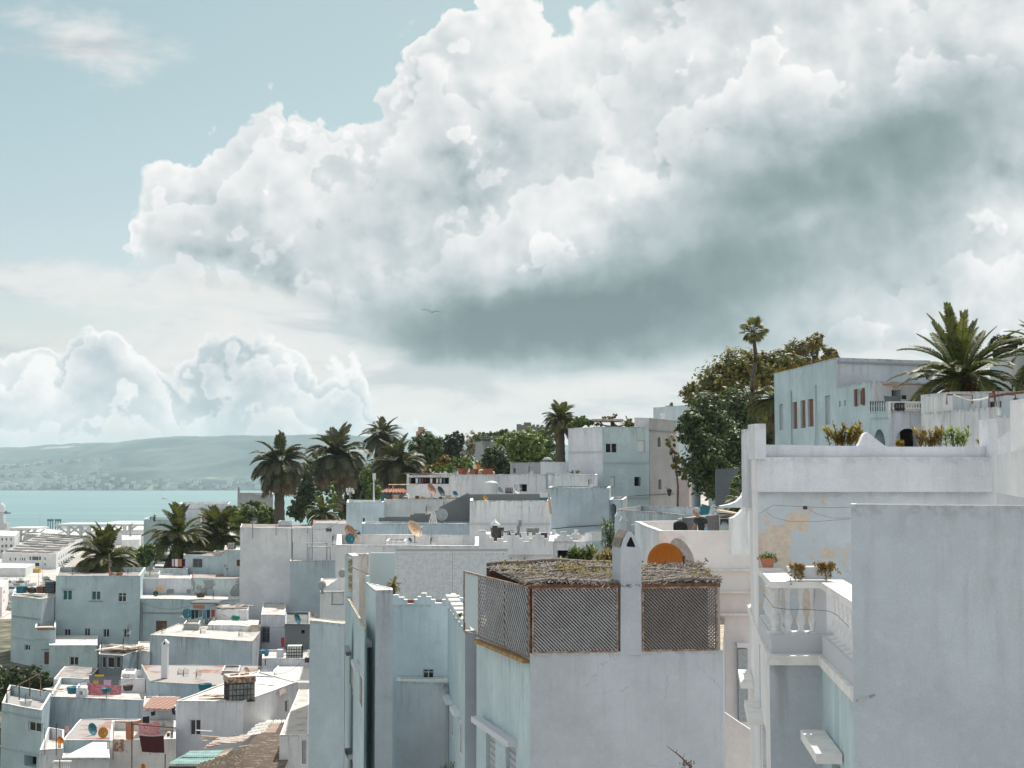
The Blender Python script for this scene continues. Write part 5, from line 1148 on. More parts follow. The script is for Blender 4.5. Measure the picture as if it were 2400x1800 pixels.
def tree(name, label, blobs, Y, m, leaf=.16, vbase=None, dens=1., clump=.2, cat='tree', group=None, trunk_r=.22, per=26, m2=None, shell=.55):
    """blobs: (u, v, rx px, ry px[, dY]) of the crown lobes"""
    TREE_N[0] += 1; rs = np.random.RandomState(TREE_N[0])
    bl = []
    for q in blobs:
        u, v, rx, ry = q[:4]; dy = q[4] if len(q) > 4 else 0; yy = Y+dy; c = P(u, v, yy); k = yy/F
        rr = (rx*k, (rx+ry)*.5*k, ry*k); n_ = int(dens*62*(rr[0]*rr[2]+rr[0]*rr[1]+rr[1]*rr[2])/3/(leaf*leaf)*.55)
        bl.append(((c.x, c.y, c.z), rr, max(250, n_)))
    cx = sum(b_[0][0] for b_ in bl)/len(bl); cy = sum(b_[0][1] for b_ in bl)/len(bl); lowest = min(b_[0][2]-b_[1][2] for b_ in bl)
    zb = P(blobs[0][0], vbase, Y).z if vbase else lowest-1.5
    r = empty(name, (cx, cy, zb), label, cat, group)
    C, N = crown_pts(bl, per, clump, rs, shell)
    mi = (rs.rand(len(C)) < .35).astype(np.int32) if m2 else None
    me = leaf_mesh('crown', C-np.array([cx, cy, zb]), N, leaf, [m]+([m2] if m2 else []), mi, .55, rs)
    o = bpy.data.objects.new('crown', me); COL.objects.link(o); o.parent = r
    mb = MB(); top = max(b_[0][2] for b_ in bl)
    mb.tube([(cx, cy, zb-4), (cx+.1, cy, (zb+lowest)/2+.4), (cx, cy+.1, lowest+.3*(top-lowest))], [trunk_r*1.3, trunk_r, trunk_r*.7], 8)
    for c, rr, k in bl:
        s_ = Vector((cx, cy, lowest+.15*(top-lowest))); e_ = Vector(c); mid = s_.lerp(e_, .5)+Vector((rng.uniform(-.2, .2)*rr[0], 0, -.1*rr[2]))
        mb.tube([s_, mid, e_, e_+Vector((rng.uniform(-.4, .4)*rr[0], 0, rr[2]*.6))], [trunk_r*.6, trunk_r*.4, trunk_r*.22, .02], 6)
        for j in range(5):
            d = Vector((rng.uniform(-1, 1), rng.uniform(-1, 1), rng.uniform(-.2, 1))); mb.tube([e_, e_+Vector((d.x*rr[0]*.8, d.y*rr[1]*.8, d.z*rr[2]*.8))], [trunk_r*.16, .015], 4)
    mb.build('trunk', 'trunk_tree', r); return r
# ---- palms
def frond_mesh(nm, elev, droop, mat, pairs=34, lw=.045, ll=.30, dead=False, seed=0):
    """unit-length feather frond growing along +X from the origin"""
    rs = random.Random(seed); mb = MB(); pts = [Vector((0, 0, 0))]; N = 12; th = elev; tw = rs.uniform(-.12, .12)
    for k in range(N):
        t_ = (k+.5)/N; a = th-droop*t_**1.5; pts.append(pts[-1]+Vector((math.cos(a), tw*t_*.6, math.sin(a)))/N)
    mb.tube(pts, [.017*(1-.85*k/N)+.002 for k in range(N+1)], 3, cap=False, mi=1)
    for k in range(pairs):
        t_ = .10+.9*k/(pairs-1); f = t_*N; i = min(N-1, int(f)); p = pts[i].lerp(pts[i+1], f-i); d = (pts[i+1]-pts[i]).normalized()
        side = d.cross(Vector((0, 0, 1))); side = side.normalized() if side.length > .01 else Vector((0, 1, 0)); up = side.cross(d)
        L = ll*(math.sin(min(1, t_*1.5)*math.pi/2)*.9+.1)*(1-.72*max(0, (t_-.55)/.45)**1.6)
        for sg in (-1, 1):
            fw = .62+.5*t_+rs.uniform(-.12, .12); dr = (side*sg+d*fw+up*(.38 if not dead else -.5)+Vector((rs.uniform(-.1, .1), rs.uniform(-.1, .1), rs.uniform(-.12, .08)))).normalized()
            e1 = p+dr*L*.55; e2 = p+dr*L+Vector((0, 0, -L*(.22 if not dead else .4))); w = d*lw*.5
            mb.face([p-w*.6, e1-w, e1+w, p+w*.6]); mb.face([e1-w, e2, e1+w])
    o = mb.build(nm, [mat, 'palm_dead' if dead else 'leaf_bright'], None, origin=(0, 0, 0)); me = o.data; bpy.data.objects.remove(o); return me
FR = {}
DR = [1.]
def fronds(mat, wide):
    key = (mat, wide)
    if key not in FR:
        lw = .05 if wide else .026
        pr = 30 if wide else 46
        FR[key] = {'up': [frond_mesh('frond', R(e), R(d)*(1. if wide else .55), mat, pr, lw, ll=.3 if wide else .15, seed=i) for i, (e, d) in enumerate(((84, 30), (74, 40), (66, 55), (58, 60)))],
                   'mid': [frond_mesh('frond', R(e), R(d)*(1. if wide else .7), mat, pr, lw, ll=.3 if wide else .16, seed=i+9) for i, (e, d) in enumerate(((48, 68), (38, 72), (28, 72), (16, 70)))],
                   'low': [frond_mesh('frond', R(e), R(d), mat, pr, lw, ll=.3 if wide else .2, seed=i+20) for i, (e, d) in enumerate(((6, 84), (-6, 78), (-20, 66)))],
                   'dead': [frond_mesh('frond', R(e), R(d), 'palm_dead', 24, lw, dead=True, seed=i+30) for i, (e, d) in enumerate(((-32, 58), (-50, 38)))]}
    return FR[key]
PN = [0]
def palm(label, u, v, Y, rad, vbase, mat='palm_green', counts=(10, 24, 18, 8), trunk=.36, wide=True, dates=0, name='palm_tree', group=None, lean=0.):
    PN[0] += 1; rs = random.Random(PN[0]*7); c = P(u, v, Y); base = P(u-lean, vbase, Y); r = empty(name, (base.x, Y, base.z), label, 'palm tree', group)
    L = rad*Y/F; sets = fronds(mat, wide); h = c.z-base.z
    mb = MB(); n_ = 14; pts = [Vector((base.x+(c.x-base.x)*k/n_, Y, base.z+h*k/n_)) for k in range(n_+1)]
    rr = [trunk*(1.15-.35*(k/n_)+(.10 if k % 2 else 0)) for k in range(n_+1)]; rr[-2] = trunk*1.25; rr[-1] = trunk*.9
    mb.tube(pts, rr, 10); mb.build('trunk', 'trunk_palm', r)
    mb = MB(); mb.lathe((c.x, c.y, c.z), [(trunk*.8, -L*.22), (trunk*1.35, -L*.10), (trunk*1.2, 0), (trunk*.5, L*.08), (0, L*.1)], 10); mb.build('crown_base', 'trunk_palm', r)
    for kd, n_ in zip(('up', 'mid', 'low', 'dead'), counts):
        for k in range(n_):
            o = bpy.data.objects.new('frond', rs.choice(sets[kd])); COL.objects.link(o); o.parent = r
            o.location = (c.x-base.x, 0, h+rs.uniform(-.06, .04)*L-(L*.1 if kd == 'dead' else 0))
            az_ = 2*math.pi*(k+rs.random()*.8)/n_+(.5 if kd == 'mid' else 0)
            o.rotation_euler = (rs.uniform(-.3, .3), rs.uniform(-.1, .1), az_); s_ = L*rs.uniform(.9, 1.12); o.scale = (s_, s_, s_)
    for k in range(dates):
        a = 2*math.pi*k/dates+.6-math.pi/2; rsn = np.random.RandomState(k+PN[0]); cc = rsn.normal(size=(160, 3))*np.array([.07, .07, .11])*L+np.array([math.cos(a)*L*.19, math.sin(a)*L*.19, -L*.17])
        me = leaf_mesh('date_cluster', cc, rsn.normal(size=(160, 3)), L*.016, ['date_orange'], None, .8, rsn); o = bpy.data.objects.new('date_cluster', me); COL.objects.link(o); o.parent = r; o.location = (c.x-base.x, 0, h)
    return r
G = 'feather palms along the slope'
palm('feather palm with shaggy grey skirt, nearest the bay, upright tuft on top', 655, 1085, 190, 74, 1232, 'palm_dark', (8, 22, 34, 26), .62, dates=2, group=G)
palm('broad feather palm with hanging skirt between the shaggy one and the highest', 792, 1068, 196, 76, 1200, 'palm_dark', (9, 26, 36, 24), .58, group=G)
palm('highest feather palm of the ridge clump, against the sky', 897, 1025, 225, 54, 1150, 'palm_dark', (8, 24, 28, 14), .55, group=G)
palm('olive feather palm growing lower than its three neighbours behind laundry gallery', 934, 1092, 180, 74, 1190, 'palm_dark', (8, 24, 26, 18), .5, group=G)
palm('feather palm with orange fruit stalks beside the polygonal house', 1313, 985, 150, 46, 1105, 'palm_green', (9, 26, 22, 10), .5, dates=2, group=G)
palm('feather palm rising behind the tall teal house roof, arching fronds', 250, 1312, 165, 84, 1420, 'palm_fresh', (14, 22, 22, 6), .5, dates=3, group=G)
palm('leaning feather palm with brown fronds above the teal terraces', 420, 1262, 172, 78, 1330, 'palm_fresh', (8, 22, 18, 14), .5, dates=2, group=G)
palm('feather palm with long upright fronds beside the brown fronded one', 512, 1258, 178, 76, 1330, 'palm_fresh', (12, 22, 18, 8), .5, dates=2, group=G)
palm('small untidy palm with dry fronds in front of the two skirted palms', 757, 1205, 150, 46, 1262, 'palm_fresh', (6, 18, 16, 30), .3, group=G)
palm('big feather palm with orange fruit above the stained white house', 2256, 885, 66, 166, 985, 'palm_fresh', (15, 28, 22, 6), .34, wide=False, dates=3, group=G)
palm('feather palm at the photo edge, only its fronds showing', 2462, 832, 66, 120, 960, 'palm_fresh', (8, 20, 14, 2), .34, wide=False, group=G)
palm('feather palm hidden behind the long teal house, fronds drooping before the tree', 1822, 935, 98, 78, 1100, 'palm_fresh', (2, 14, 16, 8), .3, group=G)
palm('tiny palm top over the pale blue block', 1571, 968, 190, 26, 1000, 'palm_green', (4, 12, 6, 0), .3, group=G)
palm('tiny palm crown on the pergola roof', 1470, 990, 142, 15, 1003, 'palm_fresh', (3, 9, 4, 0), .12, group=G)
palm('young palm low beside the curved buttress', 1752, 1190, 60, 62, 1300, 'palm_fresh', (3, 14, 10, 3), .2, group=G)
palm('small dark palm by the grey house at the bay', 570, 1192, 245, 20, 1215, 'palm_green', (3, 10, 8, 3), .3, group=G)
palm('single spiky palm top over the teal house by the bay', 362, 1212, 215, 7, 1222, 'palm_green', (5, 6, 3, 3), .15, group=G)
palm('yellow potted palm behind the stepped battlements', 922, 1372, 57, 22, 1400, 'leaf_gold', (3, 10, 5, 0), .08, group=G)
# fan palm
def fan_palm(label, u, v, Y, rad, vbase):
    c = P(u, v, Y); base = P(u, vbase, Y); r = empty('fan_palm', base, label, 'palm tree'); L = rad*Y/F; h = c.z-base.z
    mb = MB(); mb.tube([(base.x+.15*math.sin(k), Y, base.z+h*k/10) for k in range(11)], [.24-.012*k for k in range(11)], 8); mb.build('trunk', 'trunk_palm', r)
    mb = MB()
    for k in range(15):
        a0 = -R(118)+R(236)*k/14; d = Vector((math.cos(a0), math.sin(a0), 0)); s_ = Vector((-d.y, d.x, 0)); p0 = Vector((.55, 0, 0)); ln = .42*(1-.15*abs(a0)/2)
        mb.face([p0, p0+d*ln*.6-s_*.05, p0+d*ln*.6+s_*.05]); mb.face([p0+d*ln*.6-s_*.05, p0+d*ln+Vector((0, 0, -.10)), p0+d*ln*.6+s_*.05])
    mb.tube([(0, 0, 0), (.57, 0, 0)], .012, 4, mi=1)
    o = mb.build('fan_leaf', ['palm_green', 'palm_dead'], None, origin=(0, 0, 0)); me = o.data; bpy.data.objects.remove(o)
    rs = random.Random(3)
    for k in range(38):
        e = R(rs.choice([75, 55, 35, 20, 5, -15, -35, -50])); o = bpy.data.objects.new('fan_leaf', me); COL.objects.link(o); o.parent = r
        o.location = (0, 0, h-L*.05); o.rotation_euler = (rs.uniform(-.7, .7), -e, rs.uniform(0, 6.28)); s_ = L*rs.uniform(.85, 1.05)*(1 if e > -.3 else .85); o.scale = (s_,)*3
    mb = MB()
    for k in range(60):
        a = rs.uniform(0, 6.28); mb.face([c+Vector((.2*math.cos(a), .2*math.sin(a), -L*.1)), c+Vector((.42*math.cos(a), .42*math.sin(a), -L*rs.uniform(.5, .95))), c+Vector((.2*math.cos(a+.3), .2*math.sin(a+.3), -L*.1))])
    mb.build('dry_skirt', 'palm_dead', r)
fan_palm('tall slender fan palm standing alone against the dark cloud', 1768, 775, 101, 44, 1040)
# ---- broadleaf trees
tree('broadleaf_tree', 'huge dark evergreen tree filling the slope beside the teal lane house', [(1655, 985, 58, 62), (1700, 1050, 66, 80, 4), (1655, 1085, 55, 70, -3), (1735, 975, 60, 70, 6), (1745, 1090, 45, 75, 5), (1620, 1010, 34, 50, -3), (1790, 1010, 36, 60, 9), (1700, 1130, 60, 44)], 108, 'leaf_dark', leaf=.17, vbase=1180, dens=.95, m2='leaf_mid', trunk_r=.5, clump=.26)
tree('broadleaf_tree', 'golden green tree crown behind the slender fan palm', [(1735, 862, 62, 44), (1690, 895, 60, 46), (1790, 872, 55, 46), (1650, 930, 48, 36), (1835, 852, 48, 36), (1618, 918, 28, 24), (1870, 862, 40, 26)], 124, 'leaf_olive', leaf=.19, vbase=1100, dens=.8, m2='leaf_mid', trunk_r=.4, clump=.28)
tree('eucalyptus_tree', 'airy eucalyptus top showing above the long teal house', [(1893, 812, 40, 26), (1917, 792, 26, 18), (1858, 820, 26, 20), (1942, 826, 24, 18), (1880, 850, 60, 18), (1955, 838, 14, 10)], 126, 'leaf_olive', leaf=.17, vbase=1000, dens=.5, m2='leaf_grey', trunk_r=.25, clump=.34)
tree('shrub', 'feathery grey green shrub at the tower corner', [(1572, 1040, 12, 26), (1584, 1075, 16, 26), (1600, 1100, 14, 30)], 108, 'leaf_olive', leaf=.13, dens=.55, cat='shrub', m2='leaf_grey', trunk_r=.08)
tree('round_tree', 'dense round grey green tree under the pink turret', [(1000, 1052, 42, 42), (985, 1072, 34, 30), (1020, 1066, 28, 30)], 205, 'leaf_mid', leaf=.26, dens=1.1, m2='leaf_dark', clump=.16)
tree('round_tree', 'small far round tree between the dense one and the dark cypress', [(1028, 1040, 16, 20)], 235, 'leaf_dark', leaf=.28, dens=1.)
tree('cypress_tree', 'very dark rounded cypress standing on the ridge', [(1062, 1042, 22, 30), (1060, 1065, 24, 36), (1072, 1030, 16, 20)], 190, 'leaf_cypress', leaf=.2, dens=1.5, clump=.13, shell=.75)
tree('golden_shrub', 'golden yellow conical shrub below the dark cypress', [(1040, 1085, 16, 22), (1028, 1096, 26, 14), (1005, 1108, 14, 10)], 165, 'leaf_gold', leaf=.17, dens=1., cat='shrub')
tree('blossom_tree', 'pale blossoming tree beyond the dark cypress', [(1112, 1032, 26, 22), (1100, 1060, 20, 20), (1135, 1025, 16, 12)], 215, 'leaf_grey', leaf=.22, dens=.7, m2='flower_pale')
tree('broadleaf_tree', 'bright green rounded tree in the ridge garden', [(1215, 1052, 56, 42), (1180, 1048, 34, 26), (1240, 1040, 34, 34), (1205, 1070, 50, 24)], 158, 'leaf_bright', leaf=.2, dens=1., m2='leaf_mid', vbase=1110)
tree('broadleaf_tree', 'dark glossy tree in front of the bright green one', [(1165, 1080, 34, 32), (1180, 1095, 40, 22), (1150, 1070, 20, 24)], 148, 'leaf_dark', leaf=.18, dens=1.1, vbase=1118)
tree('broadleaf_tree', 'mid green tree between the bright one and the fruiting palm', [(1275, 1050, 34, 48), (1262, 1075, 30, 34), (1240, 1024, 24, 16)], 165, 'leaf_mid', leaf=.2, dens=.9, vbase=1110)
tree('broadleaf_tree', 'leafy tree row topping the garden behind the curved house', [(1160, 1022, 44, 10), (1185, 1016, 26, 10), (1130, 1030, 24, 10)], 205, 'leaf_mid', leaf=.22, dens=1.)
tree('roof_shrub', 'round green shrub growing on the polygonal house roof', [(1368, 988, 26, 14), (1350, 994, 20, 10)], 141, 'leaf_mid', leaf=.14, dens=1.1, cat='shrub', m2='leaf_bright')
tree('roof_shrub', 'yellow green shrub beside the roof room', [(1474, 992, 12, 11), (1440, 996, 9, 5), (1405, 994, 10, 6)], 140.5, 'leaf_gold', leaf=.12, dens=1., cat='shrub', m2='leaf_bright')
tree('roof_shrub', 'wispy climber on top of the pink pergola', [(1425, 979, 22, 6), (1442, 974, 6, 6)], 141, 'leaf_olive', leaf=.1, dens=.45, cat='shrub')
tree('garden_hedge', 'low bright garden hedge behind the laundry gallery', [(1115, 1090, 70, 12), (1060, 1098, 40, 10), (1085, 1078, 30, 10)], 150, 'leaf_bright', leaf=.16, dens=.9, cat='hedge', m2='leaf_mid')
tree('ivy_mass', 'deep green creeper thicket between the two skirted palms', [(845, 1150, 42, 46), (880, 1130, 40, 50), (820, 1190, 30, 30), (720, 1150, 30, 60), (750, 1110, 40, 50, 10), (700, 1195, 34, 26), (950, 1150, 40, 34)], 205, 'leaf_dark', leaf=.28, dens=.9, cat='thicket', m2='leaf_mid')
tree('ivy_mass', 'bright creeper climbing past the white box lamp', [(857, 1120, 10, 34), (878, 1150, 22, 26), (780, 1165, 14, 34)], 172, 'leaf_mid', leaf=.2, dens=.8, cat='creeper', m2='leaf_bright')
tree('broadleaf_tree', 'spreading green bush tree beside the grey house by the bay', [(600, 1208, 46, 30), (560, 1215, 34, 24), (630, 1216, 30, 26), (545, 1196, 20, 12), (590, 1180, 20, 8)], 200, 'leaf_mid', leaf=.25, dens=1., m2='leaf_bright', vbase=1260)
tree('broadleaf_tree', 'dark red leaved shrub tucked under the shaggy palm', [(650, 1215, 12, 16)], 195, 'clay' if False else 'leaf_dark', leaf=.2, dens=1., cat='shrub')
tree('broadleaf_tree', 'green tree between the arching palm and the teal wall', [(345, 1292, 22, 24), (325, 1310, 24, 26), (305, 1330, 24, 24), (358, 1284, 14, 12)], 182, 'leaf_mid', leaf=.24, dens=1., m2='leaf_bright', vbase=1380)
tree('broadleaf_tree', 'dark shrub mass under the two leaning palms', [(455, 1300, 46, 22), (520, 1290, 40, 30), (400, 1312, 30, 12)], 181, 'leaf_dark', leaf=.24, dens=1., cat='shrub')
tree('pine_tree', 'very dark pine crown behind the great palm', [(2352, 808, 34, 24), (2375, 800, 20, 18), (2360, 832, 36, 18)], 92, 'leaf_cypress', leaf=.15, dens=1.2)
tree('shrub', 'climbing greenery on the dark yard wall by the big tree', [(1722, 1140, 16, 34), (1740, 1110, 12, 20), (1752, 1165, 16, 20)], 88, 'leaf_mid', leaf=.13, dens=.6, cat='shrub', m2='leaf_bright')
tree('shrub', 'sprawling thicket beside the little teal house at the bottom', [(20, 1640, 44, 40), (62, 1622, 40, 34), (10, 1690, 40, 44), (75, 1588, 36, 28), (-20, 1600, 34, 44), (105, 1600, 26, 24), (30, 1585, 34, 26)], 122, 'leaf_dark', leaf=.15, dens=.6, cat='thicket', m2='leaf_mid')
tree('shrub', 'dry reddish shrub on the bank above the lawn', [(10, 1500, 12, 12), (-10, 1506, 16, 12)], 380, 'leaf_grey', leaf=.5, dens=.6, cat='shrub')
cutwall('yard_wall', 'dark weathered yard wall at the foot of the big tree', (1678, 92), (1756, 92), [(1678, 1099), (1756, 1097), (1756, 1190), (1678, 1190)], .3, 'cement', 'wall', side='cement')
house('house', 'small rose shed roofed in white under the big tree', [(1583, 122), (1615, 120), (1620, 128), (1585, 129)], 1120, m='rust_pink', par=(.02, .1), drop=8)
# ---- oleanders and small plants
def oleander(label, u, v, Y, w, h, m='leaf_gold', n_=14, leafl=.11, name='oleander', flower=None):
    """u,v = foot; w,h in px"""
    b_ = P(u, v, Y); r = empty(name, b_, label, 'plant'); k = Y/F; rs = np.random.RandomState(int(u+v)); W_, H_ = w*k, h*k
    C, N = [], []; st = MB()
    for i in range(n_):
        tip = b_+Vector((rs.uniform(-.5, .5)*W_, rs.uniform(-.4, .4)*W_, H_*rs.uniform(.55, 1.)))
        mid = b_.lerp(tip, .5)+Vector((rs.uniform(-.06, .06)*W_, 0, .04*H_)); bb_ = b_+Vector(((tip.x-b_.x)*.5+rs.uniform(-.22, .22)*W_, 0, 0)); mid = bb_.lerp(tip, .5)+Vector((rs.uniform(-.05, .05)*W_, 0, 0)); st.tube([bb_, mid, tip], [.008, .006, .004], 4, cap=False)
        for t_ in np.linspace(.1, 1, 10):
            p = np.array(mid.lerp(tip, (t_-.5)/.5)) if t_ > .5 else np.array(bb_.lerp(mid, t_/.5))
            for q in range(6): d = rs.normal(size=3); d[2] = abs(d[2])*.7; d /= np.linalg.norm(d); C.append((p, d))
    st.build('stem', 'trunk_tree', r)
    lf = MB()
    for p, d in C:
        p = Vector(p); d = Vector(d); s_ = d.cross(Vector((0, 0, 1))); s_ = s_.normalized() if s_.length > .01 else Vector((1, 0, 0)); L = leafl*rs.uniform(.7, 1.3)
        lf.face([p, p+d*L*.5-s_*L*.13, p+d*L, p+d*L*.5+s_*L*.13])
    lf.build('foliage', m, r); return r
oleander('sunlit oleander with pale leaves before the teal lane house', 1975, 1046, 23.5, 90, 52, 'leaf_gold', 20, .10)
oleander('oleander bush right of the wave shaped parapet, nearest the arch', 2178, 1048, 23.5, 66, 42, 'leaf_gold', 18, .09)
oleander('spiky oleander between two others on the terrace', 2245, 1048, 23.5, 60, 44, 'leaf_bright', 9, .10)
oleander('low oleander sprigs beside the corner pillar', 2308, 1048, 23.5, 34, 18, 'leaf_gold', 8, .08)
oleander('tiny sprigs peeking over the parapet by the arch foot', 2112, 1048, 23.5, 20, 14, 'leaf_gold', 5, .07)
oleander('dark leaved oleander in front of the black doorway', 1366, 1330, 62, 60, 50, 'leaf_mid', 18, .26)
oleander('low oleander at the doorway corner', 1320, 1330, 62, 50, 24, 'leaf_mid', 10, .24)
oleander('yellow flowering bush beside the chimney foot', 1418, 1330, 60, 44, 40, 'leaf_gold', 16, .2)
oleander('tall yellow tipped plant rising behind the chimney', 1508, 1345, 55, 50, 92, 'leaf_gold', 14, .17)
oleander('reddish tipped oleander against the blue grey wall', 1432, 1290, 74, 46, 78, 'leaf_mid', 18, .24)
oleander('small tuft on top of the ruined wall', 1345, 1110, 120, 30, 6, 'leaf_grey', 6, .2)
oleander('bright potted sprig on the stepped wall top', 1079, 1446, 46.5, 12, 10, 'leaf_bright', 5, .07)
oleander('dry climber beside the yellow palm', 885, 1405, 58, 40, 26, 'leaf_olive', 10, .1)
oleander('leggy plant by the bottom edge of the lavender block', 1055, 1812, 45, 46, 26, 'leaf_grey', 8, .08)
# dark twig against the front wall
r = empty('bare_branch', P(1620, 1830, 35.5), 'bare thorny branch with dry leaves before the central wall', 'branch')
mb = MB(); pts = [(1632, 1830), (1618, 1798), (1600, 1778), (1585, 1765), (1572, 1756), (1563, 1748)]; mb.tube([P(u, v, 35.5) for u, v in pts], [.03, .025, .02, .015, .01, .006], 5)
for u, v, a, b_ in ((1600, 1778, 1606, 1766), (1610, 1790, 1600, 1798), (1585, 1765, 1588, 1756), (1612, 1792, 1622, 1790), (1604, 1784, 1598, 1792)): mb.tube([P(u, v, 35.5), P(a, b_, 35.4)], [.012, .004], 4)
mb.build('stem', 'rust_dark', r); mb = MB(); rng = random.Random(2)
for k in range(30): p = P(rng.gauss(1608, 7), rng.gauss(1793, 7), 35.5+rng.uniform(-.1, .1)); s_ = .04; mb.face([p, p+Vector((s_, 0, s_*.6)), p+Vector((s_*.4, .02, s_*1.4))])
mb.build('foliage', 'rust_dark', r)
# ================================================================ reed roofed terrace of the central house
def sticks(mb, n_, fn, r, seg=3):
    for _ in range(n_):
        a, b_ = fn(); mb.tube([a, b_], r*rng.uniform(.6, 1.3), seg, cap=False)
rng = random.Random(21)
plF = Plane(gx(1243.5, 36.42, 1531), gx(1693, 37.02, 1531)); plL = Plane(gx(1088, 42.5, 1420), gx(1243.5, 36.42, 1420))
zF0 = plF.px(1450, 1530)[1]+.02; zF1 = plF.px(1450, 1376)[1]
rr_ = empty('reed_roof', plF.w(2, zF1+.1), 'weathered reed and branch roof over the central lattice terrace', 'roof')
A0 = Vector((plF.w(-.05, 0).x, plF.w(-.05, 0).y)); A1 = plF.w(plF.len-.05, 0).xy; B0 = plL.w(1.0, 0).xy; B0 = Vector((gx(1140, 43.2, 1340)[0], 43.2)); B1 = Vector((gx(1640, 43.4, 1320)[0], 43.4))
zr0 = zF1+.07
def rp(s_, t_): q = (A0.lerp(A1, s_)).lerp(B0.lerp(B1, s_), t_); return Vector((q.x, q.y, zr0+.10*t_+.05*math.sin(s_*9+t_*5)))
mb = MB()
def f1():
    s_, t_ = rng.random(), rng.random(); p = rp(s_, t_); a = rng.gauss(1.45, .16); L = rng.uniform(.25, .6); d = Vector((math.cos(a)*L, math.sin(a)*L, rng.uniform(-.03, .04))); return p-d+Vector((0, 0, rng.uniform(0, .05))), p+d+Vector((0, 0, rng.uniform(0, .06)))
sticks(mb, 2300, f1, .013); o = mb.build('reed_mat', 'reed', rr_); tag(o, kind='stuff')
mb = MB(); mb.face([rp(0, 0)-Vector((0, 0, .05)), rp(1, 0)-Vector((0, 0, .05)), rp(1, 1)-Vector((0, 0, .05)), rp(0, 1)-Vector((0, 0, .05))]); mb.build('roof_light_block', 'metal_dark', rr_)  # opaque dark sheet added under the reeds to keep the terrace dark
mb = MB(); mb.prism([plF.w(-.02, zF1-.02, .02), plF.w(plF.len-.04, zF1-.02, .02), plF.w(plF.len-.04, zF1+.09, .02), plF.w(-.02, zF1+.09, .02)], plF.w(0, 0, 0), plF.w(0, 0, -.12)); mb.build('beam', 'rust_dark', rr_)
mb = MB(); mb.face([(B0.x, B0.y, zF0-.3), (B1.x, B1.y, zF0-.3), (B1.x, B1.y, zr0), (B0.x, B0.y, zr0)]); mb.build('back_light_block', 'rust_dark', rr_)  # dark back sheet added so the gaps behind the lattice read dark
mb = MB(); c_ = plF.w(plF.len-.3, 0, -.3); mb.face([(c_.x, c_.y, zF0-.3), (B1.x, B1.y, zF0-.3), (B1.x, B1.y, zr0), (c_.x, c_.y, zr0)]); mb.build('side_light_block', 'rust_dark', rr_)  # dark sheet added to stop light from the open end
mb = MB()
def f2():
    s_ = rng.random(); t_ = abs(rng.gauss(0, .16)) if rng.random() < .6 else rng.random()*(.9 if s_ > .6 else .35)
    if .41 < s_ < .58 and t_ < .2: t_ += .25
    p = rp(s_, min(1, t_)); a = rng.gauss(.1, .5); L = rng.uniform(.1, .3)*(.55 if s_ > .95 or s_ < .04 or t_ < .08 else 1); d = Vector((math.cos(a)*L, math.sin(a)*L*.8, rng.uniform(-.05, .07)))
    return p-d+Vector((0, 0, rng.uniform(-.05, .07))), p+d+Vector((0, 0, rng.uniform(0, .10)))
sticks(mb, 1500, f2, .016); o = mb.build('branch_layer', 'branch', rr_); tag(o, kind='stuff')
for t_, r_, s0, s1 in ((1.0, .075, 0, .72), (.62, .05, .0, 1.), (.34, .06, .05, 1.), (.1, .06, 0, 1.), (0.02, .07, 0, 1.)):
    mb = MB(); mb.tube([rp(s0+(s1-s0)*k/9, t_)+Vector((0, 0, .05+.02*math.sin(k*2))) for k in range(10)], r_, 7); mb.build('log', 'branch', rr_)
mb = MB()
for k in range(420):
    s_, t_ = rng.choice([(.1, .3), (.38, .5), (.45, .3), (.3, .62), (.93, .25), (.05, .6), (.5, .75), (.66, .62), (.33, .4)]); p = rp(min(1, max(0, s_+rng.gauss(0, .035))), min(1, max(0, t_+rng.gauss(0, .07))))+Vector((0, 0, abs(rng.gauss(.12, .1)))); d = Vector((rng.gauss(0, 1), rng.gauss(0, 1), rng.uniform(.2, 1))).normalized()*.08
    s2 = d.cross(Vector((0, 1, .3))).normalized()*.022; mb.face([p, p+d*.5-s2, p+d, p+d*.5+s2])
o = mb.build('creeper_leaves', 'leaf_gold', rr_)
def lattice(pl, s0, s1, z0, z1, sp_, w_, m, parent, out=0., both=True, name='lath_grid'):
    for sg in (1, -1):
        w_ = w_*(1 if sg > 0 else 1.35)
        mb = MB(); H, Wd = z1-z0, s1-s0; k = -H
        while k < Wd+H:
            # line s = s0 + k + t, z rises (sg=1) or falls
            t0 = max(0, -k); t1 = min(H, Wd-k)
            if t1 > t0+.02:
                za, zb_ = (z0+t0, z0+t1) if sg > 0 else (z1-t0, z1-t1)
                a = pl.w(s0+k+t0, za, out+(.018 if sg < 0 else .0)); b_ = pl.w(s0+k+t1, zb_, out+(.018 if sg < 0 else .0)); d = (b_-a).normalized(); nn = Vector((pl.n.x, pl.n.y, 0)); sd = d.cross(nn)*w_/2
                o_ = nn*.006; q = [a-sd+o_, b_-sd+o_, b_+sd+o_, a+sd+o_]; mb.face(q); q2 = [p-o_*2 for p in q]; mb.face(q2[::-1]); mb.face([q[0], q2[0], q2[1], q[1]]); mb.face([q[3], q[2], q2[2], q2[3]])
            k += sp_
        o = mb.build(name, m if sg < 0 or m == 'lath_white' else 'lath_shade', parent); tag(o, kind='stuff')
def frame(pl, s0, s1, z0, z1, w_, m, parent, out=.03, dp=.05, nm='frame'):
    mb = MB()
    for a, b_, c, d in ((s0, s0+w_, z0, z1), (s1-w_, s1, z0, z1), (s0+w_, s1-w_, z0, z0+w_), (s0+w_, s1-w_, z1-w_, z1)):
        mb.prism([pl.w(a, c, out), pl.w(b_, c, out), pl.w(b_, d, out), pl.w(a, d, out)], pl.w(0, 0, 0), pl.w(0, 0, -dp))
    mb.build(nm, m, parent)
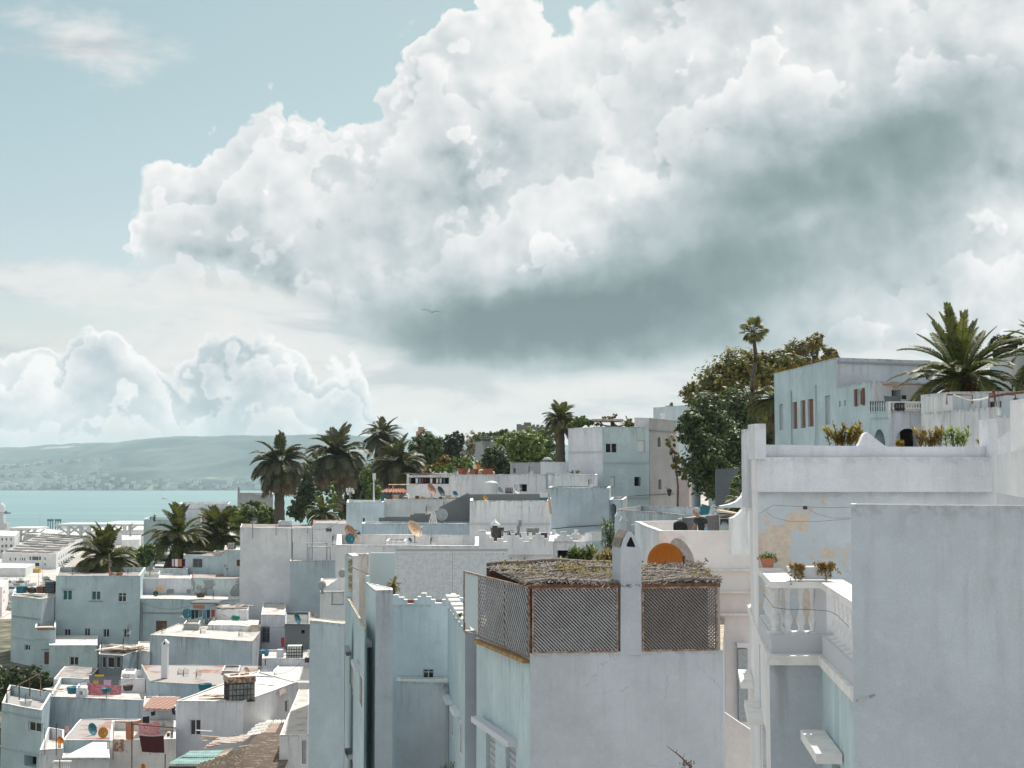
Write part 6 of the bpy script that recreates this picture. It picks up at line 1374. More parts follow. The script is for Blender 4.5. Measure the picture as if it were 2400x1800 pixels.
def panel(label, pl, u0, u1, v0, v1, m, sp_, w_, name='lattice_panel', fm='rust', fw=.05, group='lattice panels round the reed roofed terrace', z0=None, z1=None):
    s0, _ = pl.px(u0, v0); s1, _ = pl.px(u1, v1); z1 = pl.px((u0+u1)/2, v0)[1] if z1 is None else z1; z0 = pl.px((u0+u1)/2, v1)[1] if z0 is None else z0
    r = empty(name, pl.w((s0+s1)/2, z0), label, 'lattice', group); lattice(pl, s0+fw, s1-fw, z0+fw, z1-fw, sp_, w_, m, r); frame(pl, s0, s1, z0, z1, fw, fm, r); return r
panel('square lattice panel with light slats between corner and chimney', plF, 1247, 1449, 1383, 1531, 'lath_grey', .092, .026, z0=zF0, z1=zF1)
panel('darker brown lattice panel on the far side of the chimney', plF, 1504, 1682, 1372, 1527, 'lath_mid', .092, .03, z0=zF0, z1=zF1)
zL1 = zF1+.02; zL0 = zF0-.12
sA = [plL.px(u, 1430)[0] for u in (1124, 1187, 1241)]
for (a, b_), lab in (((sA[0], sA[1]), 'oblique fine lattice panel, middle one of the terrace side'), ((sA[1], sA[2]), 'oblique fine lattice panel meeting the front corner')):
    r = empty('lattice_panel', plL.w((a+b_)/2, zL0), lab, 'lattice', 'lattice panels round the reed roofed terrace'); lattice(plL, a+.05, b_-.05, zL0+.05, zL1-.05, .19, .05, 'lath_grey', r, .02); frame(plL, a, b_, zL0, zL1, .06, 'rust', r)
r = empty('lattice_panel', plL.w(.4, zL0), 'far pale boarded side panel of the terrace with torn netting', 'lattice', 'lattice panels round the reed roofed terrace')
mb = MB(); a, b_ = .0, sA[0]-.02; mb.prism([plL.w(a, zL0+.3, 0), plL.w(b_, zL0+.1, 0), plL.w(b_, zL1, 0), plL.w(a, zL1, 0)], plL.w(0, 0, 0), plL.w(0, 0, -.05)); mb.build('board', 'teal_light', r); frame(plL, a, b_, zL0, zL1, .05, 'rust', r)
mb = MB(); mb.prism([plL.w(sA[0]-.1, zL0-.14, .16), plL.w(sA[2], zL0-.14, .16), plL.w(sA[2], zL0-.05, .16), plL.w(sA[0]-.1, zL0-.05, .16)], plL.w(0, 0, 0), plL.w(0, 0, -.2)); mb.build('ledge', 'ochre', ch)
mb = MB(); mb.prism([plF.w(plF.len-.16, zF0, .0), plF.w(plF.len-.05, zF0, .0), plF.w(plF.len-.05, zF1, .0), plF.w(plF.len-.16, zF1, .0)], plF.w(0, 0, 0), plF.w(0, 0, -.12)); mb.build('post', 'cement_light', ch)
# timber sill and beam behind the panels
mb = MB(); mb.prism([plF.w(0, zF0-.02, -.04), plF.w(plF.len-.12, zF0-.02, -.04), plF.w(plF.len-.12, zF0+.07, -.04), plF.w(0, zF0+.07, -.04)], plF.w(0, 0, 0), plF.w(0, 0, -.1)); mb.build('sill', 'metal_dark', ch)
# chimney
cs = empty('chimney', P(1470, 1530, 36.4), 'tall white chimney with gabled top and triangular smoke hole', 'chimney')
Yc = 36.68; fp = [(1454.5, 1535), (1504, 1535), (1503, 1296), (1500, 1284), (1489, 1258), (1479, 1246), (1470, 1245), (1461, 1262), (1455, 1282)]
ext = P(1434.5, 1400, 37.5)-P(1454.5, 1400, Yc); ext.z = 0
W3 = [P(u, v, Yc) for u, v in fp]; zt_ = max(p.z for p in W3); mb = MB(); mb.prism(W3, (0, 0, 0), ext, 0, lambda p: (p.x*1.+p.y*.8, max(.3, zt_-p.z))); mb.build('shaft', ['front_wall'], cs)
rs_ = [W3[5]+Vector((0, -.02, .02)), W3[6]+Vector((0, -.02, .02)), W3[7]+Vector((-.02, -.02, .01)), W3[8]+Vector((-.03, -.02, 0))]
mb = MB()
for i in range(3): mb.face([rs_[i], rs_[i+1], rs_[i+1]+ext*1.03, rs_[i]+ext*1.03])
mb.build('slope_cap', 'cap_dirty' if False else 'branch', cs)
hol = [P(u, v, Yc-.012) for u, v in ((1469, 1281), (1489, 1282.5), (1488, 1279), (1480, 1259), (1477, 1259), (1469, 1277))]; mb = MB(); mb.face(hol); mb.build('smoke_hole', 'void', cs)
# ================================================================ satellite dishes
def dish(label, u, v, Y, rpx, yaw, pitch, m, roll=0., mast=12, back=None, group='satellite dishes on the roofs', arm=True):
    R_ = rpx*Y/F; c = P(u, v, Y); r = empty('satellite_dish', (c.x, Y, c.z-R_-mast*Y/F*.3), label, 'satellite dish', group)
    rot = Matrix.Rotation(R(roll), 3, 'Y') @ Matrix.Rotation(R(yaw), 3, 'Z') @ Matrix.Rotation(R(90-pitch), 3, 'X')
    mb = MB(); mb.lathe(c, [(R_*k/6, .22*R_*(k/6)**2-.11*R_) for k in range(7)]+[(R_*1.03, .12*R_), (R_*1.0, .08*R_), (0, -.16*R_)], 24, rot=rot); mb.build('reflector', m, r)
    base = Vector((c.x, Y+.12*R_, c.z)); foot = Vector((c.x+.06*R_, Y+.2*R_, c.z-R_-mast*Y/F))
    mb = MB(); mb.tube([c+rot @ Vector((0, 0, -.15*R_)), base, foot], max(.02, R_*.045), 5); mb.box(foot, (R_*.5, R_*.5, R_*.05)); mb.build('mast', 'rust_dark', r)
    if arm:
        tip = c+rot @ Vector((0, -R_*.25, R_*.95)); mb = MB(); mb.tube([c+rot @ Vector((0, -R_*.95, 0)), tip], max(.012, R_*.03), 4); mb.build('arm', 'metal_grey', r)
        mb = MB(); mb.lathe(tip, [(0, -R_*.1), (R_*.08, -R_*.1), (R_*.07, R_*.08), (0, R_*.08)], 8, rot=rot); mb.build('receiver', 'plastic_white', r)
    return r
dish('big orange dish disc behind the reed roof', 1560, 1316, 44.2, 42, -22, 8, 'dish_orange', arm=False)
dish('large pale rusty rimmed dish leaning beside the orange one', 1602, 1306, 43.9, 47, -62, 10, 'dish_white', roll=-28, arm=False)
t = empty('receiver_arm', P(1640, 1330, 44.), 'thin receiver arm with two small heads standing before the blush wall', 'antenna')
mb = MB(); mb.tube([P(1626, 1342, 43.8), P(1656, 1312, 43.6)], .012, 4); mb.tube([P(1656, 1312, 43.6), P(1652, 1308, 43.6)], .03, 6); mb.tube([P(1656, 1313, 43.6), P(1660, 1316, 43.6)], .03, 6); mb.build('arm', 'metal_grey', t)
for a in (
 ('pale orange dish on a mast before the grey teal wall', 971, 1241, 84, 22, 62, 14, 'dish_pale', -22, 8), ('round translucent grey dish by the stepped cement wall', 1036, 1206, 98, 14, -8, 0, 'dish_grey', 0, 6),
 ('rust coloured dish edge on beside two teal ones', 821, 1250, 93, 21, 64, 10, 'dish_rust', -20, 2), ('dark teal dish behind the rusty one', 836, 1256, 94, 14, -35, 5, 'dish_teal', 0, 2), ('small teal dish tucked under the rusty one', 820, 1262, 92, 12, 30, 5, 'dish_teal', 0, 2),
 ('brown dish standing before the laundry gallery', 1011, 1147, 116, 15, 64, 10, 'dish_rust', -22, 3), ('black dish beside the brown one', 1033, 1152, 116, 13, 66, 10, 'dish_dark', -20, 3), ('small turquoise dish on the brown edged terrace', 1067, 1158, 116, 8, 55, 5, 'dish_teal', -30, 2),
 ('little orange dish on the cement wall', 1137, 1168, 100, 7, 60, 5, 'dish_yellow', -25, 2), ('orange dish among pots on the gallery roof', 1121, 1098, 131, 10, 62, 5, 'dish_orange', -15, 2), ('white dish beside the orange one on the gallery roof', 1113, 1097, 132, 9, 60, 5, 'dish_white', -10, 2),
 ('grey dish next to the round water tank', 1172, 1150, 116, 9, 50, 5, 'dish_grey', -25, 2), ('tall white dish near the square dark window', 1210, 1146, 116, 13, 60, 8, 'dish_white', -12, 2),
 ('beige dish on the recessed terrace wall', 375, 1380, 156, 9, 5, 0, 'dish_pale', 0, 3), ('small dark dish below the beige one', 365, 1391, 155, 6, 10, 0, 'dish_dark', 0, 2),
 ('blue dish on a bent mast over the white roof', 438, 1438, 129, 11, 30, 0, 'dish_teal', -12, 26), ('turquoise dish leaning on the red tiled terrace', 216, 1709, 97, 14, 68, 5, 'dish_teal', -18, 1), ('yellow dish on the red tiled terrace', 241, 1717, 96, 12, 40, 0, 'dish_yellow', -15, 1),
 ('orange dish at the white terrace corner', 141, 1738, 93, 12, 72, 5, 'dish_orange', -18, 2), ('dark blue dish on the shaded cement house', 696, 1450, 117, 13, 72, 0, 'dish_teal', -22, 1), ('peach dish edge at the cement house corner', 732, 1442, 117, 10, 76, 0, 'dish_pale', -10, 1),
 ('beige dish behind the wrapped water tank', 578, 1572, 97, 9, 66, 0, 'dish_pale', -28, 2), ('tiny orange dish at the bottom edge', 335, 1798, 84, 8, 66, 0, 'dish_orange', -15, 1), ('small orange dish on the low white roof beside the palms', 476, 1216, 218, 3.5, 0, 0, 'dish_orange', 0, 1),
 ('pair lower white dish on the annex house', 961, 1266, 79, 6, 60, 0, 'dish_teal', -30, 1)):
    dish(a[0], a[1], a[2], a[3], a[4], a[5], a[6], a[7], roll=a[8], mast=a[9])
# ================================================================ white lattice screen in the middle
plW = Plane(gx(927, 66, 1340), gx(1190, 66, 1340))
for (u0, u1), lab in (((927, 1059), 'white lattice screen half nearer the yellow palm'), ((1061, 1190), 'white lattice screen half ending beside the reed roof')):
    panel(lab, plW, u0, u1, 1293, 1405, 'lath_white', .16, .07, fm='lath_white', fw=.08, group='white lattice screen')
mb = MB(); a = P(925, 1293, 66.3); b_ = P(1190, 1405, 66.3); mb.box(((a.x+b_.x)/2, 67.2, (a.z+b_.z)/2-.3), (b_.x-a.x, .12, a.z-b_.z+.8)); tag(mb.build('wall', 'lav_light'), 'pale wall standing behind the white lattice screen', 'wall')
pxs = MB(); pxbox(pxs, 866, 1296, 925, 1420, 67, .3); tag(pxs.build('wall', 'teal_light'), 'light teal wall between the stained slab and white lattice', 'wall')
# ================================================================ tanks
def tank_round(label, u0, u1, v0, v1, Y):
    c = P((u0+u1)/2, v1, Y); R_ = (u1-u0)/2*Y/F; H = (v1-v0)*Y/F; r = empty('water_tank', c, label, 'water tank'); mb = MB()
    pr = [(R_, 0)]; 
    for k in range(5): z = H*.8*k/5; pr += [(R_, z+.02), (R_*.97, z+H*.07), (R_, z+H*.14)]
    pr += [(R_, H*.8), (R_*.8, H*.92), (R_*.3, H*.98)]; mb.lathe(c, pr, 20); mb.build('tank_body', 'plastic_white', r); mb = MB(); mb.lathe(c, [(R_*.3, H*.96), (R_*.3, H*1.03), (0, H*1.05)], 12); mb.build('lid', 'plastic_white', r)
tank_round('white round plastic water tank on the middle terrace', 1135, 1167, 1127, 1157, 114)
def ibc(label, u0, u1, v0, v1, Y, rot, m, n_=6):
    c = P((u0+u1)/2, v1, Y); w = (u1-u0)*Y/F*.8; h = (v1-v0)*Y/F; r = empty('water_tank', c, label, 'water tank', rz=R(rot)); M4 = WL(r); Rm = Matrix.Rotation(R(rot), 3, 'Z')
    mb = MB(); mb.box(M4 @ Vector((0, 0, h*.52)), (w*.94, w*.94, h*.86), Rm); mb.build('tank_body', m, r)
    mb = MB()
    for k in range(n_+1):
        t_ = -w/2+w*k/n_
        for s_ in (-w/2, w/2):
            mb.tube([M4 @ Vector((t_, s_, .05)), M4 @ Vector((t_, s_, h*.95))], .022, 4); mb.tube([M4 @ Vector((s_, t_, .05)), M4 @ Vector((s_, t_, h*.95))], .022, 4)
    for k in range(5):
        z = .06+h*.89*k/4; mb.tube([M4 @ Vector(q) for q in ((-w/2, -w/2, z), (w/2, -w/2, z), (w/2, w/2, z), (-w/2, w/2, z), (-w/2, -w/2, z))], .022, 4)
    mb.build('cage', 'metal_dark', r); mb = MB(); mb.box(M4 @ Vector((0, 0, .04)), (w*1.05, w*1.05, .1), Rm); mb.build('pallet', 'metal_dark', r); return r, M4, w, h, Rm
r, M4, w, h, Rm = ibc('grey caged water tank wrapped with a printed cloth on top', 524, 597, 1582, 1641, 93.2, 22, 'tank_grey', 7)
mb = MB(); mb.box(M4 @ Vector((0, 0, h*.97)), (w*1.06, w*1.06, .05), Rm); mb.build('top_cloth', 'tarp', r)
mb = MB()
for sx, sy, dx, dy in ((0, -1, w*1.07, .03), (1, 0, .03, w*1.07), (-1, 0, .03, w*1.07)): mb.box(M4 @ Vector((sx*w*.535, sy*w*.535, h*.86)), (dx, dy, h*.22), Rm)
mb.build('printed_cloth', 'cloth_print', r)
for k in range(4): mb = MB(); mb.box(M4 @ Vector((-w*.3+k*w*.2, -w*.1+.2*(k % 2), h*1.0)), (.28, .16, .1), Rm @ Matrix.Rotation(k, 3, 'Z')); tag(mb.build('brick', 'clay' if k % 2 else 'terracotta'), ('broken red', 'dark red', 'short red', 'long red')[k]+' brick weighing down the tank cloth, '+('first', 'second', 'third', 'last')[k]+' along its edge', 'brick')
ibc('white caged water tank below the shaded cement house', 669, 712, 1512, 1543, 113.2, 4, 'plastic_white', 6)
ibc('black caged tank on the roof beside the tall teal house', 106, 131, 1362, 1390, 152, 5, 'cloth_grey', 5)
ibc('small white caged tank on the long low roof', 1183, 1203, 1143, 1156, 117, 0, 'plastic_white', 4)
ibc('small white caged tank on the terraced roof by the dark palms', 533, 553, 1272, 1286, 166, 0, 'plastic_white', 4)
ibc('white caged tank behind the clothes line of dark trousers', 481, 508, 1451, 1462, 133, 0, 'plastic_white', 4)
# ================================================================ cloths
def cloth(label, pts, Y, m, name='laundry', cat='laundry', group='washing on the lines', wave=.06, dy=0., parent=None):
    """four photo corners: top-left, top-right, bottom-right, bottom-left"""
    c = [P(u, v, Y+(dy if i in (1, 2) else 0)) for i, (u, v) in enumerate(pts)]; NX, NY = 12, 8; mb = MB(); g = []
    for j in range(NY+1):
        row = []
        for i in range(NX+1):
            s_, t_ = i/NX, j/NY; p = c[0].lerp(c[1], s_).lerp(c[3].lerp(c[2], s_), t_); L = (c[1]-c[0]).length
            row.append(p+Vector((0, math.sin(s_*13+t_*1.5+c[0].x)*wave*t_*L*.25+.02*L*math.sin(s_*5), -.035*L*math.sin(s_*math.pi)*(1-t_*.4))))
        g.append(row)
    for j in range(NY):
        for i in range(NX): mb.face([g[j+1][i], g[j+1][i+1], g[j][i+1], g[j][i]], smooth=True)
    if parent is not None: return mb.build(name, m, parent)
    o = mb.build(name, m, None, origin=c[0]); tag(o, label, cat, group); return o
cloth('long pink and white patterned sheet on the line', [(204, 1599), (285, 1607), (284, 1628), (203, 1629)], 108, 'cloth_rose')
cloth('dark maroon fringed blanket with pale cords', [(326, 1724), (384, 1724), (386, 1764), (333, 1762)], 86.5, 'cloth_maroon')
cloth('bright pink patterned sheet above the maroon blanket', [(325, 1699), (373, 1688), (376, 1722), (325, 1721)], 87.3, 'cloth_pink')
cloth('white sheet behind the bright pink one', [(322, 1704), (352, 1700), (352, 1722), (321, 1722)], 87.7, 'cloth_white')
cloth('orange striped rug hanging beside the pink sheet', [(294, 1695), (315, 1692), (313, 1733), (295, 1733)], 87.5, 'cloth_orange')
cloth('rusty flowered mat on the terrace front', [(266, 1732), (291, 1732), (291, 1763), (266, 1761)], 87.6, 'cloth_print')
cloth('red brown cloth half folded over the line', [(313, 1692), (334, 1684), (334, 1694), (314, 1698)], 89, 'cloth_orange')
cloth('black bag like garment on the high line', [(335, 1680), (350, 1678), (350, 1695), (334, 1694)], 89.5, 'black_cloth')
cloth('small black shirt nearest the tiled roof', [(353, 1669), (364, 1666), (364, 1676), (355, 1678)], 92, 'black_cloth')
cloth('blue garment at the tiled roof corner', [(402, 1660), (410, 1658), (411, 1676), (404, 1674)], 92, 'cloth_navy')
cloth('tiny orange towel beside the lavender house', [(391, 1718), (398, 1717), (398, 1726), (391, 1727)], 87, 'cloth_red')
cloth('orange towel before the dark washing', [(219, 1594), (231, 1594), (231, 1602), (219, 1602)], 109, 'cloth_yellow')
cloth('pale lilac shirt on the dark line', [(243, 1593), (261, 1593), (260, 1606), (243, 1606)], 109, 'cloth_lilac')
cloth('black blanket over the back line', [(208, 1582), (280, 1584), (279, 1606), (210, 1602)], 111, 'cloth_grey')
cloth('yellow cloth thrown over the black blanket', [(222, 1580.5), (244, 1580.5), (244, 1585), (222, 1585)], 110.7, 'cloth_yellow')
for k, (u, m_, n_) in enumerate(((448, 'black_cloth', 'black trousers'), (457, 'cloth_navy', 'navy trousers'), (466, 'cloth_grey', 'charcoal shirt'), (475, 'cloth_blue', 'light blue jeans'), (484, 'cloth_navy', 'long dark jeans'), (495, 'cloth_red', 'dark red towel'))):
    cloth(f'{n_} on the line beside the blue dish', [(u, 1429), (u+8.5, 1429), (u+8, 1450-(k % 3)*3), (u+.5, 1451-(k % 3)*2)], 133, m_, group='dark washing by the blue dish')
cloth('rust orange blanket on the upper line behind dark washing', [(452, 1416), (480, 1418), (480, 1427), (452, 1425)], 134, 'cloth_orange', group='dark washing by the blue dish')
for u, w_, m_, n_ in ((403, 5, 'cloth_lilac', 'lilac shirt'), (410, 7, 'cloth_white', 'white shirt'), (418, 8, 'cloth_orange', 'orange printed dress'), (427, 7, 'black_cloth', 'black dress'), (434, 6, 'cloth_lilac', 'pale towel')):
    cloth(f'{n_} on the small roof line under the palms', [(u, 1310), (u+w_, 1310), (u+w_, 1328), (u, 1327)], 164, m_, group='washing under the leaning palms')
for u, m_, n_ in ((974, 'cloth_white', 'first white shirt'), (981, 'cloth_blue', 'blue shirt'), (987, 'cloth_red', 'red towel'), (994, 'cloth_maroon', 'maroon trousers'), (1001, 'black_cloth', 'black skirt'), (1008, 'cloth_white', 'small white vest'), (1015, 'cloth_maroon', 'wine shirt'), (1022, 'cloth_white', 'wide white shirt'), (1030, 'cloth_white', 'long white shirt'), (1038, 'cloth_grey', 'grey shirt'), (1046, 'black_cloth', 'black jacket')):
    cloth(f'{n_} in the laundry gallery', [(u, 1121), (u+5.5, 1121), (u+5, 1132), (u+.5, 1133)], 125.6, m_, group='washing in the gallery')
cloth('pile of mixed washing on the white house corner', [(1264, 1152), (1284, 1155), (1286, 1168), (1266, 1168)], 91.5, 'cloth_white'); cloth('long cream cloth trailing down the white house corner', [(1284, 1165), (1290, 1166), (1294, 1204), (1289, 1206)], 91.6, 'dish_pale')
cloth('teal cloth folded under the mixed washing', [(1265, 1166), (1284, 1166), (1284, 1171), (1265, 1171)], 91.4, 'dish_teal')
cloth('grey blanket hung across the porch', [(2071, 928), (2112, 926), (2110, 941), (2074, 940)], 66.5, 'cloth_grey'); cloth('small black cloth beside the grey blanket', [(2113, 926), (2124, 926), (2124, 936), (2113, 935)], 66.5, 'black_cloth')
cloth('red and yellow cloth bunch by the caged white tank', [(658, 1495), (666, 1493), (667, 1517), (659, 1516)], 112, 'cloth_red'); cloth('pink net cloth at the white terrace corner', [(152, 1702), (163, 1702), (161, 1722), (153, 1716)], 99, 'cloth_pink')
cloth('cream cloth sheet sagging from the raised roof room', [(590, 1464), (614, 1463), (606, 1480), (574, 1482)], 126.8, 'tarp', 'tarpaulin', 'tarpaulin')
# poles and lines
def poles(label, lines, r_, m='rust_dark', name='clothes_pole', cat='clothes line', group=None):
    t = empty(name, P(*lines[0][0]), label, cat, group)
    for pts in lines: mb = MB(); mb.tube([P(*p) for p in pts], r_, 4); mb.build('bar', m, t)
poles('rusty bar frame carrying the pink and maroon washing', [[(265, 1780, 87), (265, 1692, 87), (312, 1694, 87)], [(309, 1800, 86), (309, 1690, 86)], [(309, 1697, 86), (412, 1706, 87)]], .035)
poles('leaning iron frame above the little teal house', [[(16, 1650, 104), (16, 1620, 104), (95, 1578, 108), (95, 1630, 106)], [(45, 1640, 105), (45, 1606, 105)], [(70, 1632, 106), (70, 1592, 106)]], .05)
poles('thin pole at the white terrace corner', [[(132, 1770, 91), (132, 1695, 91)]], .03); poles('thin pole against the stained grey wall', [[(105, 1770, 91), (105, 1707, 91)]], .02)
poles('slim dark post at the corrugated sheds', [[(387, 1810, 80), (387, 1767, 80)]], .03); poles('short rod on the salmon terrace edge', [[(622, 1560, 108), (622, 1545, 108)]], .05)
poles('rail frame over the shaded teal block', [[(720, 1314, 136), (720, 1273, 136), (766, 1273, 136), (766, 1312, 136)], [(724, 1314, 135), (724, 1282, 135), (774, 1282, 135), (774, 1312, 135)], [(684, 1314, 136), (684, 1240, 136)], [(685.5, 1314, 136), (685.5, 1270, 136)]], .05, 'metal_grey')
poles('rusty pole in front of the arching palm', [[(257, 1348, 150), (256, 1297, 150)]], .08, 'rust'); poles('thin rusty mast by the low teal house', [[(351, 1350, 158), (352, 1322, 158)]], .06, 'rust')
poles('tall lamp pole behind the pale teal cube', [[(876, 1178, 112), (876, 1110, 112)]], .06, 'frame_white')
mb = MB(); pxbox(mb, 873, 1109, 880, 1124, 111.9, .3); tag(mb.build('lamp_box', 'frame_white'), 'white box lamp on the tall lamp pole', 'lamp')
t = empty('floodlight_mast', P(820, 1178, 113), 'mast carrying four small white flood lights', 'floodlight'); mb = MB(); mb.tube([P(820, 1178, 113), P(820, 1144, 113)], .05, 5); mb.tube([P(811, 1152, 113), P(830, 1152, 113)], .04, 4); mb.build('mast', 'frame_grey', t)
for u, v in ((811, 1144), (817, 1143), (823, 1144), (826, 1148), (813, 1151)): mb = MB(); pxbox(mb, u, v, u+4, v+9, 112.9, .15); mb.build('lamp_head', 'frame_white', t)
poles('wire posts on the pier coloured roof edge', [[(647, 1255, 141), (647, 1228, 141)], [(683, 1300, 141), (683, 1234, 141)], [(735, 1232, 138), (735, 1255, 138)], [(720, 1250, 139), (720, 1232, 139), (566, 1233, 142)]], .03)
def antenna(label, u, v0, v1, Y, m='rust_dark', n_=6, w_=16):
    t = empty('tv_antenna', P(u, v1, Y), label, 'antenna', 'television aerials'); mb = MB(); mb.tube([P(u, v1, Y), P(u, v0, Y)], .03, 4); mb.build('mast', m, t); mb = MB(); a = P(u-2, v0+7, Y); b_ = P(u+w_, v0+9, Y); mb.tube([a, b_], .02, 3)
    for k in range(n_): p = a.lerp(b_, k/n_+.1); h_ = .12*Y/100*3*(1-.06*k); mb.tube([p-Vector((0, .3, h_)), p+Vector((0, .3, h_))], .014, 3)
    mb.build('rods', 'metal_grey', t)
for a in (('aerial on the long low white house', 592, 1208, 1262, 141), ('aerial on the blistered grey lavender roof', 1000-1, 1187, 1215, 100), ('aerial on the glazed shed roof', 238, 1504, 1526, 124), ('aerial leaning over the shed centre', 289, 1496, 1526, 125), ('aerial on the dirty white roof', 470, 1473, 1489, 126),
          ('first low aerial on the salmon terrace', 417, 1572, 1593, 112), ('second low aerial on the salmon terrace', 430, 1570, 1594, 111), ('third low aerial on the salmon terrace', 460, 1573, 1598, 110), ('aerial beside the round tank', 1155-115, 1176, 1198, 110)): antenna(*a, w_=12)
for u, lab in ((1018, 'first'), (1012, 'second')):
    t = empty('metal_tripod', P(u, 1226, 96), f'shiny metal tripod foot, {lab} by the round grey dish', 'tripod'); mb = MB()
    for du in (-6, 0, 5): mb.tube([P(u+du, 1226, 96), P(u+1, 1199, 96)], .04, 4)
    mb.build('leg', 'plastic_white', t)
# ================================================================ corrugated sheets, tile roof, canopy
def corr(name, label, c4, m, waves, amp, cat='roof', parent=None, segs=6, along='v', kind=None):
    """corrugated sheet; c4 = (u,v,Y) far-left, far-right, near-right, near-left; ridges run across (v) or along"""
    q = [P(*p) for p in c4]; mb = MB(); NX = waves*4 if along == 'u' else 8; NY = 8 if along == 'u' else waves*4
    g = [[None]*(NX+1) for _ in range(NY+1)]
    for j in range(NY+1):
        for i in range(NX+1):
            s_, t_ = i/NX, j/NY; p = q[0].lerp(q[1], s_).lerp(q[3].lerp(q[2], s_), t_)
            w_ = math.sin((s_ if along == 'u' else t_)*waves*2*math.pi)*amp; g[j][i] = p+Vector((0, 0, w_+.015*math.sin(i*3.1+j*1.7)))
    for j in range(NY):
        for i in range(NX): mb.face([g[j+1][i], g[j+1][i+1], g[j][i+1], g[j][i]])
    lowz = Vector((0, 0, -.02))
    for row, rev in ((g[NY], 0), (g[0], 1)):
        for i in range(NX): f = [row[i], row[i+1], row[i+1]+lowz, row[i]+lowz]; mb.face(f[::-1] if rev else f)
    for col in (0, NX):
        for j in range(NY): mb.face([g[j][col], g[j+1][col], g[j+1][col]+lowz, g[j][col]+lowz])
    if parent is not None: return mb.build(name, m, parent)
    o = mb.build(name, m, None, origin=q[0]); tag(o, label, cat); return o
cr = empty('sheet_shelter', P(600, 1790, 76), 'patched shed roof of brown weathered corrugated sheets', 'roof')
for k in range(4):       # overlapping runs of brown sheets
    u0, u1 = 560+k*36, 600+k*40
    corr('roof_sheet', None, [(604+k*28-(k*0), 1722-.5*k, 88), (636+k*28, 1721-.5*k, 88), (600+k*32, 1766, 81.5), (562+k*32, 1768, 81.5)], 'sheet_brown', 9, .075, parent=cr)
    corr('roof_sheet', None, [(556+k*30, 1765, 81.7), (592+k*30, 1764, 81.7), (560+k*34, 1812, 75.5), (520+k*34, 1814, 75.5)], 'sheet_brown', 10, .075, parent=cr)
for k in range(3): corr('roof_sheet', None, [(470+k*34, 1790-k*13, 78), (512+k*32, 1778-k*12, 79), (486+k*36, 1822, 74.5), (440+k*40, 1822, 74.5)], 'sheet_brown', 9, .075, parent=cr)
for k in range(3): corr('roof_sheet', None, [(626+k*33, 1694-k*1.5, 93), (658+k*33, 1693-k*1.5, 93), (646+k*33, 1716, 88.4), (612+k*33, 1718, 88.4)], 'sheet_brown' if k else 'sheet_pink', 7, .06, parent=cr, along='u')
for k in range(5): corr('roof_sheet', None, [(625+k*19, 1687, 96), (642+k*19, 1687, 96), (634+k*19, 1702, 93), (615+k*19, 1703, 93)], 'sheet_white', 2, .02, parent=cr, along='u')
for k in range(4):
    corr('roof_sheet', None, [(582+k*9, 1718-k*8, 89+k), (628+k*4, 1711-k*7, 89+k), (617+k*4, 1718-k*7, 88.5+k), (570+k*8, 1725-k*8, 88.5+k)], 'sheet_white', 2, .015, parent=cr)
cr2 = empty('sheet_shelter', P(430, 1800, 80), 'pale green translucent corrugated roof pieces', 'roof')
for a, b_, t_ in ((430, 480, 0), (400, 450, 1)):
    corr('roof_sheet', None, [(446-t_*22, 1760+t_*13, 84-t_*1.5), (526-t_*14, 1758+t_*14, 84-t_*1.5), (506-t_*20, 1774+t_*16, 82-t_*1.5), (424-t_*30, 1774+t_*16, 82-t_*1.5)], 'sheet_green', 16, .035, parent=cr2, along='u')
mb = MB(); pxbox(mb, 395, 1796, 520, 1812, 79.7, .2); mb.build('beam', 'metal_dark', cr2)
for k in range(4): mb = MB(); pxbox(mb, 400+k*32, 1796, 404+k*32, 1880, 79.5, .15); mb.build('post', 'metal_dark', cr2)
cr3 = empty('sheet_shelter', P(520, 1750, 86), 'dusty pink fibre roof with loose battens', 'roof')
corr('roof_sheet', None, [(508, 1731, 90), (560, 1722, 91), (542, 1738, 87.5), (470, 1756, 86)], 'sheet_pink', 5, .03, parent=cr3)
corr('roof_sheet', None, [(560, 1722, 91), (590, 1722, 91), (572, 1737, 88), (542, 1738, 87.5)], 'sheet_pink', 4, .03, parent=cr3)
for k in range(5): mb = MB(); mb.tube([P(486+k*5, 1791-k*1, 80), P(528+k*5, 1757-k*1, 85)], .05, 4); mb.build('batten', 'wood_pale', cr3)
for k in range(10):
    a = P(rng.uniform(470, 610), rng.uniform(1712, 1755), 87); d = Vector((rng.uniform(.5, 1.3), rng.uniform(-.5, .8), .02)); mb = MB(); mb.box(a+Vector((0, 0, .1)), (d.length, .14, .03), Matrix.Rotation(rng.uniform(-.5, .9), 3, 'Z')); mb.build('loose_board', 'wood_pale' if k % 2 else 'sheet_white', cr3)
# white metal roof strip with grooves and a folded panel
mr_ = empty('sheet_canopy', P(640, 1610, 103), 'ribbed white metal roof strip between clean roof and cream wall', 'roof')
for k in range(5): corr('roof_sheet', None, [(596+k*4, 1591+k*2.6, 104.5-k*.4), (688-k*1, 1592+k*2.6, 104.5-k*.4), (686-k*1, 1594.6+k*2.6, 104-k*.4), (592+k*4, 1594.6+k*2.6, 104-k*.4)], 'sheet_white', 1, .05, parent=mr_)
mb = MB(); mb.face([P(692, 1595, 101.5), P(654, 1618, 97), P(656, 1631, 96.8), P(694, 1611, 101.3)]); mb.face([P(694, 1611, 101.5), P(656, 1631, 97), P(654, 1618, 97.2), P(692, 1595, 101.7)]); mb.build('fascia_sheet', 'sheet_pink', mr_)
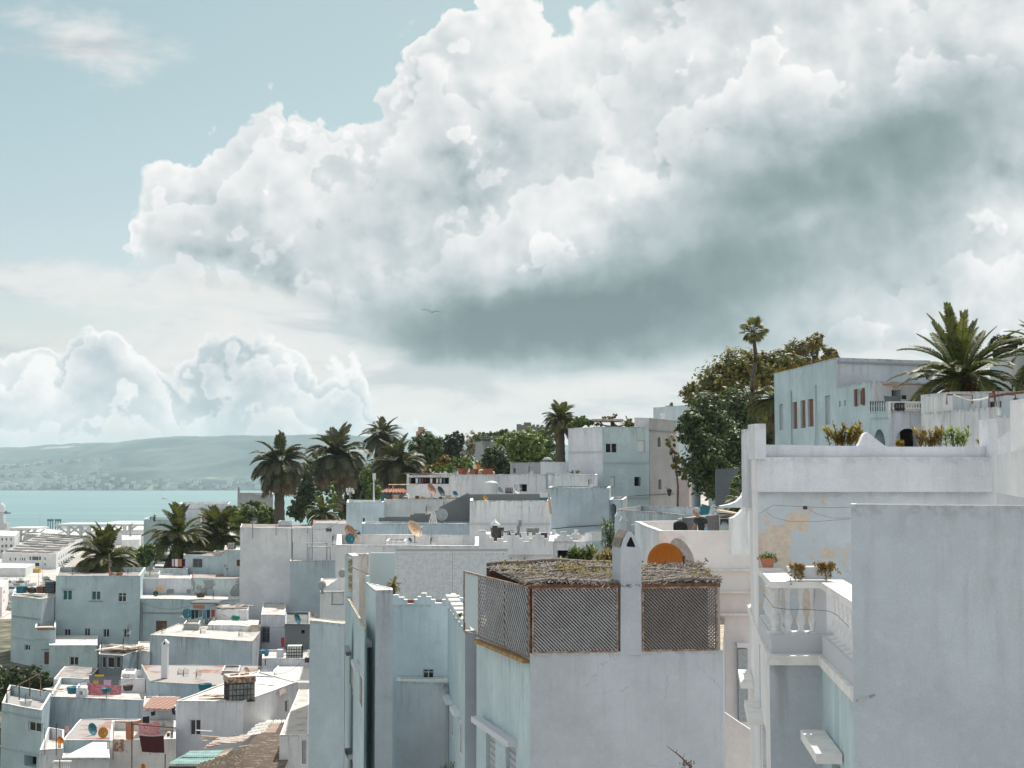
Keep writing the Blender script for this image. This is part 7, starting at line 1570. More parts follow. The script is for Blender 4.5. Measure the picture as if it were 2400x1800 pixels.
# little tiled roof: each tile is a piece
tl = empty('tiled_roof', P(370, 1665, 92), 'small red and white tiled pent roof over the washing', 'roof')
q = [P(355, 1635, 97), P(421, 1635, 97), P(401, 1664, 92.5), P(331, 1661, 92.5)]
tb = MB(); 
for k in range(9):
    s0 = .05; a = .5*math.pi
    for j in range(5):
        th = math.pi*j/5; th2 = math.pi*(j+1)/5; pass
def tile_mesh():
    mb = MB(); L, r_ = 1., 1.
    for j in range(5):
        a, b_ = math.pi*j/5, math.pi*(j+1)/5
        mb.face([(r_*math.cos(a)*.95, 0, r_*math.sin(a)*.55), (r_*math.cos(b_)*.95, 0, r_*math.sin(b_)*.55), (r_*math.cos(b_)*.8, L, r_*math.sin(b_)*.45), (r_*math.cos(a)*.8, L, r_*math.sin(a)*.45)], smooth=True)
    mb.face([(r_*math.cos(math.pi*j/5)*.95, 0, r_*math.sin(math.pi*j/5)*.55) for j in range(6)][::-1]); o = mb.build('tile', 'tile_red', None, origin=(0, 0, 0)); me = o.data; bpy.data.objects.remove(o); return me
TM = tile_mesh(); TM2 = TM.copy(); TM2.materials[0] = MATS['cap_dirty']
ux = (q[1]-q[0]); nx_, ny_ = 17, 8; W0 = WL(tl).inverted()
mb = MB(); mb.face([p-Vector((0, 0, .06)) for p in (q[3], q[2], q[1], q[0])]); mb.build('roof_deck', 'cap_dirty', tl)
for j in range(ny_):
    for i in range(nx_):
        s_, t_ = (i+.5)/nx_, (j+.9)/ny_; p = q[0].lerp(q[1], s_).lerp(q[3].lerp(q[2], s_), t_); up_ = (q[0].lerp(q[1], s_)-q[3].lerp(q[2], s_)); o = bpy.data.objects.new('tile', TM2 if (i+j) % 3 == 0 else TM); COL.objects.link(o); o.parent = tl
        o.location = W0 @ p; yy = up_.normalized(); xx = ux.normalized(); zz = xx.cross(yy).normalized(); o.rotation_euler = Matrix((xx, yy, zz)).transposed().to_euler(); o.scale = (ux.length/nx_*.46, up_.length/ny_*1.15, .12)
# bright canopy sheet
cn = empty('canopy', P(205, 1777, 85), 'bright white sloping awning over a small balcony', 'awning')
mb = MB(); a, b_, c, d = P(147, 1777, 84.5), P(256, 1777, 84.5), P(256, 1741, 91), P(217, 1741, 91); mb.prism([a, b_, c, d], (0, 0, 0), (0, 0, .05)); mb.build('sheet', 'cap_white', cn, fixn=True)
mb = MB(); mb.tube([P(140, 1800, 84), P(140, 1778, 84)], .03, 4); mb.build('post', 'rust', cn)
bz = empty('balustrade', P(145, 1800, 84), 'tiny white balustrade below the bright awning', 'balustrade'); mb = MB(); pxbox(mb, 124, 1784, 166, 1787, 84, .2); mb.build('rail', 'cap_white', bz)
for k in range(9): baluster(P(126+k*4.6, 1803, 84.1), .4, bz, 'cap_white', 6, .8)
# ================================================================ roof clutter
ORD = 'first second third fourth fifth sixth seventh eighth ninth tenth eleventh twelfth thirteenth'.split()
def clutter(label, u0, u1, v, Y, n_, mats, sz=.3, cat='clutter', flat=False, dy=1.):
    """each loose piece is a thing of its own"""
    for k in range(n_):
        u = u0+(u1-u0)*(k+rng.random()*.6)/n_; p = P(u, v, Y); m = mats[k % len(mats)]; s_ = sz*rng.uniform(.6, 1.4); mb = MB(); p = p+Vector((0, rng.uniform(0, dy), 0))
        nm, adj = label; kind = k % 3
        if flat: mb.box(p+Vector((0, 0, .08)), (s_*3.2, s_*.8, .05), Matrix.Rotation(rng.uniform(-.6, .6), 3, 'Z') @ Matrix.Rotation(rng.uniform(-.12, .12), 3, 'Y'))
        elif kind == 0: mb.lathe(p, [(s_*.35, 0), (s_*.5, s_*.3), (s_*.55, s_*.8), (s_*.6, s_*.85), (s_*.5, s_*.85), (s_*.4, s_*.2), (0, .02)], 8)
        elif kind == 1: mb.box(p+Vector((0, 0, s_*.35)), (s_*1.1, s_*.8, s_*.7), Matrix.Rotation(rng.uniform(0, 1.5), 3, 'Z')); mb.box(p+Vector((0, 0, s_*.74)), (s_*1.2, s_*.9, s_*.08), Matrix.Rotation(rng.uniform(0, 1.5), 3, 'Z'))
        else: mb.lathe(p, [(s_*.5, 0), (s_*.62, s_*.15), (s_*.5, s_*.45), (s_*.15, s_*.6), (0, s_*.62)], 7)
        wd = ('long', 'bent', 'short', 'split')[k % 4] if flat else ('upright', 'boxy', 'squat')[kind]; cn_ = m.replace('_', ' ').replace('cap ', '').replace('plastic ', '').replace('metal dark', 'black').replace('metal grey', 'grey').replace('rust dark', 'rusty').replace('wood pale', 'pale wood').replace('dish ', '').replace('cloth ', '')
        o = mb.build(nm, m); tag(o, f'{ORD[k]} from the bay side: {wd} {cn_} piece, {adj}', cat, adj)
clutter(('terracotta_pot', 'laundry gallery roof'), 1076, 1160, 1112, 128, 9, ['terracotta', 'clay', 'cap_dirty'], .55, 'pot')
clutter(('roof_junk', 'brown edged terrace roof'), 905, 1090, 1170, 114, 9, ['rust_dark', 'cap_dirty', 'metal_grey'], .3, 'junk')
clutter(('roof_board', 'boards on gallery roof'), 960, 1050, 1113, 128, 9, ['rust_dark', 'wood_pale', 'metal_grey'], .5, 'board', True)
clutter(('roof_junk', 'beside black caged tank'), 38, 104, 1390, 153, 8, ['metal_dark', 'dish_teal', 'cap_white', 'rust_dark'], .7, 'junk')
clutter(('roof_board', 'boards by black caged tank'), 50, 104, 1390, 155, 8, ['cap_white', 'wood_pale', 'cap_dirty'], .6, 'board', True)
clutter(('roof_board', 'glazed shed roof'), 236, 318, 1528, 124.2, 13, ['wood_pale', 'cap_white', 'rust_dark', 'cap_dirty'], .5, 'board', True, 4.)
clutter(('roof_board', 'beside wrapped water tank'), 480, 524, 1636, 93, 6, ['wood_pale', 'terracotta', 'cap_dirty'], .28, 'board', True)
clutter(('roof_junk', 'metal roof strip'), 600, 654, 1618, 99, 7, ['metal_dark', 'plastic_white', 'clay', 'cloth_grey'], .4, 'junk')
clutter(('roof_board', 'timber stack over tub'), 508, 580, 1424, 134, 9, ['cap_white', 'metal_grey', 'wood_pale'], .45, 'board', True, 2.)
clutter(('roof_junk', 'red edged courtyard'), 440, 500, 1612, 111, 5, ['plastic_blue', 'metal_dark', 'plastic_white'], .45, 'bucket')
clutter(('roof_board', 'white gabled house roof'), 122, 195, 1620, 108, 7, ['cap_white', 'wood_pale', 'cloth_yellow'], .4, 'board', True)
clutter(('roof_junk', 'tall teal house roof'), 256, 285, 1350, 154, 4, ['terracotta', 'cap_dirty', 'rust_dark'], .5, 'pot')
clutter(('roof_junk', 'battlemented house roof'), 1150, 1290, 1262, 80, 5, ['metal_dark', 'metal_grey'], .5, 'junk')
clutter(('tangled_pipe', 'under leaning palms'), 452, 520, 1296, 168, 10, ['metal_grey', 'cap_dirty', 'rust_dark'], .55, 'pipe', True)
house('house', 'small white room carrying heaped boards, green tub on its wall', [(507, 134), (582, 133), (584, 140), (510, 141)], 1428, m='white', par=(.05, .1), roof='roof_grey', drop=6)
mb = MB(); mb.lathe(P(552, 1454, 128.6), [(.3, 0), (.42, .25), (.32, .45), (0, .5)], 12); tag(mb.build('plastic_tub', 'plastic_green'), 'upturned green plastic tub on the pale roof', 'tub')
mb = MB(); pxbox(mb, 447, 1412, 510, 1416, 134, 2.5); tag(mb.build('shelter_roof', 'cement'), 'dark sheet roof sheltering the dark washing', 'shelter')
# tile roofed lean-to beside the laundry gallery
sh = empty('lean_to', P(920, 1176, 114), 'rust roofed lean to hut with green tarp side', 'shed')
corr('roof_sheet', None, [(905, 1146, 120), (948, 1145, 120), (956, 1154, 116), (892, 1153, 116)], 'terracotta', 8, .05, parent=sh, along='u')
mb = MB(); pxbox(mb, 918, 1154, 950, 1176, 117, 2); mb.build('wall', 'cement_light', sh); mb = MB(); pxbox(mb, 893, 1154, 917, 1178, 117, 1); mb.build('tarp', 'dish_teal', sh)
poles('bare pergola bars over the lean to hut', [[(911, 1150, 118), (911, 1136, 118), (980, 1136, 118)], [(921, 1136, 118), (921, 1148, 118)]], .05, 'cap_dirty')
# thin chimney on the salmon terrace
c = P(386, 1588, 110); r = empty('chimney', c, 'slender white chimney with pierced gabled cap on the salmon terrace', 'chimney'); k = 110/F
mb = MB(); mb.box((c.x, 110, c.z+38*k), (14*k, 14*k, 76*k)); q_ = [(-8, 76), (8, 76), (8, 80), (0, 88), (-8, 80)]; mb.prism([(c.x+a*k, 110-8*k, c.z+b_*k) for a, b_ in q_], (0, 0, 0), (0, 16*k, 0)); mb.build('shaft', 'white_streak', r)
mb = MB(); mb.face([(c.x-3*k, 110-8.2*k, c.z+77*k), (c.x+3*k, 110-8.2*k, c.z+77*k), (c.x, 110-8.2*k, c.z+84*k)]); mb.build('smoke_hole', 'void', r)
# lantern with white cap and vent pipe behind the battlements
r = empty('roof_lantern', P(1160, 1268, 76), 'dark glazed lantern with white pyramid cap behind battlements', 'lantern'); mb = MB(); pxbox(mb, 1154, 1231, 1166, 1275, 76, .28); mb.build('lantern_body', 'metal_dark', r)
c = P(1160, 1229, 76.1); mb = MB(); mb.lathe(c, [(.27, -.06), (.29, .02), (.05, .2), (.03, .27), (0, .28)], 4); mb.build('lantern_cap', 'cap_white', r)
r = empty('vent_pipe', P(1215, 1256, 80), 'grey vent pipe bent at its top behind the battlements', 'pipe'); mb = MB(); mb.tube([P(1215, 1262, 79), P(1215, 1236, 79), P(1219, 1228, 79), P(1219, 1219, 79)], .1, 8); mb.build('pipe', 'metal_grey', r)
mb = MB(); mb.lathe(P(1283, 1083, 137), [(0, .5), (.3, .42), (.5, .2), (.52, .16), (0, .16)], 10); tag(mb.build('roof_lamp', 'frame_grey'), 'dome topped lamp on the low white block', 'lamp')
r = empty('street_lantern', P(1569, 1160, 115), 'dark street lantern on the grey turret corner', 'lamp'); mb = MB(); mb.tube([P(1560, 1143, 116), P(1569, 1146, 115)], .04, 4); mb.lathe(P(1569, 1158, 115), [(0, -.2), (.12, -.1), (.2, .25), (.24, .3), (.05, .48), (0, .5)], 6); mb.build('lantern_body', 'metal_dark', r)
for lab, pts in (('black cable looping under the polygonal house', [(1432, 1167, 122), (1470, 1163, 125), (1521, 1160, 128), (1560, 1158, 131)]), ('slack cable across the blue grey wall', [(1285, 1241, 105), (1330, 1236, 104.6), (1390, 1232, 104), (1432, 1229, 103.6)]), ('white cable from wall to chimney foot', [(1478, 1230, 60), (1500, 1229, 55), (1512, 1226, 52)]), ('wire crossing the terraces before the tan slab', [(826, 1330, 62), (845, 1338, 60), (863, 1345, 57), (866, 1352, 56)])):
    r = empty('cable', P(*pts[0]), lab, 'cable'); mb = MB(); mb.tube([P(*p) for p in pts], .03 if 'black' in lab or 'slack' in lab else .012, 4); mb.build('wire', 'metal_dark' if 'white' not in lab else 'cap_white', r)
# roof posts and water tank shelf round the dark cement house
mb = MB(); pxbox(mb, 648, 1523, 662, 1542, 112.5, .6); tag(mb.build('roof_post', 'lav_light'), 'stubby white post beside the white caged tank', 'post')
mb = MB(); pxbox(mb, 714, 1543, 727, 1553, 111, .5); tag(mb.build('fallen_mat', 'metal_dark'), 'dark rolled mat lying by the big flat wall', 'mat')
# ================================================================ balcony pots
def pot(label, u, v, Y, w, h):
    c = P(u, v, Y); k = Y/F; r = empty('flower_pot', c, label, 'flower pot'); W_, H_ = w*k/2, h*k
    mb = MB(); prof = [(.74, 0), (.98, .72), (1.1, .74), (1.12, 1.), (1.0, 1.), (.9, .8), (0, .78)]
    for (a, z0), (b_, z1) in zip(prof, prof[1:]):
        for i in range(4):
            sg = [(-1, -1), (1, -1), (1, 1), (-1, 1)]; p, q_ = sg[i], sg[(i+1) % 4]
            mb.face([(c.x+p[0]*W_*a, Y+p[1]*W_*a*.8, c.z+z0*H_), (c.x+q_[0]*W_*a, Y+q_[1]*W_*a*.8, c.z+z0*H_), (c.x+q_[0]*W_*b_, Y+q_[1]*W_*b_*.8, c.z+z1*H_), (c.x+p[0]*W_*b_, Y+p[1]*W_*b_*.8, c.z+z1*H_)])
    mb.build('pot', 'terracotta', r); rs = np.random.RandomState(2); cc = rs.normal(size=(420, 3))*np.array([W_*.6, W_*.5, H_*.16])+np.array([0, 0, H_*1.12]); cc[:40] = rs.normal(size=(40, 3))*.02+np.array([W_*1.2, -.05, H_*.85])
    me = leaf_mesh('foliage', cc, rs.normal(size=(420, 3)), .02, ['leaf_mid', 'leaf_bright'], (rs.rand(420) < .5).astype(int), .5, rs); o = bpy.data.objects.new('foliage', me); COL.objects.link(o); o.parent = r
pot('square terracotta pot of green succulents on the balcony handrail', 1799.5, 1330, 20.4, 28, 22)
Yp = 18.75; pr = empty('planter', P(1888, 1356, Yp), 'long white planter with trailing dry succulents on the balcony', 'planter'); k = Yp/F
a, b_ = P(1850, 1356, Yp), P(1948, 1356, Yp); H_ = 28*k; mb = MB()
pts = [(a.x+.05, Yp-.09, a.z), (b_.x-.05, Yp-.09, a.z), (b_.x-.05, Yp+.09, a.z), (a.x+.05, Yp+.09, a.z)]; top = [(a.x-.02, Yp-.13, a.z+H_), (b_.x+.02, Yp-.13, a.z+H_), (b_.x+.02, Yp+.13, a.z+H_), (a.x-.02, Yp+.13, a.z+H_)]
for i in range(4): j = (i+1) % 4; mb.face([pts[i], pts[j], top[j], top[i]])
mb.face(top); mb.build('box', 'upper_white', pr)
sb = MB(); rng = random.Random(9); lv = []
for i in range(34):
    x = a.x+(b_.x-a.x)*rng.choice([rng.uniform(0, .25), rng.uniform(.1, .9), rng.uniform(.6, 1.02), rng.uniform(.75, 1.05)]); long_ = rng.random() < .45; dn_ = rng.uniform(.06, .19) if long_ else rng.uniform(-.02, .04)
    p0 = Vector((x, Yp-.02, a.z+H_-.01)); p1 = Vector((x+rng.uniform(-.05, .05), Yp-.15, a.z+H_+rng.uniform(.01, .06))); p2_ = Vector((x+rng.uniform(-.08, .08), Yp-.18, a.z+H_-dn_)); sb.tube([p0, p1, p2_], .004, 3, cap=False)
    for t_ in np.linspace(.2, 1, 9): lv.append(p1.lerp(p2_, float(t_))); lv.append(p0.lerp(p1, float(t_)))
sb.build('stem', 'branch', pr); rs = np.random.RandomState(4); cc = np.repeat(np.array([list(p) for p in lv]), 3, 0); cc = cc+rs.normal(size=cc.shape)*.012; o = WL(pr).inverted()
cc = cc-np.array(list(pr.location)); me = leaf_mesh('foliage', cc, rs.normal(size=cc.shape), .016, ['succulent'], None, .6, rs); o = bpy.data.objects.new('foliage', me); COL.objects.link(o); o.parent = pr
r = empty('wire', P(1860, 1430, 18.4), 'thin bent wire threaded through the balcony balusters', 'wire'); mb = MB(); mb.tube([P(u, v, Y) for u, v, Y in ((1790, 1392, 19.8), (1813, 1424, 18.45), (1845, 1428, 18.45), (1890, 1428, 18.45), (1942, 1432, 18.0), (1960, 1440, 17.2), (1990, 1470, 16.3))], .0035, 5); mb.build('rod', 'metal_dark', r)
# ================================================================ the man and his things
def body(name, verts, edges, radii, m, parent, root=0, sub=2):
    me = bpy.data.meshes.new(name); me.from_pydata([tuple(WL(parent).inverted() @ Vector(v)) for v in verts], edges, []); me.materials.append(MATS[m])
    o = bpy.data.objects.new(name, me); COL.objects.link(o); o.parent = parent
    md = o.modifiers.new('skin', 'SKIN'); md.use_smooth_shade = True; lay = me.skin_vertices[0].data if me.skin_vertices else None
    if lay is None: 
        bm = bmesh.new(); bm.from_mesh(me); bm.verts.layers.skin.verify(); bm.to_mesh(me); bm.free(); lay = me.skin_vertices[0].data
    for i, r_ in enumerate(radii): lay[i].radius = r_ if isinstance(r_, tuple) else (r_, r_); lay[i].use_root = (i == root)
    s_ = o.modifiers.new('sub', 'SUBSURF'); s_.levels = s_.render_levels = sub; return o
Ym = 48.; fz = pw['ztop']-1.15; hx = P(1632, 1200, Ym)
mn = empty('person', (hx.x, Ym, fz), 'grey haired man in dark polo bending over the terrace wall, face turned down', 'person')
X = hx.x; sc_ = (P(1632, 1197, Ym).z-fz)/1.63
def B(x, y, z): return Vector((X+x*sc_, Ym+y*sc_, fz+z*sc_))
# one continuous body: pelvis, spine, neck, head, arms, legs (leaning forward to his right)
V = [B(.20, .0, .92), B(.19, 0, 1.10), B(.16, 0, 1.28), B(.10, 0, 1.41), B(.05, 0, 1.47), B(.005, -.0, 1.53), B(-.02, -.01, 1.60),
     B(.24, -.15, 1.36), B(.30, -.18, 1.12), B(.22, -.24, .92), B(.14, -.27, .86), B(.04, .17, 1.36), B(-.02, .22, 1.14), B(-.12, .20, .98), B(-.2, .2, .93),
     B(.24, -.09, .86), B(.23, -.10, .48), B(.22, -.1, .08), B(.12, -.11, .03), B(.20, .10, .86), B(.20, .11, .48), B(.22, .1, .08), B(.12, .1, .03)]
E = [(0, 1), (1, 2), (2, 3), (3, 4), (4, 5), (5, 6), (3, 7), (7, 8), (8, 9), (9, 10), (3, 11), (11, 12), (12, 13), (13, 14), (0, 15), (15, 16), (16, 17), (17, 18), (0, 19), (19, 20), (20, 21), (21, 22)]
RD = [(.15, .12), (.15, .12), (.17, .13), (.12, .11), .06, .085, .085, .065, .05, .035, .03, .065, .05, .035, .03, .09, .065, .045, .045, .09, .065, .045, .045]
body('body', V, E, RD, 'skin', mn)
# shirt over the torso and upper arms
V2 = [B(.20, .0, .88), B(.19, 0, 1.10), B(.16, 0, 1.28), B(.105, 0, 1.40), B(.065, 0, 1.445), B(.24, -.16, 1.35), B(.29, -.18, 1.18), B(.04, .18, 1.35), B(-.0, .21, 1.2)]
body('polo_shirt', V2, [(0, 1), (1, 2), (2, 3), (3, 4), (3, 5), (5, 6), (3, 7), (7, 8)], [(.175, .15), (.19, .155), (.205, .165), (.145, .135), .075, .10, .09, .10, .09], 'shirt_dark', mn)
body('sleeve', [B(.295, -.19, 1.14), B(.25, -.235, .98), B(.2, -.25, .9)], [(0, 1), (1, 2)], [.062, .052, .045], 'sleeve_blue', mn, sub=1)
body('trousers', [B(.20, 0, .92), B(.235, -.09, .84), B(.23, -.10, .48), B(.22, -.1, .1), B(.20, .1, .84), B(.20, .11, .48), B(.22, .1, .1)], [(0, 1), (1, 2), (2, 3), (0, 4), (4, 5), (5, 6)], [.155, .1, .08, .065, .1, .08, .065], 'cloth_navy', mn, sub=1)
hc = B(-.02, -.01, 1.585); k = sc_
mb = MB(); rot = Matrix.Rotation(R(-18), 3, 'Y')
mb.lathe(hc, [(.0, -.135), (.045, -.13), (.068, -.09), (.082, -.03), (.09, .03), (.085, .08), (.055, .12), (0, .135)], 14, rot=rot); mb.build('head', 'skin', mn)
mb = MB(); hh_ = hc+Vector((.018, .004, .022)); mb.lathe(hh_, [(.062, -.075), (.092, -.03), (.102, .03), (.095, .085), (.062, .125), (0, .14)], 14, rot=rot); mb.build('hair', 'hair_grey', mn)
mb = MB(); n0 = hc+rot @ Vector((-.088, -.035, -.02)); mb.prism([n0+Vector((0, 0, .03)), n0+Vector((-.03, 0, -.015)), n0+Vector((.005, 0, -.02))], (0, 0, 0), (0, .03, 0)); mb.build('nose', 'skin', mn)
mb = MB(); mb.lathe(hc+Vector((.02, -.094, -.015)), [(0, -.012), (.022, -.01), (.026, .0), (.014, .01)], 8, rot=Matrix.Rotation(R(90), 3, 'X')); mb.build('ear', 'skin', mn)
for dy in (-.05, .02): mb = MB(); mb.lathe(hc+rot @ Vector((-.076, dy-.02, .012)), [(0, -.008), (.009, 0), (0, .008)], 6); mb.build('eye', 'metal_dark', mn)
mb = MB(); mb.box(hc+rot @ Vector((-.072, -.02, -.07)), (.012, .05, .009)); mb.build('mouth', 'clay', mn)
for hand, sg in ((B(.14, -.27, .86), -1), (B(-.2, .2, .93), 1)):
    for f in range(5): a = (f-2)*.016; mb = MB(); L = (.05, .07, .075, .07, .055)[f]; d = Vector((-.6, .0, -.7)).normalized(); p = hand+Vector((0, a*1.3, 0)); mb.tube([p, p+d*L*.6, p+d*L*.6+Vector((-.1, 0, -1)).normalized()*L*.45], [.010, .009, .006], 5); mb.build('finger', 'skin', mn)
def lump(c, rx, ry, rz):
    mb = MB(); g = []
    for j in range(8):
        t_ = math.pi*j/7; g.append([c+Vector((math.cos(a)*math.sin(t_)*rx, math.sin(a)*math.sin(t_)*ry, math.cos(t_)*rz))*(1+.32*noise.noise((math.cos(a)*2+c.x, math.sin(a)*2, t_*2))) for a in [2*math.pi*i/12 for i in range(12)]])
    for j in range(7):
        for i in range(12): mb.face([g[j][i], g[j+1][i], g[j+1][(i+1) % 12], g[j][(i+1) % 12]], smooth=True)
    return mb
cloth('grey carpet hung over the bench beside the man', [(1599, 1213), (1634, 1211), (1634, 1246), (1600, 1246)], 50, 'carpet_grey', 'carpet', 'carpet', 'grey carpets on the terrace')
cloth('second grey carpet on the far side of the man', [(1654, 1209), (1685, 1207), (1686, 1246), (1655, 1246)], 50, 'carpet_grey', 'carpet', 'carpet', 'grey carpets on the terrace')
bn = empty('rail_bench', P(1640, 1246, 50.2), 'metal rail stand holding the two grey carpets', 'stand'); mb = MB(); mb.tube([P(1590, 1218, 50.1), P(1686, 1206, 50.1)], .05, 6); 
for u in (1597, 1686): mb.tube([P(u, 1212, 50.1), P(u, 1262, 50.1)], .03, 5)
mb.build('rail', 'plastic_white', bn)
mb = lump(P(1594, 1236, 49.8), .26, .17, .24); tag(mb.build('black_bag', 'black_cloth'), 'black bag slumped at the end of the carpet stand', 'bag')
mb = lump(P(1699, 1240, 49.6), .17, .15, .24); tag(mb.build('plastic_sack', 'dish_grey'), 'crumpled grey plastic sack below the planks', 'sack')
mb = MB(); mb.box(P(1651, 1197, 51), (.3, .3, .42), Matrix.Rotation(.3, 3, 'Y')); mb.box(P(1651, 1192, 51), (.34, .34, .06), Matrix.Rotation(.3, 3, 'Y')); tag(mb.build('blue_bin', 'dish_teal'), 'blue plastic bin behind the man\'s head', 'bin')
for k in range(6):
    mb = MB(); a, b_ = P(1684+k*1.5, 1201+k*2.2-(k % 2)*1.5, 50+.1*k), P(1730-k*2, 1198+k*2.2, 49.2+.1*k); d = (b_-a); mb.box((a+b_)/2, (d.length, .25, .035), Matrix.Rotation(math.atan2(d.y, d.x), 3, 'Z') @ Matrix.Rotation(-.05*(k-2), 3, 'Y')); tag(mb.build('plank', ('wood_pale', 'plastic_white', 'rust_dark', 'cap_dirty', 'metal_grey', 'metal_dark')[k]), ('pale wooden', 'white', 'rusty brown', 'dirty cream', 'steel grey', 'black')[k]+' plank in the stack beside the carpets', 'plank')
mb = MB(); pxbox(mb, 1688, 1216, 1712, 1248, 50.4, .5); tag(mb.build('cabinet', 'dish_dark'), 'dark cabinet body under the stacked planks', 'cabinet')
mb = MB(); 
for k in range(9): mb.tube([P(1676+6*math.cos(k*.7), 1203+5*math.sin(k*.7), 50), P(1676+6*math.cos(k*.7+.7), 1203+5*math.sin(k*.7+.7), 50)], .015, 4)
tag(mb.build('wire_coil', 'metal_grey'), 'coil of wire on the carpet stand end', 'wire')
mb = MB(); mb.tube([P(1655, 1196, 51), P(1672, 1186, 51), P(1682, 1190, 51)], .02, 4); mb.tube([P(1688, 1200, 51), P(1672, 1186, 51)], .02, 4); tag(mb.build('bicycle_frame', 'metal_grey'), 'thin bent metal tubing poking above the carpets', 'tube')
# ================================================================ gulls
surf('bird_grey', (.22, .22, .22), (.5, .5, .48), 3., .8, .8)
def gull(label, u, v, Y, span, m, roll=0.):
    c = P(u, v, Y); s_ = span*Y/F; r = empty('seagull', c, label, 'bird', 'gulls in the air', 0.); rt = Matrix.Rotation(R(roll), 3, 'Y')
    mb = MB(); q = [(-.13, 0), (-.05, .028), (.03, .036), (.12, .014), (.17, .004)]; mb.tube([c+rt @ Vector((x*s_*.3, x*s_*1.1, 0)) for x, _ in q], [max(.004*s_, y*s_) for _, y in q], 8); mb.build('body', m, r)
    for sg in (-1, 1):
        mb = MB(); sp_ = [(0.03, .0, .13), (.18, .055, .12), (.34, .05, .085), (.5, .03, .012)]
        for (a, z0, w0), (b_, z1, w1) in zip(sp_, sp_[1:]):
            y0, y1 = -a*.12, -b_*.2
            for dz in (0, -.006): mb.face([c+rt @ Vector((sg*a*s_, (y0-w0/2)*s_, (z0+dz)*s_)), c+rt @ Vector((sg*b_*s_, (y1-w1/2)*s_, (z1+dz)*s_)), c+rt @ Vector((sg*b_*s_, (y1+w1/2)*s_, (z1+dz)*s_)), c+rt @ Vector((sg*a*s_, (y0+w0/2)*s_, (z0+dz)*s_))])
        mb.build('wing', m, r)
gull('large seagull gliding before the dark cloud', 1012, 731, 70, 56, 'bird_grey', 8)
gull('small dark gull high over the bright cloud', 950, 481, 160, 9, 'bird_dark', 60); gull('small dark gull low above the palms', 915, 842, 160, 10, 'bird_dark', -50); gull('pale distant gull under the dark cloud', 1440, 800, 160, 12, 'bird_white', 4)
mb = MB(); p = P(421, 1447, 128); mb.tube([p, p+Vector((.25, 0, .12)), p+Vector((.38, 0, -.1))], [.02, .07, .01], 5); tag(mb.build('seagull_flying_low', 'bird_white'), 'small white gull flying close to the blue dish', 'bird', 'gulls in the air')
# ================================================================ more small roof rooms, walls and tubs of the lower town
def small(label, u0, u1, v, Y, dpt, drop=2.2, m='white', roof='roof_white', **k):
    return house('roof_room', label, [(u0, Y), (u1, Y-.4), (u1+4, Y+dpt), (u0+6, Y+dpt)], v, m=m, roof=roof, par=(.12, .1), drop=drop, **k)
small('tiny white roof room with green door beside the long sheet', 286, 316, 1578, 113.5, 2.5, 3, wins={0: [(293, 1588, 303, 1606, 'panel_green')]})
small('grey stair head on the salmon terrace', 520, 560, 1572, 112, 3, 2.6, 'cement_light', 'roof_grey', wins={0: [(533, 1582, 546, 1600, 'void')]})
small('low white box room behind the wrapped tank', 600, 640, 1583, 103.5, 3, 2, 'lav_light')
small('narrow white wall block by the washing terrace', 178, 204, 1612, 107, 2.5, 2.5, 'white_streak', wins={0: [(185, 1620, 193, 1629, 'void')]})
small('patched grey roof room over the recessed terrace', 335, 372, 1344, 160, 4, 3, 'peel_white', 'roof_grey')
small('small white stair box near the leaning palms', 500, 524, 1293, 170, 4, 3, 'white', wins={0: [(508, 1300, 515, 1311, 'glass')]})
small('cement stair head on the streaked white roof', 430, 466, 1462, 129, 3, 1.6, 'cement_light', 'roof_grey')
small('lilac box room at the end of the low white house', 652, 684, 1222, 145, 3, 3, 'lav_light')
small('white roof box on the blistered grey house', 596, 640, 1249, 152, 4, 3, 'white_streak', wins={0: [(606, 1256, 614, 1263, 'glass')]})
small('grey parapet room above the shaded teal block', 700, 742, 1252, 152, 4, 3, 'peel_white')
small('white wash room on the wall house behind the dish', 905, 950, 1268, 84, 3, 1.2, 'white_streak')
small('cream box room beside the cube house', 915, 955, 1158, 118, 3, 1.4, 'blush')
for i, (u, v, Y, w_, lab) in enumerate(((172, 1625, 107.5, .5, 'on the long washing terrace'), (300, 1618, 108, .4, 'beside the long sheet'), (60, 1655, 104.5, .45, 'on the rusty framed terrace'), (480, 1618, 104, .5, 'behind the cream strip roof'), (620, 1535, 115, .4, 'under the caged tank'), (470, 1400, 152, .5, 'on the teal facade roof'), (640, 1300, 149, .6, 'on the grey lavender roof'), (250, 1625, 106.5, .4, 'in the middle washing terrace'))):
    c = P(u, v, Y); mb = MB(); mb.lathe(c, [(w_*.8, 0), (w_, w_*.9), (w_*1.04, w_*.95), (w_*.9, w_*.95), (w_*.85, w_*.3), (0, w_*.3)], 12)
    tag(mb.build('water_barrel', ('plastic_blue', 'metal_dark', 'plastic_white', 'dish_teal')[i % 4]), f'{("blue", "black", "white", "teal")[i % 4]} open barrel {lab}', 'barrel')
# rain pipes, wall cables and vents that cross the plain facades
for u, v0, v1, Y, m_, par_ in ((333, 1412, 1512, 149.4, 'metal_grey', pv), (205, 1352, 1412, 149.8, 'teal', None), (655, 1290, 1430, 145.9, 'lav', None), (600, 1290, 1390, 145.9, 'cement_light', None), (1180, 1185, 1228, 91.6, 'white_streak', None), (1600, 1256, 1330, 44.9, 'blush', pw)):
    if par_ is None: continue
    pipe(u, v0, v1, Y, par_, m_, .06)
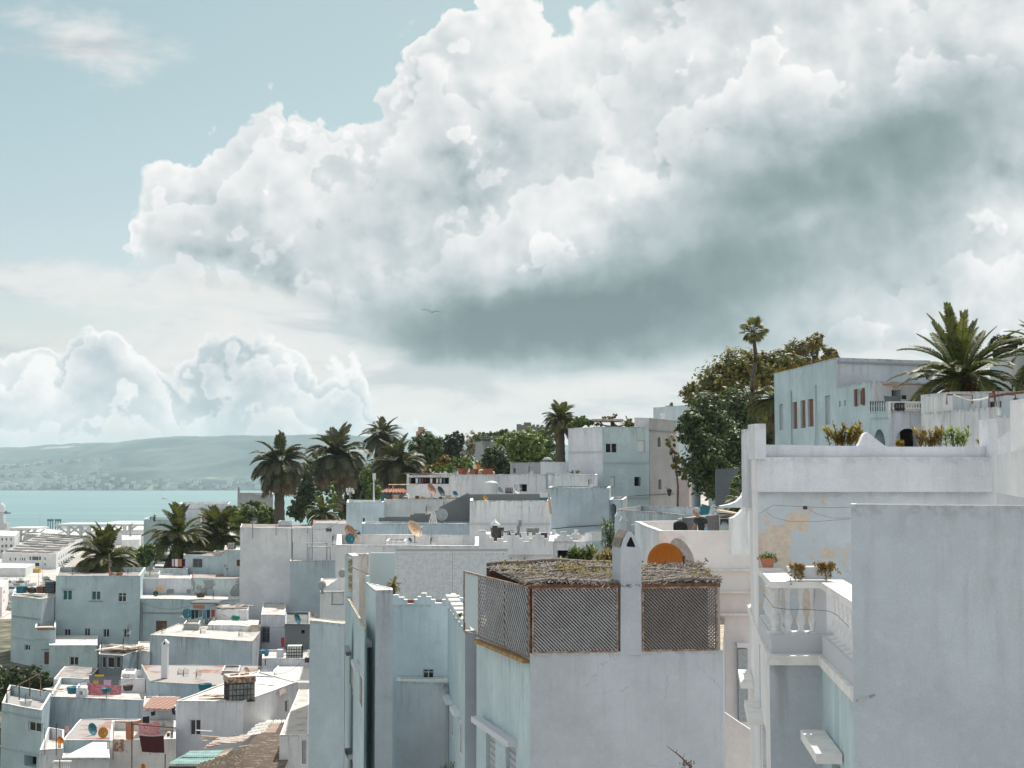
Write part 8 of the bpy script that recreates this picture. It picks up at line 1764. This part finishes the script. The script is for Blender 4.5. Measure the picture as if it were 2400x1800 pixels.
# ================================================================ unseen viewpoint terrace and pale roofs round it, added to bounce light onto walls
tz = ZC-1.65
mb = MB(); mb.box((1, -4, tz-.5), (18, 17, 1.0)); o = mb.build('terrace_floor', 'roof_clean', None, origin=(1, -4, tz)); tag(o, kind='structure')
for i, (x, y, w_, d_, zt_) in enumerate(((-22, -6, 16, 18, 57), (24, -8, 16, 18, 58.5), (-8, -30, 26, 18, 62), (20, -34, 24, 20, 63), (-18, 18, 12, 16, 52), (-16, 40, 12, 16, 49), (12, -14.5, 8, 6, 61.5))):
    house('house', f'plain white house behind the viewpoint, {ORD[i]} of the unseen row', [Vector((x-w_/2, y-d_/2)), Vector((x+w_/2, y-d_/2)), Vector((x+w_/2, y+d_/2)), Vector((x-w_/2, y+d_/2))], 0, zt=zt_, m='white', roof='roof_clean', par=(.5, .2), drop=24)
for i, (u, v, h, Y, lab) in enumerate(((300, 1487, 16, 128, 'white block by the glazed shed'), (380, 1484, 14, 126, 'front edge of the streaked house'), (560, 1500, 16, 124, 'far corner of the streaked house'), (640, 1604, 18, 104, 'clean bright roof'), (250, 1634, 15, 106, 'washing terrace parapet'), (60, 1648, 16, 104, 'rusty framed terrace'), (170, 1349, 15, 152, 'tall teal house'), (300, 1349, 13, 152, 'far end of the tall teal house'), (500, 1404, 14, 151, 'teal facade roof'), (700, 1264, 18, 147, 'grey lavender house roof'), (780, 1276, 16, 82, 'white house behind the lattice'), (1060, 1112, 14, 127, 'long gallery house'), (1240, 1112, 15, 124, 'house with the square window'), (1380, 1143, 15, 107, 'plain blue grey house'), (1010, 1276, 12, 80, 'parapet over the white lattice'))):
    antenna(f'aerial on the {lab}', u, v-h-4, v+2, Y, 'metal_dark', 5, 9)
for i, (a, b_) in enumerate((((300, 1500, 128), (480, 1470, 127)), ((240, 1560, 124), (430, 1577, 112)), ((60, 1615, 106), (210, 1590, 108)), ((210, 1590, 108), (330, 1583, 112)), ((520, 1440, 134), (676, 1470, 118)), ((330, 1412, 151), (450, 1420, 140)), ((640, 1580, 105), (726, 1530, 112)), ((735, 1240, 138), (820, 1200, 112)), ((1100, 1180, 101), (1286, 1150, 106)))):
    p, q_ = P(*a), P(*b_); r = empty('cable', p, f'{ORD[i]} thin sagging cable from the bay side over the stacked roofs', 'cable', 'cables slung over the roofs'); mb = MB(); mb.tube([p.lerp(q_, k/8)-Vector((0, 0, .5*math.sin(math.pi*k/8))) for k in range(9)], .018, 3, cap=False); mb.build('wire', 'metal_dark', r)
